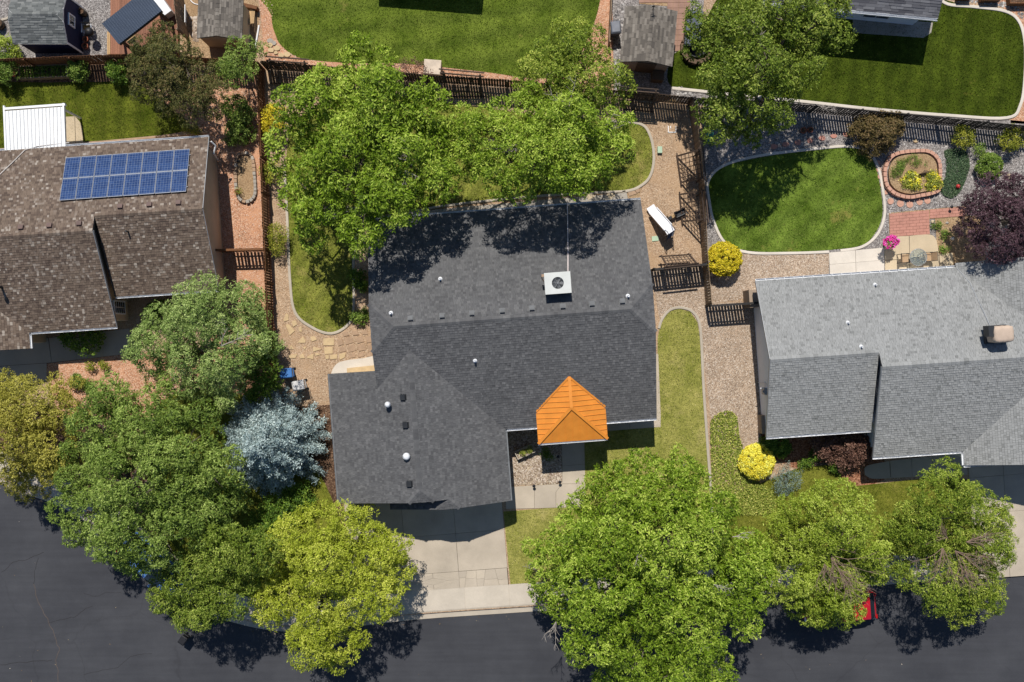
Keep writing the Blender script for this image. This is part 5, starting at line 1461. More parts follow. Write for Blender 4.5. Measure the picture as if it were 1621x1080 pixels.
for x, y, t_ in ((1483,358,'upper'), (1497,371,'middle'), (1496,394,'lower')):
    shrub('bedding_plant', t_ + ' of three small plants in the bed beside the table patio', [(x, y, 6.5, 0.35)], 'shrub', 'plant', 'small plants beside the table patio', lsize=0.08)
shrub('bedding_plant', 'round dark green tuft in the brick ring bed', [(1446,255,10,0.5)], 'shrub', 'plant', lsize=0.10, aspect=0.2)
shrub('bedding_plant', 'long green tuft along the left of the brick ring bed', [(1423,264,8,0.5),(1420,272,9,0.5),(1426,258,7,0.4)], 'shrub', 'plant', lsize=0.10, aspect=0.2)
shrub('bedding_plant', 'sparse grey tuft at the top right of the brick ring bed', [(1465,261,5,0.25)], 'grey', 'plant', lsize=0.06)
def flowers(pl, lobes, leaf, lsize=0.07, dens=90, clump=0.15):
    crown([(a, b, r*1.02, z+0.03) for a, b, r, z in lobes], LEAF[leaf], pl, lsize=lsize, dens=dens, clump=clump, name='blossoms', aspect=0.9, inner=0.0)
q = [(1444,284,11,0.55),(1434,288,9,0.45),(1450,292,9,0.5)]
flowers(shrub('flowering_plant', 'yellow flowering plant left of the driftwood in the brick ring bed', q, 'cover', 'plant', lsize=0.08), q, 'yelfl')
q = [(1476,281,10,0.5),(1484,290,8,0.5),(1474,294,8,0.45)]
flowers(shrub('flowering_plant', 'yellow flowering plant right of the driftwood in the brick ring bed', q, 'cover', 'plant', lsize=0.08), q, 'yelfl', 0.07, 150)

# ground cover that nobody could count
def ground_cover(name, label, pts, leaf, dens, lsize, h, cat):
    poly = pix(catmull(pts, 5)); p = sample(poly, dens * (np.ptp(np.array(poly)[:,0]) * np.ptp(np.array(poly)[:,1]))); n = len(p)
    z = h * (0.25 + 0.75 * nrg.random(n)) * (0.7 + 0.3*np.sin(p[:,0]*3.1)*np.cos(p[:,1]*2.7))
    v, f, tt = leaf_cloud(np.c_[p, np.maximum(0.02, z)], np.zeros((n, 3)), lsize, 0.55, 1.0, 0.6)
    o = link(name, np_mesh(name, v, f, LEAF[leaf], tt)); tag(o, label, cat, None, 'stuff'); return o
ground_cover('ground_cover', 'spreading green ground cover between lawn edging and butter-yellow shrub', [(1124,672),(1136,655),(1152,650),(1166,660),(1170,690),(1180,720),(1190,755),(1225,780),(1220,812),(1170,815),(1130,810),(1126,740)], 'cover', 620, 0.11, 0.22, 'ground cover')
ground_cover('ground_cover', 'flat dark green mat of creeping plants beside the brick ring', [(1494,240),(1506,236),(1522,236),(1531,245),(1534,262),(1528,285),(1518,305),(1505,314),(1492,308),(1487,296),(1496,280),(1497,258)], 'thyme', 1500, 0.08, 0.16, 'ground cover')
ground_cover('ground_cover', 'weedy green fringe between back fence and curved lawn', [(470,130),(560,128),(700,140),(840,158),(960,172),(960,188),(840,178),(700,162),(560,152),(480,150)], 'shrub', 60, 0.10, 0.2, 'weeds')
# ------------------------------------------------------------------ loose stones on the gravel
MAT['stone_tan'] = m_shingle('stones_tan', [(0.0, A(168,138,110)), (0.5, A(204,172,140)), (1.0, A(234,212,184))], 0.1, 0.15)
MAT['stone_pink'] = m_shingle('stones_pink', [(0.0, A(178,130,104)), (0.5, A(216,166,138)), (1.0, A(238,212,192))], 0.1, 0.15)
MAT['stone_grey'] = m_shingle('stones_grey', [(0.0, A(92,90,90)), (0.5, A(156,150,146)), (1.0, A(226,222,216))], 0.1, 0.15)
MAT['stone_mix'] = m_shingle('stones_mixed', [(0.0, A(138,120,104)), (0.5, A(184,164,144)), (1.0, A(230,216,200))], 0.1, 0.15)
def pebbles(label, pts, dens, r0, r1, mat, z=0.01, smooth=False, avoid=()):
    poly = pix(catmull(pts, 4) if smooth else pts); p = sample(poly, dens * (np.ptp(np.array(poly)[:,0]) * np.ptp(np.array(poly)[:,1])))
    for q in avoid: p = p[~inside(p, pix(q))]
    n = len(p); r = r0 + (r1 - r0) * nrg.random(n)**2; an = nrg.random(n) * 6.283
    base = np.array([(1,0,0),(0.25,.8,0),(-.85,.45,0),(-.75,-.6,0),(.3,-.85,0),(.15,.1,.62)])
    ca, sa_ = np.cos(an), np.sin(an); el = 0.65 + 0.5*nrg.random(n)
    v = np.empty((n, 6, 3))
    for k in range(6):
        x, y, zz = base[k]; x = x * (0.85 + 0.3*nrg.random(n)); y = y * el
        v[:, k, 0] = p[:, 0] + (x*ca - y*sa_)*r; v[:, k, 1] = p[:, 1] + (x*sa_ + y*ca)*r; v[:, k, 2] = z - 0.004 + zz*r*(0.7+0.6*nrg.random(n))
    f = np.array([(0,1,5),(1,2,5),(2,3,5),(3,4,5),(4,0,5)])
    fs = (np.arange(n)[:, None, None]*6 + f[None]).reshape(-1, 3)
    o = link('pebbles', np_mesh('pebbles', v.reshape(-1, 3), fs, mat)); tag(o, label, 'pebbles', None, 'stuff'); return o
pebbles('pale rounded stones filling the entry courtyard', [(795,660),(889,655),(889,764),(798,769)], 260, 0.03, 0.075, MAT['stone_mix'])
pebbles('mixed pebbles of the side yard strip beside the grey house', [(1118,485),(1195,482),(1207,680),(1170,672),(1160,650),(1140,650),(1124,660),(1116,540)], 120, 0.02, 0.055, MAT['stone_mix'])
pebbles('mixed pebbles between dark fence and curved lawn top', [(1040,465),(1110,462),(1113,500),(1100,492),(1076,486),(1055,492),(1042,505)], 120, 0.02, 0.055, MAT['stone_mix'])
pebbles('mixed pebbles beside the round gold shrub', [(1122,395),(1180,404),(1310,402),(1310,440),(1200,450),(1190,476),(1122,480)], 90, 0.02, 0.055, MAT['stone_mix'], 0.012)
pebbles('grey stones around the right back garden beds', [(1400,250),(1410,215),(1621,225),(1621,300),(1540,320),(1400,372),(1398,300)], 90, 0.025, 0.07, MAT['stone_grey'])
pebbles('tan grit of the back yard by the leaning trellises', [(1015,200),(1088,185),(1106,300),(1110,415),(1040,425),(1022,320),(1040,280),(1040,225)], 55, 0.015, 0.04, MAT['stone_tan'])
pebbles('tan grit of the path along the left fence', [(430,180),(450,200),(448,300),(452,440),(462,500),(500,526),(560,520),(590,540),(590,565),(530,575),(520,600),(520,700),(470,640),(450,560),(434,380),(426,250)], 50, 0.015, 0.04, MAT['stone_tan'])
pebbles('pink stones of the left side yard', [(322,140),(400,125),(424,300),(436,470),(420,460),(358,470),(350,300),(345,230)], 70, 0.02, 0.055, MAT['stone_pink'])
pebbles('grey stones of the patio yard behind the navy shed', [(104,0),(176,0),(176,86),(130,86),(128,20)], 110, 0.02, 0.055, MAT['stone_grey'])
pebbles('pink stones bordering the north lawn', [(410,0),(432,0),(430,60),(480,98),(700,116),(830,126),(960,140),(960,150),(700,126),(430,106),(408,80)], 80, 0.02, 0.06, MAT['stone_pink'], 0.012)
pebbles('pale rocks beside the little brown shed', [(302,28),(317,25),(318,62),(306,66)], 160, 0.06, 0.16, MAT['stone_mix'])
pebbles('white and grey rocks along the middle shed', [(974,5),(988,6),(984,60),(981,100),(974,110)], 130, 0.05, 0.13, MAT['stone_grey'], 0.014)
pebbles('white rocks beside the middle shed corner', [(1062,136),(1105,144),(1096,152),(1062,148)], 130, 0.05, 0.12, MAT['stone_grey'], 0.014)
pebbles('pale rocks along the right top lawn edging', [(1490,0),(1540,4),(1600,13),(1619,30),(1621,22),(1600,4),(1490,-6)], 130, 0.04, 0.11, MAT['stone_grey'], 0.012)

# ------------------------------------------------------------------ fences, one object per board
MAT['fence_red'] = m_wood('fence_red', (0.085, 0.036, 0.016), (0.20, 0.092, 0.040))
MAT['fence_brown'] = m_wood('fence_brown', (0.080, 0.050, 0.030), (0.165, 0.112, 0.072))
MAT['fence_tan'] = m_wood('fence_tan', (0.17, 0.12, 0.078), (0.30, 0.225, 0.155))
MAT['fence_dark'] = m_wood('fence_dark', (0.020, 0.019, 0.019), (0.048, 0.044, 0.042))
MAT['trellis'] = m_wood('trellis_wood', (0.050, 0.034, 0.026), (0.105, 0.074, 0.056))
def fence(label, pts, h, mat, pw=0.14, gap=0.022, side=1, posts=2.4, rails=(0.3, 0.88), cat='fence', name='fence', cap=False, th=0.02):
    q = [P(x, y) for x, y in pts]
    root = empty(name, q[0], label, cat)
    pm_ = MB(); pm_.box((0.0, -th/2, 0.04), (pw, th/2, h)); pme_ = pm_.mesh('picket', mat)
    for i in range(len(q) - 1):
        a, b = q[i], q[i+1]; L = (b - a).length; t = (b - a).normalized(); nn = Vector((-t.y, t.x, 0)) * side; an = math.atan2(t.y, t.x)
        k = int(L / (pw + gap)); st = L / k
        for j in range(k):
            o = link('picket', pme_, root, a + t*(st*j) - q[0] + Vector((0,0,rng.uniform(-0.015, 0.015))))
            o.rotation_euler = (rng.uniform(-.008,.008), 0, an + rng.uniform(-.012,.012)); o.scale = (1, 1, 1 + rng.uniform(-.008,.008))
        np_ = max(1, round(L / posts))
        for j in range(np_ + (1 if i == len(q) - 2 else 0)):
            m = MB(); c = a + t*(L*j/np_) + nn*0.062; m.obox(c + Vector((0,0,h*0.49)), t*0.045, nn*0.045, Vector((0,0,h*0.49))); m.build('post', mat, root)
        for rz_ in rails:
            m = MB(); m.bar(a + nn*0.032 + Vector((0,0,h*rz_)), b + nn*0.032 + Vector((0,0,h*rz_)), 0.04, 0.09); m.build('rail', mat, root)
        if cap:
            m = MB(); m.bar(a + Vector((0,0,h+0.025)), b + Vector((0,0,h+0.025)), 0.13, 0.035); m.build('cap_rail', mat, root)
    return root
fence('reddish brown board fence between the brown roofed house and the charcoal one', [(418,112),(421,200),(425.5,310),(431,450),(438.5,592)], 1.8, MAT['fence_red'], side=1)
fence('weathered board fence along the north side of the back yard', [(425,110),(680,131),(803,139),(1000,158),(1089,166)], 1.8, MAT['fence_brown'], side=-1)
fence('tan board fence on the right side of the back yard', [(1089,167),(1099,235),(1106,300),(1111.5,418),(1117,482)], 1.8, MAT['fence_tan'], side=1)
fence('dark board fence closing the gap beside the charcoal roof', [(1030,430),(1110,422)], 1.7, MAT['fence_dark'], side=1, gap=0.035, cap=True)
fence('dark board fence between side yard and grey house wall', [(1117,486),(1193,481)], 1.7, MAT['fence_dark'], side=1, gap=0.035, cap=True)
fence('long dark slatted fence across the back of the right garden', [(1092,167),(1200,172),(1280,179),(1420,192),(1605,210),(1680,217)], 1.75, MAT['fence_dark'], pw=0.115, gap=0.045, side=1)
fence('red-brown board fence at the top left behind the vegetable bed', [(-20,108),(60,106),(130,103),(222,100),(320,104),(418,111)], 1.8, MAT['fence_red'], side=-1)
fence('low wooden gate between brown roofed house and left fence', [(352,400),(429,398)], 1.5, MAT['fence_red'], gap=0.06, side=1, posts=1.4, cat='gate', name='gate', cap=True)
fence('tall tan plank fence beside the deck at the top left', [(287,-25),(299,62)], 2.0, MAT['fence_tan'], side=-1)
fence('low cream plank fence left of the middle shed', [(967,-20),(962,72)], 0.9, MAT['fence_tan'], side=1, gap=0.005)

# ------------------------------------------------------------------ leaning lattice trellises
def trellis(label, a0, a1, b0, b1, z0, z1, nu=6, nv=6, beam=True):
    """lattice plane from the front foot line (a0-a1) up to the fence top line (b0-b1); photo pixels"""
    A0, A1, B0, B1 = P(*a0, z0), P(*a1, z0), P(*b0, z1), P(*b1, z1)
    root = empty('trellis', P(*a0), label, 'trellis', 'leaning lattice trellises')
    up = (A1 - A0).cross(B0 - A0).normalized()
    lp = lambda u, v: A0.lerp(A1, u).lerp(B0.lerp(B1, u), v)
    for u in (0, 1):
        m = MB(); m.bar(lp(u, -0.04), lp(u, 1.06), 0.10, 0.06, up=up); m.build('side_beam', MAT['trellis'], root)
    for v in (0, 1):
        m = MB(); m.bar(lp(-0.1, v) + up*0.05, lp(1.1, v) + up*0.05, 0.07, 0.06, up=up); m.build('cross_beam', MAT['trellis'], root)
    if beam:
        d = (B0 - A0); d.z = 0; d.normalize()
        m = MB(); m.bar(lp(-0.12, 1) + d*0.16 + Vector((0,0,0.1)), lp(1.12, 1) + d*0.16 + Vector((0,0,0.1)), 0.06, 0.1); m.build('cross_beam', MAT['trellis'], root)
    for i in range(1, nu):
        m = MB(); m.bar(lp(i/nu, 0), lp(i/nu, 1), 0.042, 0.02, up=up); m.build('lath', MAT['trellis'], root)
    for j in range(1, nv):
        m = MB(); m.bar(lp(0, j/nv) + up*0.021, lp(1, j/nv) + up*0.021, 0.042, 0.02, up=up); m.build('lath', MAT['trellis'], root)
    for u in (0.02, 0.98):
        m = MB(); f = lp(u, 1); m.bar(Vector((f.x, f.y, 0)), f, 0.06, 0.06); m.build('post', MAT['trellis'], root)
    return root
trellis('upper lattice trellis leaning on the right tan fence', (1073,247), (1079,289), (1108,237), (1112,281), 0.15, 1.95)
trellis('lower lattice trellis leaning on the right tan fence', (1077,308), (1081,351), (1112,302), (1116,347), 0.15, 1.95)
trellis('lattice trellis leaning on the north fence at its left end', (434,131), (487,134), (427,95), (482,99), 0.15, 1.95, 8, 5)
trellis('lattice trellis leaning on the north fence between two crowns', (706,152), (762,152), (702,115), (760,120), 0.15, 1.95, 8, 5)
trellis('lattice trellis leaning on the north fence beside the middle shed', (990,172), (1031,176), (986,142), (1038,146), 0.15, 2.0, 8, 5)
trellis('low lattice trellis leaning on the dark fence beside the roof', (1047,405), (1090,402), (1056,421), (1102,416), 0.7, 1.9, 8, 4)

# ------------------------------------------------------------------ small helpers for things
def box_thing(name, label, cat, parts, loc, rz=0.0, group=None, bev=0.01):
    """parts: (name, material, [(lo, hi), ...]) in local metres"""
    root = empty(name, loc, label, cat, group, rz)
    for pn, mt, bs in parts:
        m = MB()
        for lo, hi in bs: m.box(lo, hi)
        o = link(pn, m.mesh(pn, mt), root)
        if bev: bevel(o, bev, 2)
    return root
def local(name, mb, mat, root, smooth=False):
    mb.smooth = smooth
    return link(name, mb.mesh(name, mat), root)

# ------------------------------------------------------------------ garden sheds
def shed(label, fr, w, d, eave, ridge, axis, wall_mat, roof_mat, over=0.12, clip=0.0, trim=None, seed=1):
    """fr origin = centre; ridge along local x ('x') or y ('y')"""
    root = empty('garden_shed', fr(0, 0), label, 'shed')
    hw_, hd_ = w/2, d/2
    walls(fr, [(-hw_, -hd_, hw_, hd_)], eave - 0.04, wall_mat, root)
    ow, od = hw_ + over, hd_ + over
    if axis == 'x':
        k = (ridge - eave)/od; c = clip
        A_ = [fr(-ow,od,eave), fr(-ow, c, ridge-k*c), fr(-ow+c,0,ridge), fr(ow-c,0,ridge), fr(ow, c, ridge-k*c), fr(ow,od,eave)] if c else [fr(-ow,od,eave), fr(-ow,0,ridge), fr(ow,0,ridge), fr(ow,od,eave)]
        B_ = [fr(-ow,-od,eave), fr(-ow,-c, ridge-k*c), fr(-ow+c,0,ridge), fr(ow-c,0,ridge), fr(ow,-c, ridge-k*c), fr(ow,-od,eave)] if c else [fr(-ow,-od,eave), fr(-ow,0,ridge), fr(ow,0,ridge), fr(ow,-od,eave)]
        pls = [A_, B_]
        if c: pls += [[fr(sg*ow,c,ridge-k*c), fr(sg*ow,-c,ridge-k*c), fr(sg*(ow-c),0,ridge)] for sg in (-1,1)]
        for sg in (-1, 1):
            gable(fr, sg*(hw_-0.06), [(-hd_, eave-0.05), (-hd_, eave+k*over-0.12), (-max(c,.01), ridge-k*c-0.12), (max(c,.01), ridge-k*c-0.12), (hd_, eave+k*over-0.12), (hd_, eave-0.05)], wall_mat, root, 0.1)
        rl = (A_[2], A_[3]) if c else (A_[1], A_[2])
    else:
        k = (ridge - eave)/ow
        A_ = [fr(-ow,-od,eave), fr(-ow,od,eave), fr(0,od,ridge), fr(0,-od,ridge)]; B_ = [fr(ow,-od,eave), fr(ow,od,eave), fr(0,od,ridge), fr(0,-od,ridge)]
        pls = [A_, B_]; rl = (A_[3], A_[2])
        for sg in (-1, 1):
            gable(fr, sg*(hd_-0.06), [(-hw_, eave-0.05), (-hw_, eave+k*over-0.12), (0, ridge-0.12), (hw_, eave+k*over-0.12), (hw_, eave-0.05)], wall_mat, root, 0.1, 'v')
    deck(pls, trim or MAT['underlay'], root, 0.1); shingles(pls, roof_mat, root, 0.14, 0.2, 0.5, seed)
    caps([(rl[0], rl[1], A_, B_)], roof_mat, root, 0.12, 0.22)
    return root
# navy shed
c0 = P(131, 84) ; c1 = P(131, 27)
fr = Frame(c0.x - 1.45, (c0.y + c1.y)/2 + 0.25, 0.0)
ns = shed('navy shed with grey shingle roof and a white framed window', fr, 2.9, 2.75, 2.3, 3.0, 'x', MAT['navy'], MAT['sh_blue'], 0.14, 0.35, MAT['white'], 2)
window(fr, ns, 1.45, 0.1, 1.55, 0.62, 0.7, 1, 0, MAT['white'], MAT['glass'], 2, 1)
for v in (-1.375, 1.375):
    m = MB(); m.obox(fr(1.47, v, 1.12), fr.x*0.03, fr.y*0.05, Vector((0,0,1.12))); m.build('corner_board', MAT['white'], ns)
# brown shed
fr = Frame(P(364,0).x, (P(0,75).y + P(0,20).y)/2, -2.0)
shed('small brown-grey shed with tan walls behind the corner trees', fr, 2.45, 2.15, 1.95, 2.55, 'y', MAT['stucco_tan'], MAT['sh_shed'], 0.1, 0, None, 3)
# middle shed
a_, b_, c_ = P(983,98,2.1), P(1064,107,2.1), P(1071,18,2.1)
mid = (P(983,98,2.1) + P(1071,18,2.1))/2
fr = Frame(mid.x, mid.y, -5.5)
ms = shed('long tan shingled shed beside the north fence', fr, 2.75, 2.95, 2.1, 2.75, 'y', MAT['stucco_brown'], MAT['sh_shed'], 0.16, 0, None, 4)
m = MB(); m.obox(fr(0.1, -1.49, 0.95), fr.x*0.55, fr.y*0.03, Vector((0,0,0.95))); m.build('door', MAT['fence_brown'], ms)
rp = fr(0, 1.35, 2.75)
m = MB(); m.tube([rp, rp + Vector((0,0,0.55))], 0.02, 6); m.bar(rp + Vector((-.18,0,.42)), rp + Vector((.18,0,.42)), 0.02); m.bar(rp + Vector((0,-.18,.36)), rp + Vector((0,.18,.36)), 0.02)
m.add([rp + Vector((-.16,-.05,.52)), rp + Vector((.12,.02,.50)), rp + Vector((.02,.03,.62)), rp + Vector((-.1,0,.66))], [(0,1,2,3)]); m.build('weather_vane', MAT['black'], ms)
# stone-clad low porch wall of the shed
m = MB(); m.obox(fr(0.95, -1.8, 0.35), fr.x*0.35, fr.y*0.28, Vector((0,0,0.35))); m.build('ramp', MAT['fence_brown'], ms)

# ------------------------------------------------------------------ white patio cover of the brown roofed house
pc = empty('patio_cover', P(58, 205), 'white ribbed metal patio cover on the brown roofed house', 'patio cover')
q00, q10, q11, q01 = P(8,176,2.55), P(102,169,2.55), P(103,232,2.68), P(11,240,2.68)
k = 16
for i in range(k):
    u0, u1 = i/k, (i+1)/k
    a, b, c, d = q00.lerp(q10,u0), q00.lerp(q10,u1), q01.lerp(q11,u1), q01.lerp(q11,u0)
    m = MB(); rim = 0.16
    p1, p2 = a.lerp(b, rim), a.lerp(b, 1-rim); p3, p4 = d.lerp(c, rim), d.lerp(c, 1-rim); dz = Vector((0,0,0.055))
    m.add([a, p1 + dz*0, p2 + dz*0, b, d, p3, p4, c] , [])
    m.add([a + dz, p1, p2, b, d + dz, p3, p4, c], [(0,1,5,4),(1,2,6,5)])
    m.add([a + dz, a + dz + (b-a)*0.07, d + dz + (c-d)*0.07, d + dz], [(0,1,2,3)])
    m.v = m.v[8:]; m.f = [[i_ - 8 for i_ in f_] for f_ in m.f]
    m.build('roof_pan', MAT['white'], pc)
for a, b in ((P(6,173,2.5), P(104,166,2.5)), ):
    m = MB(); m.bar(a, b, 0.13, 0.2); m.build('gutter_beam', MAT['white'], pc)
for a, b in ((P(7,168,2.5), P(10,242,2.62)), (P(101,164,2.5), P(103.5,234,2.62))):
    m = MB(); m.bar(a, b, 0.09, 0.18); m.build('side_beam', MAT['white'], pc)
for x in (12, 98):
    p = P(x, 172, 2.45); m = MB(); m.obox((p.x, p.y, 1.22), (0.05,0,0), (0,0.05,0), (0,0,1.22)); m.build('post', MAT['white'], pc)

# ------------------------------------------------------------------ deck, pavilion and patio things at the top left
MAT['deck_red'] = m_wood('deck_red', (0.20, 0.088, 0.052), (0.32, 0.155, 0.10))
MAT['cedar'] = m_wood('cedar', (0.30, 0.19, 0.09), (0.50, 0.34, 0.18))
dk = empty('deck', P(230, 45), 'reddish plank deck under the tilted metal pavilion', 'deck')
x0, x1 = P(178,0).x, P(284,0).x; y0, y1 = P(0,88).y, P(0,-20).y
xx = x0
while xx < x1:
    m = MB(); m.box((xx, y0, 0.0), (min(xx+0.135, x1), y1, 0.30)); m.build('plank', MAT['deck_red'], dk); xx += 0.142
for dx in (0.0, -0.13):
    m = MB(); m.box((x0-0.10+dx, y0, 0.0), (x0-0.012+dx, P(0,52).y, 0.31+dx*0.6)); m.build('edge_board', MAT['cedar'], dk)
pv = empty('pavilion', P(212, 35), 'blue-grey ribbed metal pavilion roof set askew on the deck', 'pavilion')
V0, V1, V2, V3 = P(162,37,2.7), P(215,-6,2.7), P(256,17,2.75), P(188.5,70,2.65)
V1 = V0 + (V2 - V3)
k = 22; MAT['slate_metal'] = m_plain('slate_metal', A(62,76,96), 0.4, 0.35, 0.08, 1.5)
m = MB()
up = (V2-V3).cross(V0-V3).normalized(); up = up if up.z > 0 else -up
m.add([V0, V1, V2, V3] + [p - up*0.06 for p in (V0, V1, V2, V3)], [(0,1,2,3),(7,6,5,4),(0,4,5,1),(1,5,6,2),(2,6,7,3),(3,7,4,0)])
sheet_ = m.build('roof_sheet', MAT['slate_metal'], pv)
for i in range(k + 1):
    a, b = V3.lerp(V2, i/k), V0.lerp(V1, i/k); m = MB(); m.bar(a + up*0.022, b + up*0.022, 0.04, 0.04, up=up); m.build('rib', MAT['slate_metal'], sheet_)
for f0, f1 in ((0.06, 0.1), (0.06, 0.9), (0.94, 0.1), (0.94, 0.9)):
    p = V3.lerp(V2, f0).lerp(V0.lerp(V1, f0), f1); m = MB(); m.obox((p.x, p.y, 1.48), (0.07,0,0), (0,0.07,0), (0,0,1.16)); m.build('post', MAT['fence_brown'], pv)
for a, b in ((V3, V2), (V0, V1)):
    m = MB(); m.bar(a - up*0.13, b - up*0.13, 0.08, 0.14); m.build('beam', MAT['fence_brown'], pv)
o = box_thing('storage_bench', 'pale grey covered bench beside the metal pavilion', 'bench', [('cover', MAT['white_metal'], [((-0.3,-0.7,0.06),(0.3,0.7,0.75))]), ('base', MAT['grey_metal'], [((-0.27,-0.66,0),(0.27,0.66,0.055))])], P(264,16) + Vector((0,0,0.3)), 0.62)
# timber table on the deck edge
tb = empty('round_table', P(217,69) + Vector((0,0,0.3)), 'round timber table at the deck edge near the bronze tree', 'table')
m = MB(); m.lathe((0,0,0), [(0.30,0.64),(0.32,0.66),(0.32,0.70),(0.30,0.71)], 20); local('table_top', m, MAT['cedar'], tb)
m = MB(); m.lathe((0,0,0), [(0.2,0),(0.06,0.08),(0.05,0.64)], 10); local('pedestal', m, MAT['fence_brown'], tb)
# half barrel, chair and pots on the grey gravel
def barrel(label, x, y, r=0.27, h=0.5, fill='mulch', name='barrel_planter', z=0):
    b = empty(name, P(x, y) + Vector((0,0,z)), label, 'planter'); n = 14
    for k in range(n):
        a0, a1 = 6.283*k/n, 6.283*(k+0.96)/n; m = MB()
        vs = []
        for zz, rr in ((0, .86), (h*.5, 1.0), (h, .92)):
            vs += [(math.cos(a0)*r*rr, math.sin(a0)*r*rr, zz), (math.cos(a1)*r*rr, math.sin(a1)*r*rr, zz), (math.cos(a1)*r*rr*.88, math.sin(a1)*r*rr*.88, zz), (math.cos(a0)*r*rr*.88, math.sin(a0)*r*rr*.88, zz)]
        m.add(vs, [(0,1,5,4),(4,5,9,8),(2,3,7,6),(6,7,11,10),(8,9,10,11),(0,4,7,3),(4,8,11,7),(1,2,6,5),(5,6,10,9)]); local('stave', m, MAT['fence_brown'], b)
    m = MB(); m.lathe((0,0,0), [(r*.85,0.02),(r*.85,h*.86)], 14); local('soil', m, MAT[fill], b)
    for zz in (h*.22, h*.72):
        m = MB(); m.tube([(math.cos(6.283*k/20)*r*1.0, math.sin(6.283*k/20)*r*1.0, zz) for k in range(21)], 0.012, 5, False); local('hoop', m, MAT['dark_metal'], b)
    return b
barrel('wooden half barrel at the left edge near the navy shed', 2, 41, 0.3)
barrel('tall dark barrel standing on grey gravel near the navy shed', 135, 23, 0.2, 0.65)
MAT['terracotta'] = m_plain('terracotta', A(178,104,76), 0.8, 0, 0.12, 4.0)
def pot(label, x, y, r=0.15, h=0.28, group=None, mat='terracotta', plant=None):
    b = empty('flower_pot', P(x, y), label, 'pot', group)
    m = MB(); m.lathe((0,0,0), [(r*.66,0),(r*.95,h*.86),(r*1.06,h*.86),(r*1.06,h),(r*.86,h),(r*.82,h*.8)], 16); local('pot', m, MAT[mat], b, True)
    m = MB(); m.lathe((0,0,0), [(r*.8,h*.5),(r*.8,h*.84)], 12); local('soil', m, MAT['mulch'], b)
    return b
pot('upper terracotta pot beside the navy shed wall', 138, 64, 0.17, 0.3)
pot('lower terracotta pot beside the navy shed wall', 137.5, 75, 0.19, 0.32)
pot('left of two terracotta pots at the open gravel under the tall tree', 1270, 208, 0.18, 0.3)
pot('right of two terracotta pots at the open gravel under the tall tree', 1281, 207, 0.17, 0.28)
ch = empty('garden_chair', P(144,50), 'white garden chair with a yellow cushion near the navy shed', 'chair')
m = MB()
m.box((-0.25,-0.26,0.42), (0.25,0.24,0.46)); local('seat', m, MAT['white'], ch)
m = MB(); m.box((-0.22,-0.05,0.465), (0.22,0.22,0.53)); bevel(local('cushion', m, m_plain('cushion', A(226,176,92), 0.9, 0, 0.3, 9.0), ch), 0.02)
m = MB(); m.obox((0,0.29,0.72), (0.25,0,0), (0,0.02,0.008), (0,-0.05,0.26)); local('backrest', m, MAT['black'], ch)
for sx in (-1, 1):
    for sy in (-1, 1):
        m = MB(); m.obox((sx*0.22, sy*0.22, 0.21), (0.022,0,0), (0,0.022,0), (0,0,0.208)); local('leg', m, MAT['white'], ch)
    m = MB(); m.obox((sx*0.27, 0, 0.64), (0.03,0,0), (0,0.26,0), (0,0,0.018)); local('arm', m, MAT['white'], ch)
# charcoal grill on the gravel
gr_ = empty('kettle_grill', P(151,58), 'black kettle grill on grey gravel beside the deck', 'grill')
m = MB(); m.lathe((0,0,0.62), [(0.06,0),(0.22,0.08),(0.27,0.22),(0.27,0.25),(0.24,0.36),(0.14,0.45),(0.03,0.48)], 18); local('kettle', m, MAT['black'], gr_, True)
for k in range(3):
    an = 2.09*k; m = MB(); m.tube([(math.cos(an)*0.15, math.sin(an)*0.15, 0.68), (math.cos(an)*0.28, math.sin(an)*0.28, 0)], 0.014, 6); local('leg', m, MAT['grey_metal'], gr_)
m = MB(); m.tube([(-0.04,0,1.09),(-0.03,0,1.14),(0.03,0,1.14),(0.04,0,1.09)], 0.012, 6); local('handle', m, MAT['fence_brown'], gr_)
# raised vegetable bed
rb = empty('raised_bed', P(67,114), 'long raised vegetable bed in a wooden frame at the top left', 'planter')
c = [P(30,105,0.4), P(105,102,0.4), P(106,121,0.4), P(31,124,0.4)]
for i in range(4):
    a, b = c[i], c[(i+1)%4]
    for zz in (0.1, 0.3):
        m = MB(); m.bar(Vector((a.x,a.y,zz)), Vector((b.x,b.y,zz)), 0.07 + (0.004 if i % 2 else 0), 0.195); m.build('board', MAT['fence_tan'], rb)
    m = MB(); m.obox((a.x, a.y, 0.21), (0.055,0,0), (0,0.055,0), (0,0,0.215)); m.build('corner_post', MAT['fence_tan'], rb)
m = MB(); m.prism([p.lerp((c[0]+c[2])/2, 0.03).xy for p in c], 0.0, 0.32); m.build('soil', MAT['mulch'], rb)
for j in range(3):
    for i in range(9):
        p = c[0].lerp(c[1], (i+0.6)/9.3).lerp(c[3].lerp(c[2], (i+0.6)/9.3), (j+0.5)/3)
        pos = np.array(p) * np.array([1,1,0]) + np.array([0,0,0.4]) + nrg.normal(size=(46,3))*np.array([.075,.075,.05])
        v, f, tt = leaf_cloud(pos, np.zeros((46,3)), 0.10, 0.5)
        link('vegetable', np_mesh('vegetable', v - np.array(origin(rb)), f, LEAF['ivy'], tt), rb)
pk = empty('gazing_ball', P(28.5,122), 'pink-red glazed ball at the corner of the raised bed', 'ornament')
m = MB(); m.lathe((0,0,0), [(0.09,0),(0.05,0.1),(0.06,0.42)], 10); local('stand', m, MAT['dark_metal'], pk)
m = MB(); m.lathe((0,0,0.42), [(0.02,0),(0.1,0.03),(0.14,0.1),(0.15,0.16),(0.12,0.24),(0.06,0.29),(0.01,0.3)], 16); local('globe', m, m_plain('red_glaze', A(208,60,92), 0.2, 0, 0.05, 2, 0.8), pk, True)
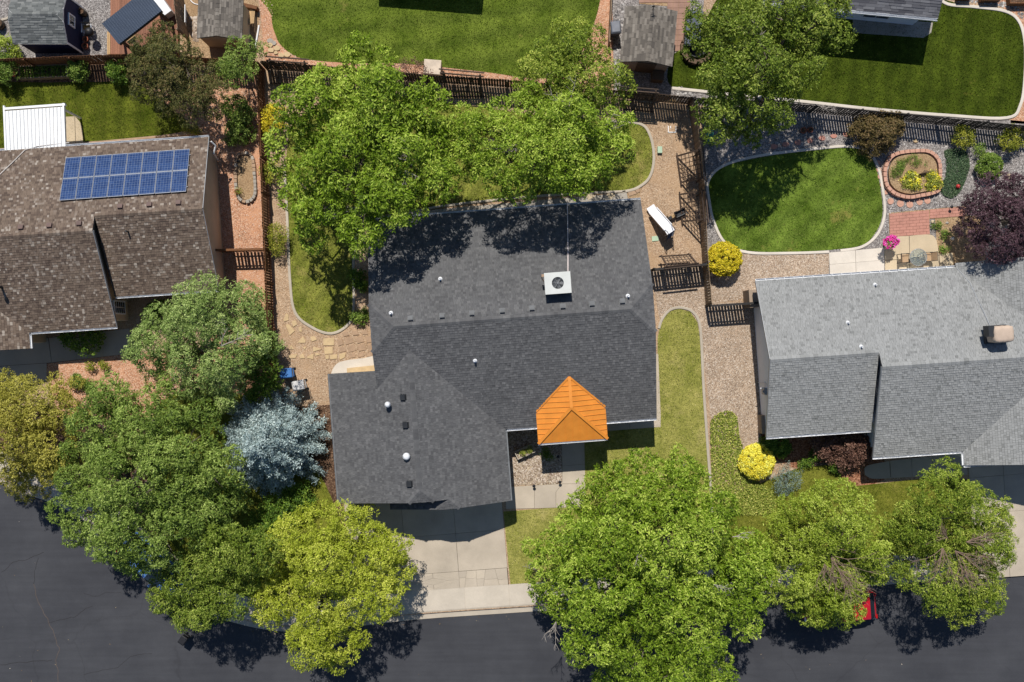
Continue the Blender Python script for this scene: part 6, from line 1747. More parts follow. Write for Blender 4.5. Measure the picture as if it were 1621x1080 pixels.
# sundries behind the little shed
o = empty('old_window', P(297,30), 'old white framed window leaning on the tan plank fence', 'window')
m = MB()
for y in (-0.5, 0, 0.5): m.obox((0.05,y,0.5), (0.02,0,0), (0,0.03,0), (0.12,0,0.46))
for zz in (0.06, 0.95): m.obox((0.05+(zz-.5)*0.26,0,zz), (0.022,0,0), (0,0.53,0), (0,0,0.03))
local('frame', m, MAT['white'], o)
m = MB(); m.obox((0.045,0,0.5), (0.006,0,0), (0,0.49,0), (0.115,0,0.44)); local('pane', m, MAT['glass'], o)
o = empty('timber_stack', P(399,33), 'leaning pallet boards beside the little brown shed', 'boards')
for k in range(6):
    m = MB(); m.obox((0.09*k-0.22, 0.15 - 0.03*abs(k-2.5), 0.30+0.03*k), (0.04,0,0), (0,0.55 - 0.05*abs(k-2.5),-0.12), (0,0.003,0.012)); local('board', m, MAT['cedar'], o)
m = MB(); m.obox((0.0,0.72,0.25), (0.42,-0.1,0), (0.02,0.1,0), (0,0,0.25)); local('crate_end', MB() if False else m, MAT['fence_red'], o)
o = empty('white_pipe', P(407,60), 'long white pipe lying beside the little brown shed', 'pipe')
m = MB(); m.tube([(-0.12,-0.75,0.05),(0.13,0.75,0.05)], 0.055, 8); local('tube', m, MAT['white'], o)
o = empty('garden_hose', P(306,5), 'pale hose lying on the dirt behind the little shed', 'hose')
m = MB(); m.tube([P(x, y, 0.03) - P(306,5) for x, y in catmull([(298,-8),(302,1),(308,6),(316,8),(322,12)], 5, False)], 0.03, 6); local('tube', m, MAT['white'], o, True)

# stone ring bed in the left side yard
sb = empty('stone_bed', P(390,282), 'long oval bed ringed with stones on the pink gravel', 'garden bed')
oval = catmull([(376,250),(384,244),(394,244),(401,252),(404,280),(405,305),(400,316),(391,320),(381,316),(376,305),(374,280)], 5)
m = MB(); m.prism([tuple(P(391 + (x-391)*0.82, 281 + (y-281)*0.92).xy) for x, y in oval], 0, 0.09); m.build('soil', MAT['dirt'], sb)
W2 = [P(x, y) for x, y in oval]; per = sum((W2[i]-W2[i-1]).length for i in range(len(W2))); nst = 30; acc = 0; tgt = 0; cnt = 0
for i in range(len(W2)):
    a, b = W2[i], W2[(i+1) % len(W2)]; L = (b-a).length
    while tgt < acc + L and cnt < nst:
        p = a.lerp(b, (tgt-acc)/L); t = (b-a).normalized(); m = MB(); hl = per/nst/2*rng.uniform(.84,.96); hh_ = rng.uniform(.09,.12)
        m.obox((p.x, p.y, hh_), t*hl, Vector((-t.y,t.x,0))*rng.uniform(.08,.11), Vector((0,0,hh_))); bevel(m.build('stone', MAT['flag_red'] if rng.random() < .5 else MAT['grey_concrete'], sb), 0.02)
        tgt += per/nst; cnt += 1
    acc += L
pot('dark round pot with sprouts in the stone ring bed', 377, 304, 0.15, 0.25, None, 'terracotta')
shrub('potted_plant', 'tuft growing from the pot in the stone ring bed', [(377,303,4.2,0.45)], 'yshrub', 'plant', lsize=0.07)
def path_light(label, x, y, h=0.42, group='path lights'):
    b = empty('path_light', P(x, y), label, 'lamp', group)
    m = MB(); m.tube([(0,0,0),(0,0,h)], 0.015, 6); local('stake', m, MAT['black'], b)
    m = MB(); m.lathe((0,0,h-0.1), [(0.045,0),(0.045,0.07)], 10); local('lens', m, MAT['white_metal'], b)
    m = MB(); m.lathe((0,0,h-0.03), [(0.10,0),(0.095,0.015),(0.03,0.06),(0.005,0.065)], 12); local('lamp_cap', m, MAT['black'], b, True)
path_light('left path light at the edge of the courtyard stones', 845, 768)
path_light('right path light at the corner of the courtyard stones', 886, 762)
path_light('path light in the shade between clump and walk', 883, 722)
path_light('path light beside the red paver path', 1502, 329)
path_light('bird-feeder lamp standing in the oval stone ring bed', 381, 258, 0.6)

# ------------------------------------------------------------------ courtyard planter
pt = empty('trough_planter', P(831,714), 'weathered wooden trough with two round plants in the entry courtyard', 'planter', rz=math.radians(24))
MAT['grey_wood'] = m_wood('grey_wood', (0.26,0.23,0.19), (0.46,0.42,0.36))
for nm, lo, hi in (('side_board', (-0.60,-0.27,0.02), (0.60,-0.22,0.42)), ('side_board', (-0.60,0.22,0.02), (0.60,0.27,0.42)), ('end_board', (-0.60,-0.219,0.02), (-0.55,0.219,0.425)), ('end_board', (0.55,-0.219,0.02), (0.60,0.219,0.425)), ('floor_board', (-0.549,-0.219,0.03), (0.549,0.219,0.30))):
    m = MB(); m.box(lo, hi); local(nm, m, MAT['grey_wood'] if nm != 'floor_board' else MAT['cobble'], pt)
for x, y, t_ in ((829,717,'left'), (839,712,'right')):
    shrub('potted_plant', t_ + ' yellowish round plant in the wooden courtyard trough', [(x, y, 4.8, 0.68)], 'cover', 'plant', lsize=0.06, dens=900, clump=0.1)

# ------------------------------------------------------------------ bins and boxes
def wheelie(label, x, y, rz, mat, s=1.0, group='wheeled bins'):
    b = empty('wheeled_bin', P(x, y), label, 'bin', group, rz)
    w0, w1, d0, d1, h = 0.24*s, 0.29*s, 0.27*s, 0.36*s, 1.0*s
    m = MB(); m.add([(-w0,-d0,0.06),(w0,-d0,0.06),(w0,d0,0.06),(-w0,d0,0.06),(-w1,-d1,h),(w1,-d1,h),(w1,d1,h),(-w1,d1,h)], [(0,3,2,1),(4,5,6,7),(0,1,5,4),(1,2,6,5),(2,3,7,6),(3,0,4,7)]); bevel(local('body', m, mat, b), 0.03, 3)
    m = MB(); m.add([(-w1-.02,-d1-.03,h),(w1+.02,-d1-.03,h),(w1+.02,d1+.02,h),(-w1-.02,d1+.02,h),(-w1*.8,-d1*.8,h+.09),(w1*.8,-d1*.8,h+.09),(w1*.9,d1*.9,h+.07),(-w1*.9,d1*.9,h+.07)], [(0,3,2,1),(4,5,6,7),(0,1,5,4),(1,2,6,5),(2,3,7,6),(3,0,4,7)]); bevel(local('lid', m, mat, b), 0.025, 3)
    m = MB(); m.tube([(-w1*.8, d1+.08, h-.06),(w1*.8, d1+.08, h-.06)], 0.018, 8); local('handle', m, mat, b)
    for sx in (-1, 1):
        m = MB(); m.tube([(sx*(w0+.005), d0+.02, 0.1), (sx*(w0+.055), d0+.02, 0.1)], 0.1, 14); local('wheel', m, MAT['black'], b)
    return b
wheelie('blue wheeled bin beside the left fence end', 459, 590, math.radians(-84), m_plain('blue_plastic', A(74,134,204), 0.45, 0, 0.06, 2.0))
wheelie('white wheeled bin beside the spruce and the bins path', 478, 609, math.radians(-78), m_plain('white_plastic', A(226,224,222), 0.45, 0, 0.05, 2.0))
wheelie('black wheeled bin standing in the street in deep tree shade', 296, 1008, math.radians(-35), MAT['black'], 0.72)
wheelie('grey wheeled bin between cream fence and middle shed', 972, 52, 0.1, m_plain('grey_plastic', A(112,116,126), 0.5), 1.0)
for x, y, t_ in ((1122,213,'upper'), (1124,224,'lower')):
    box_thing('valve_box', t_ + ' green utility box on the gravel behind the tan fence', 'box', [('body', m_plain('green_plastic_' + t_, A(64,140,120), 0.5), [((-0.22,-0.17,0),(0.22,0.17,0.28))]), ('lid', m_plain('green_lid_' + t_, A(78,158,136), 0.5), [((-0.235,-0.185,0.285),(0.235,0.185,0.33))])], P(x, y), -0.05, 'green utility boxes')
MAT['mint'] = m_plain('mint_plastic', A(196,222,190), 0.6, 0, 0.06)
box_thing('valve_box', 'pale mint box near the curved back lawn edging', 'box', [('lid', MAT['mint'], [((-0.14,-0.2,0.0),(0.14,0.2,0.2))])], P(1044,238))
box_thing('valve_box', 'mint green lid flush in the gravel beside the charcoal roof', 'box', [('lid', MAT['mint'], [((-0.2,-0.15,0.0),(0.2,0.15,0.05))])], P(1037,378), 0.1)
o = empty('wire_frame', P(1064,205), 'small white open frame lying on gravel by the north fence', 'frame')
for a, b in (((-.24,-.18),(.24,-.18)), ((.22,-.18),(.22,.2)), ((-.24,-.18),(-.24,.2)), ((-.1,.05),(-.1,.2))):
    m = MB(); m.bar((a[0],a[1],0.03), (b[0],b[1],0.03), 0.045, 0.05); local('bar', m, MAT['white'], o)
box_thing('utility_box', 'tan ground-mounted utility box on the north lawn border', 'box', [('cabinet', MAT['patio'], [((-0.5,-0.42,0),(0.5,0.42,0.75))]), ('lid', m_plain('utility_lid', A(224,204,180), 0.6), [((-0.52,-0.44,0.76),(0.52,0.44,0.82))])], P(686,112), -0.08, None, 0.05)
# sunburst on the north fence
o = empty('sunburst_ornament', P(1058,166) + Vector((0,0,1.2)), 'metal sunburst ornament on the north fence', 'ornament')
m = MB(); m.lathe((0,-0.06,0), [(0.10,-0.02),(0.12,0),(0.10,0.02)], 14); local('disc', m, MAT['cedar'], o)
for k in range(16):
    an = 6.283*k/16; m = MB(); L = 0.42 if k % 2 else 0.32
    m.bar((math.cos(an)*0.1, -0.06, math.sin(an)*0.1), (math.cos(an)*L, -0.12, math.sin(an)*L), 0.02, 0.03); local('ray', m, MAT['cedar'], o)

# ------------------------------------------------------------------ play slide and ride-on toy
Lo, Hi = P(1034,334,0.28), P(1057.5,361,1.25)
sd = empty('play_slide', P(1048,352), 'white play slide standing on the tan gravel', 'slide')
ax = (Hi - Lo).normalized(); side_ = ax.cross(Vector((0,0,1))).normalized(); nn = side_.cross(ax).normalized()
m = MB(); m.obox((Lo+Hi)/2, ax*((Hi-Lo).length/2), side_*0.26, nn*0.02)
MAT['slide'] = m_plain('slide_plastic', (0.80,0.80,0.82), 0.35, 0, 0.02, 1.0)
m.build('chute', MAT['slide'], sd)
for sg in (-1, 1):
    m = MB(); m.obox((Lo+Hi)/2 + side_*sg*0.285 + nn*0.05, ax*((Hi-Lo).length/2), side_*0.022, nn*0.085); bevel(m.build('side_lip', MAT['slide'], sd), 0.015)
fl = Vector((ax.x, ax.y, 0)).normalized()
m = MB(); m.obox(Hi + fl*0.16, fl*0.16, side_*0.26, Vector((0,0,0.025))); m.build('platform', MAT['slide'], sd)
m = MB(); e = Lo - fl*0.16; m.obox(e + Vector((0,0,-0.05)), fl*0.17, side_*0.26, Vector((0,0,0.02))); m.build('runout', MAT['slide'], sd)
MAT['steel_dark'] = m_plain('slide_frame', (0.10,0.11,0.14), 0.5, 0.3)
for sg in (-1, 1):
    p = Hi + fl*0.3 + side_*sg*0.24
    m = MB(); m.tube([p + fl*0.25 - Vector((0,0,p.z)), p + Vector((0,0,0.35)), p - fl*0.12 + Vector((0,0,0.42)), p - fl*0.3 + Vector((0,0,0.1))], 0.022, 8); m.build('ladder_rail', MAT['steel_dark'], sd)
    q = Hi.lerp(Lo, 0.25) + side_*sg*0.24; m = MB(); m.tube([Vector((q.x, q.y, 0)), q], 0.02, 8); m.build('leg', MAT['steel_dark'], sd)
for k in range(4):
    z = 0.25 + 0.27*k; p = Hi + fl*(0.3 + 0.25*(1 - z/1.25)); m = MB(); m.obox((p.x, p.y, z), fl*0.05, side_*0.23, Vector((0,0,0.015))); m.build('rung', MAT['steel_dark'], sd)
m = MB(); m.obox(Hi + fl*0.3 + Vector((0,0,-0.62)), fl*0.01, side_*0.22, Vector((0,0,0.5))); m.build('back_panel', MAT['slide'], sd)
ty = empty('ride_on_toy', P(1062,345), 'small tan and black ride-on toy beside the white slide', 'toy', rz=0.5)
m = MB(); m.add([(-.28,-.10,.18),(.28,-.08,.18),(.28,.08,.18),(-.28,.10,.18),(-.22,-.13,.36),(.12,-.09,.38),(.12,.09,.38),(-.22,.13,.36)], [(0,3,2,1),(4,5,6,7),(0,1,5,4),(1,2,6,5),(2,3,7,6),(3,0,4,7)]); bevel(local('body', m, MAT['cedar'], ty), 0.03, 3)
for x, y, r in ((.27,0,.14), (-.22,-.16,.10), (-.22,.16,.10)):
    m = MB(); m.tube([(x, y-.03, r), (x, y+.03, r)], r, 16); local('wheel', m, MAT['black'], ty)
m = MB(); m.tube([(.26,0,.14),(.2,0,.58)], 0.018, 8); m.tube([(.2,-.2,.58),(.2,.2,.58)], 0.016, 8); local('handlebar', m, MAT['black'], ty)
m = MB(); m.box((-.25,-.1,.39), (0.0,.1,.43)); bevel(local('seat', m, MAT['black'], ty), 0.02)
ct_ = empty('garden_cart', P(1076,338), 'low dark garden cart tub beside the ride-on toy', 'cart', rz=0.45)
m = MB(); m.add([(-.28,-.11,.12),(.28,-.11,.12),(.28,.11,.12),(-.28,.11,.12),(-.36,-.17,.34),(.36,-.17,.34),(.36,.17,.34),(-.36,.17,.34),(-.33,-.14,.33),(.33,-.14,.33),(.33,.14,.33),(-.33,.14,.33),(-.27,-.1,.15),(.27,-.1,.15),(.27,.1,.15),(-.27,.1,.15)],
      [(0,3,2,1),(0,1,5,4),(1,2,6,5),(2,3,7,6),(3,0,4,7),(4,5,9,8),(5,6,10,9),(6,7,11,10),(7,4,8,11),(8,9,13,12),(9,10,14,13),(10,11,15,14),(11,8,12,15),(12,13,14,15)]); local('tub', m, MAT['dark_metal'], ct_)
m = MB(); m.tube([(.3,0,.2),(.55,0,.34)], 0.014, 6); m.tube([(.55,-.1,.34),(.55,.1,.34)], 0.014, 6); local('handle', m, MAT['black'], ct_)
for x in (-.22, .22):
    for sy in (-1, 1):
        m = MB(); m.tube([(x, sy*.17, .09),(x, sy*.21, .09)], 0.09, 12); local('wheel', m, MAT['black'], ct_)

# ------------------------------------------------------------------ flagstones, pavers, brick ring, stepping stones
fp = sheet('flagstone_path', [(452,498),(480,512),(520,536),(560,526),(590,535),(592,570),(455,572)], 0.006, MAT['tan_gravel'], 0.02)
def flat_stone(pts, parent, mat, z=0.05, name='flagstone'):
    w = pix(pts); m = MB(); m.prism(w, 0.0, z + rng.uniform(-.008,.008)); return bevel(m.build(name, mat, parent), 0.012, 2)
ZS = [[(449,508),(453,496),(457,499),(457,507),(450,509)],[(462,509),(468,507),(471,514),(464,518)],[(452,514),(458,514),(467,524),(459,531)],[(473,519),(478,517),(478,526),(474,525)],[(471,543),(480,532),(484,540),(483,543)],[(491,534),(498,532),(502,538),(494,541)],
      [(457,553),(461,546),(466,553)],[(479,550),(485,549),(483,554)],[(496,549),(510,553),(496,557)],[(457,562),(471,561),(468,567),(457,567)],[(474,563),(480,560),(483,567),(475,568)],[(486,565),(497,560),(496,569),(487,567)],[(499,559),(509,561),(499,564)],[(512,536),(529,535),(529,547),(512,547)],[(513,550),(527,549),(527,560),(514,561)],[(515,562),(521,562),(521,568),(516,569)],[(522,562),(534,561),(534,568),(523,569)],
      [(537,561),(548,558),(546,566),(538,570)],[(533,538),(541,536),(544,545),(536,548)],[(545,536),(556,533),(560,542),(548,546)],[(537,550),(546,548),(548,556),(538,558)],[(550,548),(561,545),(564,555),(552,558)],[(563,535),(573,532),(577,541),(566,544)],[(566,547),(577,544),(580,554),(568,556)],[(579,533),(588,532),(589,542),(581,543)],[(582,546),(590,545),(591,556),(584,556)],[(552,560),(562,558),(563,566),(553,567)],[(566,559),(576,557),(577,564),(567,566)],[(580,559),(590,558),(591,564),(581,565)],[(541,527),(550,525),(553,531),(544,533)],[(557,525),(566,523),(568,530),(559,531)],[(572,524),(581,523),(583,530),(574,530)]]
for i, q in enumerate(ZS): flat_stone(q, fp, MAT['flag'] if i < 18 else MAT['flag_red'])
rp_ = sheet('rear_stone_path', [(925,306),(1015,298),(1012,316),(925,322)], 0.008, MAT['dirt'], 0.02)
for q, mt in (([(926,309),(938,305),(942,312),(931,317)], 'patio'), ([(960,309),(968,302),(974,310),(966,316)], 'patio'), ([(993,303),(1003,300),(1008,307),(996,311)], 'flag_red'), ([(1004,299),(1012,298),(1013,304),(1008,306)], 'flag_red')): flat_stone(q, rp_, MAT[mt], 0.05)
ns_ = sheet('stone_step_bed', [(424,62),(440,66),(462,92),(430,95)], 0.014, MAT['pink_gravel'], 0.02)
for x, y, r in ((428,65,5),(434,69,4),(428,72,4.5),(439,77,5.5),(429,80,5),(445,88,5),(455,87,5.5),(437,84,3.5)):
    flat_stone([(x + r*math.cos(a)*rng.uniform(.8,1.15), y + r*.85*math.sin(a)*rng.uniform(.8,1.15)) for a in np.linspace(0, 5.5, 8)], ns_, MAT['flag'] if rng.random() < .6 else MAT['grey_concrete'], 0.09, 'stepping_stone')
# red pavers
pp = sheet('paver_path', [(1407,337),(1530,326),(1530,343),(1471,347),(1472,372),(1408,376)], 0.02, MAT['dirt'], 0.03)
PAVE = []
for j in range(8):
    y = 0; off = 0.5 if j % 2 else 0.0
    v0, v1 = j/8, (j+1)/8; i = -off
    while i < 6:
        a, b = max(0, i)/6, min(6, i+1)/6
        if b - a > 0.02: PAVE.append(grid((1408,338.5), (1471,332.5), (1472,371), (1409,375), [a, b], [v0, v1])[0])
        i += 1
for j in range(3):
    i = -(0.5 if j % 2 else 0)
    while i < 5.5:
        a, b = max(0, i)/5.5, min(5.5, i+1)/5.5
        if b - a > 0.02: PAVE.append(grid((1472,332), (1528,327), (1528,342), (1472,346), [a, b], [j/3, (j+1)/3])[0])
        i += 1
for q in PAVE:
    w = [Vector((*p, 0)) for p in pix(q, 0.05)]; c = sum(w, Vector())/4; m = MB()
    m.prism([(p + Vector((math.copysign(.006, c.x-p.x), math.copysign(.006, c.y-p.y), 0))).xy for p in w], 0.0, 0.05 + rng.uniform(-.004,.004)); m.build('paver', MAT['redpaver'], pp)
bp = sheet('shed_patio', [(1012,-30),(1094,-30),(1090,80),(1064,82),(1058,10),(1012,6)], 0.03, MAT['dirt'], 0.04)
for j in range(13):
    for i in range(9):
        q = grid((1012,-30), (1094,-30), (1089,81), (1010,82), [i/9, (i+1)/9], [j/13, (j+1)/13])[0]
        cxp, cyp = sum(p[0] for p in q)/4, sum(p[1] for p in q)/4
        if cyp > 8 and cxp < 1058: continue
        w = [Vector((*p, 0)) for p in pix(q, 0.05)]; c = sum(w, Vector())/4; m = MB()
        m.prism([(p + Vector((math.copysign(.008, c.x-p.x), math.copysign(.008, c.y-p.y), 0))).xy for p in w], 0.0, 0.06 + rng.uniform(-.004,.004)); m.build('paver', MAT['brownpaver'], bp)
# brick ring
br_ = empty('brick_ring_bed', P(1446,276), 'garden bed ringed by a low curved red brick wall', 'garden bed')
ring_ = catmull([(1403,288),(1402,268),(1410,250),(1424,242),(1446,239),(1468,239),(1481,246),(1488,258),(1489,278),(1488,298),(1478,305),(1460,309),(1440,312),(1422,308),(1410,300)], 6)
W2 = [P(x, y, 0.3) for x, y in ring_]; per = sum((W2[i]-W2[i-1]).length for i in range(len(W2))); nst = 33
for lay in range(2):
    acc = 0; tgt = 0.5*lay*per/nst; cnt = 0
    for i in range(len(W2)):
        a, b = W2[i], W2[(i+1) % len(W2)]; L = (b-a).length
        while tgt < acc + L and cnt < nst:
            p = a.lerp(b, (tgt-acc)/L); t = (b-a).normalized(); m = MB()
            m.obox((p.x, p.y, 0.075 + 0.155*lay), t*(per/nst/2*0.91), Vector((-t.y,t.x,0))*0.105, Vector((0,0,0.074))); bevel(m.build('brick', MAT['redbrick'], br_), 0.01)
            tgt += per/nst; cnt += 1
        acc += L
m = MB(); m.prism([tuple(P(1446 + (x-1446)*0.87, 275 + (y-275)*0.86, 0.2).xy) for x, y in ring_], 0, 0.2); m.build('soil', MAT['dirt'], br_)
ss = sheet('stepping_stone_bed', [(1400,300),(1412,316),(1440,330),(1478,326),(1480,318),(1440,320),(1412,308),(1402,290)], 0.010, MAT['gray_gravel'], 0.02)
for x, y, r in ((1409.5,319,5),(1425,322.5,5.6),(1440,324,5.4),(1455.5,320,5),(1468,318,5),(1402,305,3.4),(1396.5,293,4),(1393,280,4),(1391,269,4),(1389,258,4)):
    flat_stone([(x + r*math.cos(a), y + r*math.sin(a)) for a in np.linspace(0, 6.283, 19)[:-1]], ss, MAT['redbrick'], 0.05, 'stepping_stone')
for i in range(9):
    x, y = 1225 + i*19, 232 - i*3.2
    flat_stone([(x + 5.5*math.cos(a)*rng.uniform(.8,1.2), y + 4*math.sin(a)*rng.uniform(.8,1.2)) for a in np.linspace(0, 5.6, 8)], ss, MAT['redpaver'], 0.05, 'stepping_stone')
dw = empty('driftwood', P(1459,277) + Vector((0,0,0.2)), 'curved brown driftwood piece in the brick ring bed', 'driftwood')
m = MB(); m.tube([(-0.36,-0.34,0.02),(-0.26,-0.06,0.16),(0,0.12,0.26),(0.24,0.1,0.16),(0.36,0.04,0.03)], [0.05,0.09,0.11,0.08,0.03], 10); local('log', m, MAT['fence_brown'], dw, True)
o = empty('red_ball', P(1514,296), 'red ball lying on the dark green mat of creeping plants', 'ball')
m = MB(); m.lathe((0,0,0.08), [(0.01,0),(0.08,0.03),(0.125,0.1),(0.13,0.14),(0.1,0.21),(0.05,0.25),(0.005,0.26)], 16); local('skin', m, m_plain('red_rubber', A(206,60,60), 0.4), o, True)
for x, y, r in ((1581,271,.2),(1589,277,.24),(1577,279,.15),(1450,224,.14),(1519,241,.1)):
    pass
def boulder(label, x, y, r, mat='patio'):
    m = MB(); n = 10; vs = []; m.smooth = True
    for j, (zz, rr) in enumerate(((0,1.0),(0.35,1.05),(0.62,0.8),(0.75,0.4))):
        for k in range(n): a = 6.283*k/n; f = rng.uniform(.82,1.15); vs.append((math.cos(a)*r*rr*f, math.sin(a)*r*rr*f*.8, zz*r))
    m.add(vs, [(j*n+k, j*n+(k+1)%n, (j+1)*n+(k+1)%n, (j+1)*n+k) for j in range(3) for k in range(n)] + [tuple(3*n+k for k in range(n))])
    o = link('boulder', m.mesh('boulder', MAT[mat])); o.location = P(x, y); tag(o, label, 'rock', 'small rocks')
boulder('left of the pale rocks below the neat ball shrub', 1576, 279, 0.17); boulder('middle pale rock below the neat ball shrub', 1584, 275, 0.14); boulder('right pale rock below the neat ball shrub', 1597, 280, 0.2)
boulder('lone tan rock at the foot of the dark fence shadow', 1449, 224, 0.14, 'flag')
boulder('white rock in the bed left of the purple tree', 1507, 378, 0.13, 'white_concrete'); boulder('pale stone at the top of the patio bed', 1476, 351, 0.12, 'patio'); boulder('second pale stone at the top of the patio bed', 1499, 353, 0.1, 'grey_concrete')

# ------------------------------------------------------------------ glass table, chairs and the flower stand
t = NT('table_glass'); t.out((0.55,0.62,0.62), 0.05, 0, 0.6); t.b.inputs['Transmission Weight'].default_value = 0.85; t.b.inputs['IOR'].default_value = 1.1; MAT['clear'] = t.m
gt = empty('patio_table', P(1446,409), 'round glass patio table with a metal rim', 'table')
m = MB(); m.lathe((0,0,0.70), [(0.50,0),(0.50,0.012)], 28); local('glass_top', m, MAT['clear'], gt)
m = MB(); m.tube([(math.cos(6.283*k/28)*0.51, math.sin(6.283*k/28)*0.51, 0.705) for k in range(29)], 0.018, 6, False); local('rim', m, MAT['grey_metal'], gt, True)
for k in range(4):
    an = 0.785 + 1.571*k; m = MB(); m.tube([(math.cos(an)*0.48, math.sin(an)*0.48, 0.69), (math.cos(an)*0.16, math.sin(an)*0.16, 0.36), (math.cos(an)*0.42, math.sin(an)*0.42, 0.0)], 0.016, 6); local('leg', m, MAT['grey_metal'], gt)
m = MB(); m.tube([(0,0,0.3),(0,0,0.76)], 0.024, 8); local('umbrella_socket', m, MAT['dark_metal'], gt)
MAT['sling'] = m_plain('chair_sling', A(196,164,128), 0.8, 0, 0.08, 6.0)
def sling_chair(label, x, y, rz):
    c = empty('patio_chair', P(x, y), label, 'chair', 'patio chairs at the glass table', rz)
    m = MB(); m.box((-0.25,-0.24,0.42), (0.22,0.24,0.44)); local('seat', m, MAT['sling'], c)
    m = MB(); m.obox((-0.33,0,0.72), (0.008,0,0.0), (0,0.24,0), (-0.07,0,0.26)); local('backrest', m, MAT['sling'], c)
    for sy in (-1, 1):
        m = MB(); m.tube([(0.24, sy*0.27, 0.0), (0.22, sy*0.27, 0.62), (-0.3, sy*0.27, 0.64)], 0.018, 6); local('arm', m, MAT['dark_metal'], c)
        m = MB(); m.tube([(-0.36, sy*0.26, 0.0), (-0.26, sy*0.26, 0.44), (-0.42, sy*0.26, 1.0)], 0.018, 6); local('leg', m, MAT['dark_metal'], c)
    for x_, z_ in ((0.23, 0.43), (-0.42, 1.0), (-0.33, 0.1)):
        m = MB(); m.tube([(x_, -0.26, z_), (x_, 0.26, z_)], 0.016, 6); local('cross_bar', m, MAT['dark_metal'], c)
sling_chair('patio chair on the left of the glass table', 1428, 410, 0.05)
sling_chair('patio chair on the right of the glass table', 1462, 408, math.pi + 0.03)
fs_ = empty('flower_stand', P(1408,386), 'pot on a tall black stand at the patio corner', 'pot stand')
m = MB(); m.tube([(math.cos(6.283*k/16)*0.16, math.sin(6.283*k/16)*0.16, 0.78) for k in range(17)], 0.012, 6, False); local('ring', m, MAT['black'], fs_)
for k in range(3):
    an = 2.094*k; m = MB(); m.tube([(math.cos(an)*0.16, math.sin(an)*0.16, 0.78), (math.cos(an)*0.1, math.sin(an)*0.1, 0.4), (math.cos(an)*0.22, math.sin(an)*0.22, 0)], 0.012, 6); local('leg', m, MAT['black'], fs_)
m = MB(); m.lathe((0,0,0.72), [(0.11,0),(0.18,0.26),(0.2,0.26),(0.2,0.29),(0.16,0.29)], 16); local('pot', m, MAT['terracotta'], fs_, True)
q = [(1409,385,8.5,1.3),(1414,383,8,1.25),(1411,379,6.5,1.2)]
flowers(shrub('flowering_plant', 'magenta petunias on the stand at the patio corner', q, 'shrub', 'plant', lsize=0.08, dens=300, clump=0.12, flat=0.9), q, 'pinkfl', 0.11, 420, 0.12)

# raised boxes at the top right
for x0_, x1_, y_, t_ in ((1511,1533,-3,'left'), (1548,1578,0,'middle'), (1592,1650,5,'right')):
    a, b = P(x0_, y_ - 24), P(x1_, y_ + 2 + 3); w, d = (b.x-a.x), (a.y-b.y)
    rbx = empty('raised_bed', Vector(((a.x+b.x)/2, (a.y+b.y)/2, 0)), t_ + ' wooden raised bed at the top right corner', 'planter', 'raised beds at the top right')
    for nm, lo, hi in (('board', (-w/2,-d/2,0), (w/2,-d/2+.05,.5)), ('board', (-w/2,d/2-.05,0), (w/2,d/2,.5)), ('board', (-w/2,-d/2+.051,0), (-w/2+.05,d/2-.051,.49)), ('board', (w/2-.05,-d/2+.051,0), (w/2,d/2-.051,.49)), ('soil', (-w/2+.051,-d/2+.051,0), (w/2-.051,d/2-.051,.4))):
        m = MB(); m.box(lo, hi); local(nm, m, MAT['fence_red'] if nm == 'board' else MAT['mulch'], rbx)
# dark storage box and round fire bowl under the tall tree
box_thing('storage_box', 'dark slate storage box under the left edge of the tall open tree', 'box', [('body', MAT['slate_metal'], [((-0.45,-1.0,0),(0.45,1.0,0.9))]), ('lid', m_plain('slate_lid', A(70,80,98), 0.5), [((-0.48,-1.03,0.905),(0.48,1.03,0.97))]), ('trim', MAT['white'], [((-0.47,-1.06,0.80),(0.2,-1.031,0.90))])], P(1094,52), -0.1, None, 0.03)
fb = empty('fire_bowl', P(1102,78), 'round fire bowl with a wooden surround under the tall open tree', 'fire bowl')
m = MB(); m.lathe((0,0,0), [(0.3,0),(0.5,0.2),(0.62,0.36),(0.64,0.40),(0.58,0.40),(0.45,0.24),(0.1,0.14)], 20); local('bowl', m, MAT['black'], fb, True)
for k in range(10):
    an = 6.283*k/10; m = MB(); m.obox((math.cos(an)*0.86, math.sin(an)*0.86, 0.2), (math.cos(an)*0.13, math.sin(an)*0.13, 0), (-math.sin(an)*0.25, math.cos(an)*0.25, 0), (0,0,0.2)); local('surround_block', m, MAT['fence_brown'], fb)

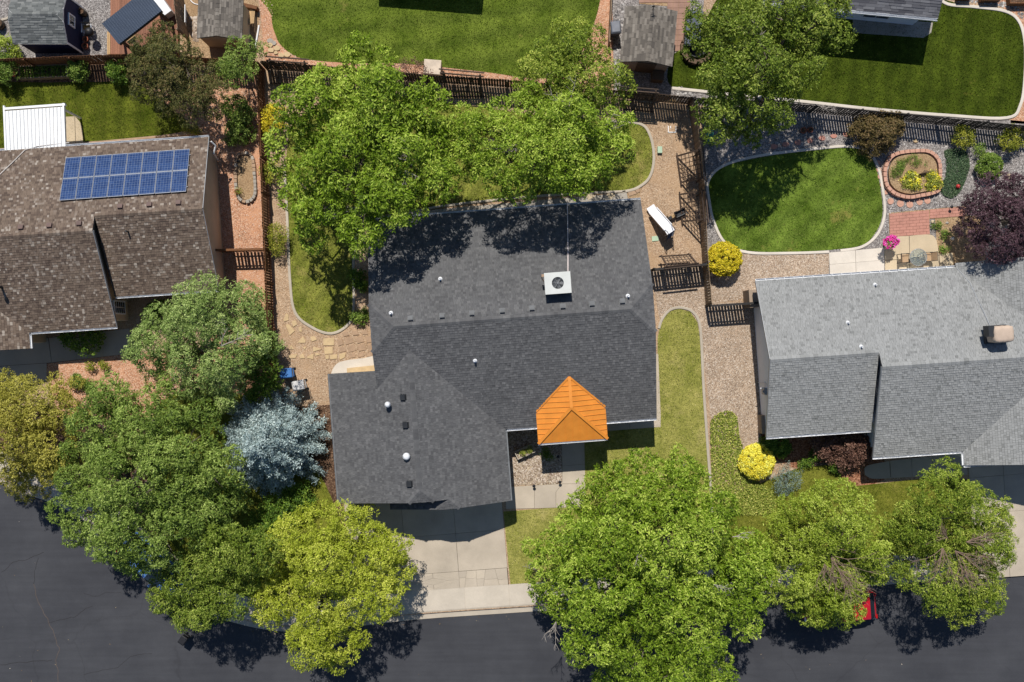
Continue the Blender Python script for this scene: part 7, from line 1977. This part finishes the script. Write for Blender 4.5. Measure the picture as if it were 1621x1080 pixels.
# ------------------------------------------------------------------ cars under the street trees
def car(label, px, py, deg, paint, z=-0.13, L=4.45, group='parked cars'):
    root = empty('parked_car', P(px, py, 0) + Vector((0,0,z)), label, 'car', group, math.radians(deg))
    st = [(-2.22,.36,.62,.60),(-2.16,.30,.80,.74),(-2.02,.26,.96,.83),(-1.55,.22,1.02,.88),(-.9,.20,1.02,.90),(0,.20,1.0,.90),(.8,.20,.98,.90),(1.3,.22,.93,.88),(1.8,.24,.84,.84),(2.1,.28,.74,.74),(2.2,.34,.60,.58)]
    n = 16; vs = []
    for x, zl, zt, hw_ in st:
        for k in range(n):
            a = 6.283*k/n; cx_, sy_ = math.cos(a), math.sin(a); e = 0.42
            yy = math.copysign(abs(cx_)**e, cx_)*hw_; zz = (zl+zt)/2 + math.copysign(abs(sy_)**e, sy_)*(zt-zl)/2
            vs.append((x, yy*(1.0 if zz < .7 else 0.96), zz))
    fs = [(i*n+k, (i+1)*n+k, (i+1)*n+(k+1)%n, i*n+(k+1)%n) for i in range(len(st)-1) for k in range(n)] + [tuple(range(n)), tuple(reversed([(len(st)-1)*n+k for k in range(n)]))]
    m = MB(); m.add(vs, fs); local('body', m, paint, root, True)
    cab = [(-2.0,.98,.99,.70),(-1.62,.98,1.36,.70),(-1.2,.98,1.46,.68),(-.4,.98,1.50,.68),(.25,.97,1.46,.68),(.6,.96,1.30,.70),(1.12,.93,.95,.74)]
    vs = []
    for x, zl, zt, hw_ in cab:
        vs += [(x,-hw_-.1,zl-.02),(x,-hw_+.03,zt-.05),(x,-hw_+.14,zt),(x,hw_-.14,zt),(x,hw_-.03,zt-.05),(x,hw_+.1,zl-.02)]
    m = MB(); m.add(vs, [(i*6+k, (i+1)*6+k, (i+1)*6+k+1, i*6+k+1) for i in range(len(cab)-1) for k in (1,2,3) if 1 <= i <= 3]); local('roof', m, paint, root, True)
    m = MB(); m.add(vs, [(i*6+k, (i+1)*6+k, (i+1)*6+k+1, i*6+k+1) for i in (4,5) for k in (1,2,3)]); local('windscreen', m, MAT['glass'], root, True)
    m = MB(); m.add(vs, [(k, 6+k, 6+k+1, k+1) for k in (1,2,3)]); local('rear_window', m, MAT['glass'], root, True)
    for k in (0, 4):
        m = MB(); m.add(vs, [(i*6+k, (i+1)*6+k, (i+1)*6+k+1, i*6+k+1) for i in range(len(cab)-1)]); local('side_window', m, MAT['glass'], root)
    for x in (-1.35, 1.38):
        for sy in (-1, 1):
            m = MB(); m.tube([(x, sy*.70, .32),(x, sy*.90, .32)], .32, 20); w = local('tyre', m, MAT['black'], root)
            m = MB(); m.tube([(x, sy*.895, .32),(x, sy*.912, .32)], .2, 16); local('rim', m, MAT['alu'], w)
    m = MB(); m.obox((-2.2,0,.48), (.10,0,0), (0,.80,0), (0,0,.13)); bevel(local('rear_bumper', m, MAT['dark_metal'], root), .05, 3)
    m = MB(); m.obox((2.16,0,.42), (.10,0,0), (0,.74,0), (0,0,.12)); bevel(local('front_bumper', m, MAT['dark_metal'], root), .05, 3)
    for sy in (-1, 1):
        m = MB(); m.obox((-2.13,sy*.66,.80), (.05,0,0), (0,.12,0), (0,0,.09)); local('tail_light', m, m_plain('tail_lens', (.35,.01,.01), .2), root)
        m = MB(); m.obox((2.08,sy*.6,.66), (.06,0,0), (0,.14,0), (0,0,.06)); local('headlight', m, MAT['white_metal'], root)
        m = MB(); m.obox((.72,sy*.98,1.0), (.06,0,0), (0,.09,0), (0,0,.06)); bevel(local('mirror', m, paint, root), .02)
    return root
t = NT('red_paint'); t.out((0.42,0.006,0.014), 0.25, 0, 0.6); t.b.inputs['Coat Weight'].default_value = 0.6
car('red car parked under the green tree with the dead spray', 1324, 957, 184, t.m)
t = NT('blue_paint'); t.out((0.10,0.22,0.52), 0.25, 0, 0.6); t.b.inputs['Coat Weight'].default_value = 0.6
car('blue car almost hidden under the corner street trees', 247, 890, -41, t.m)
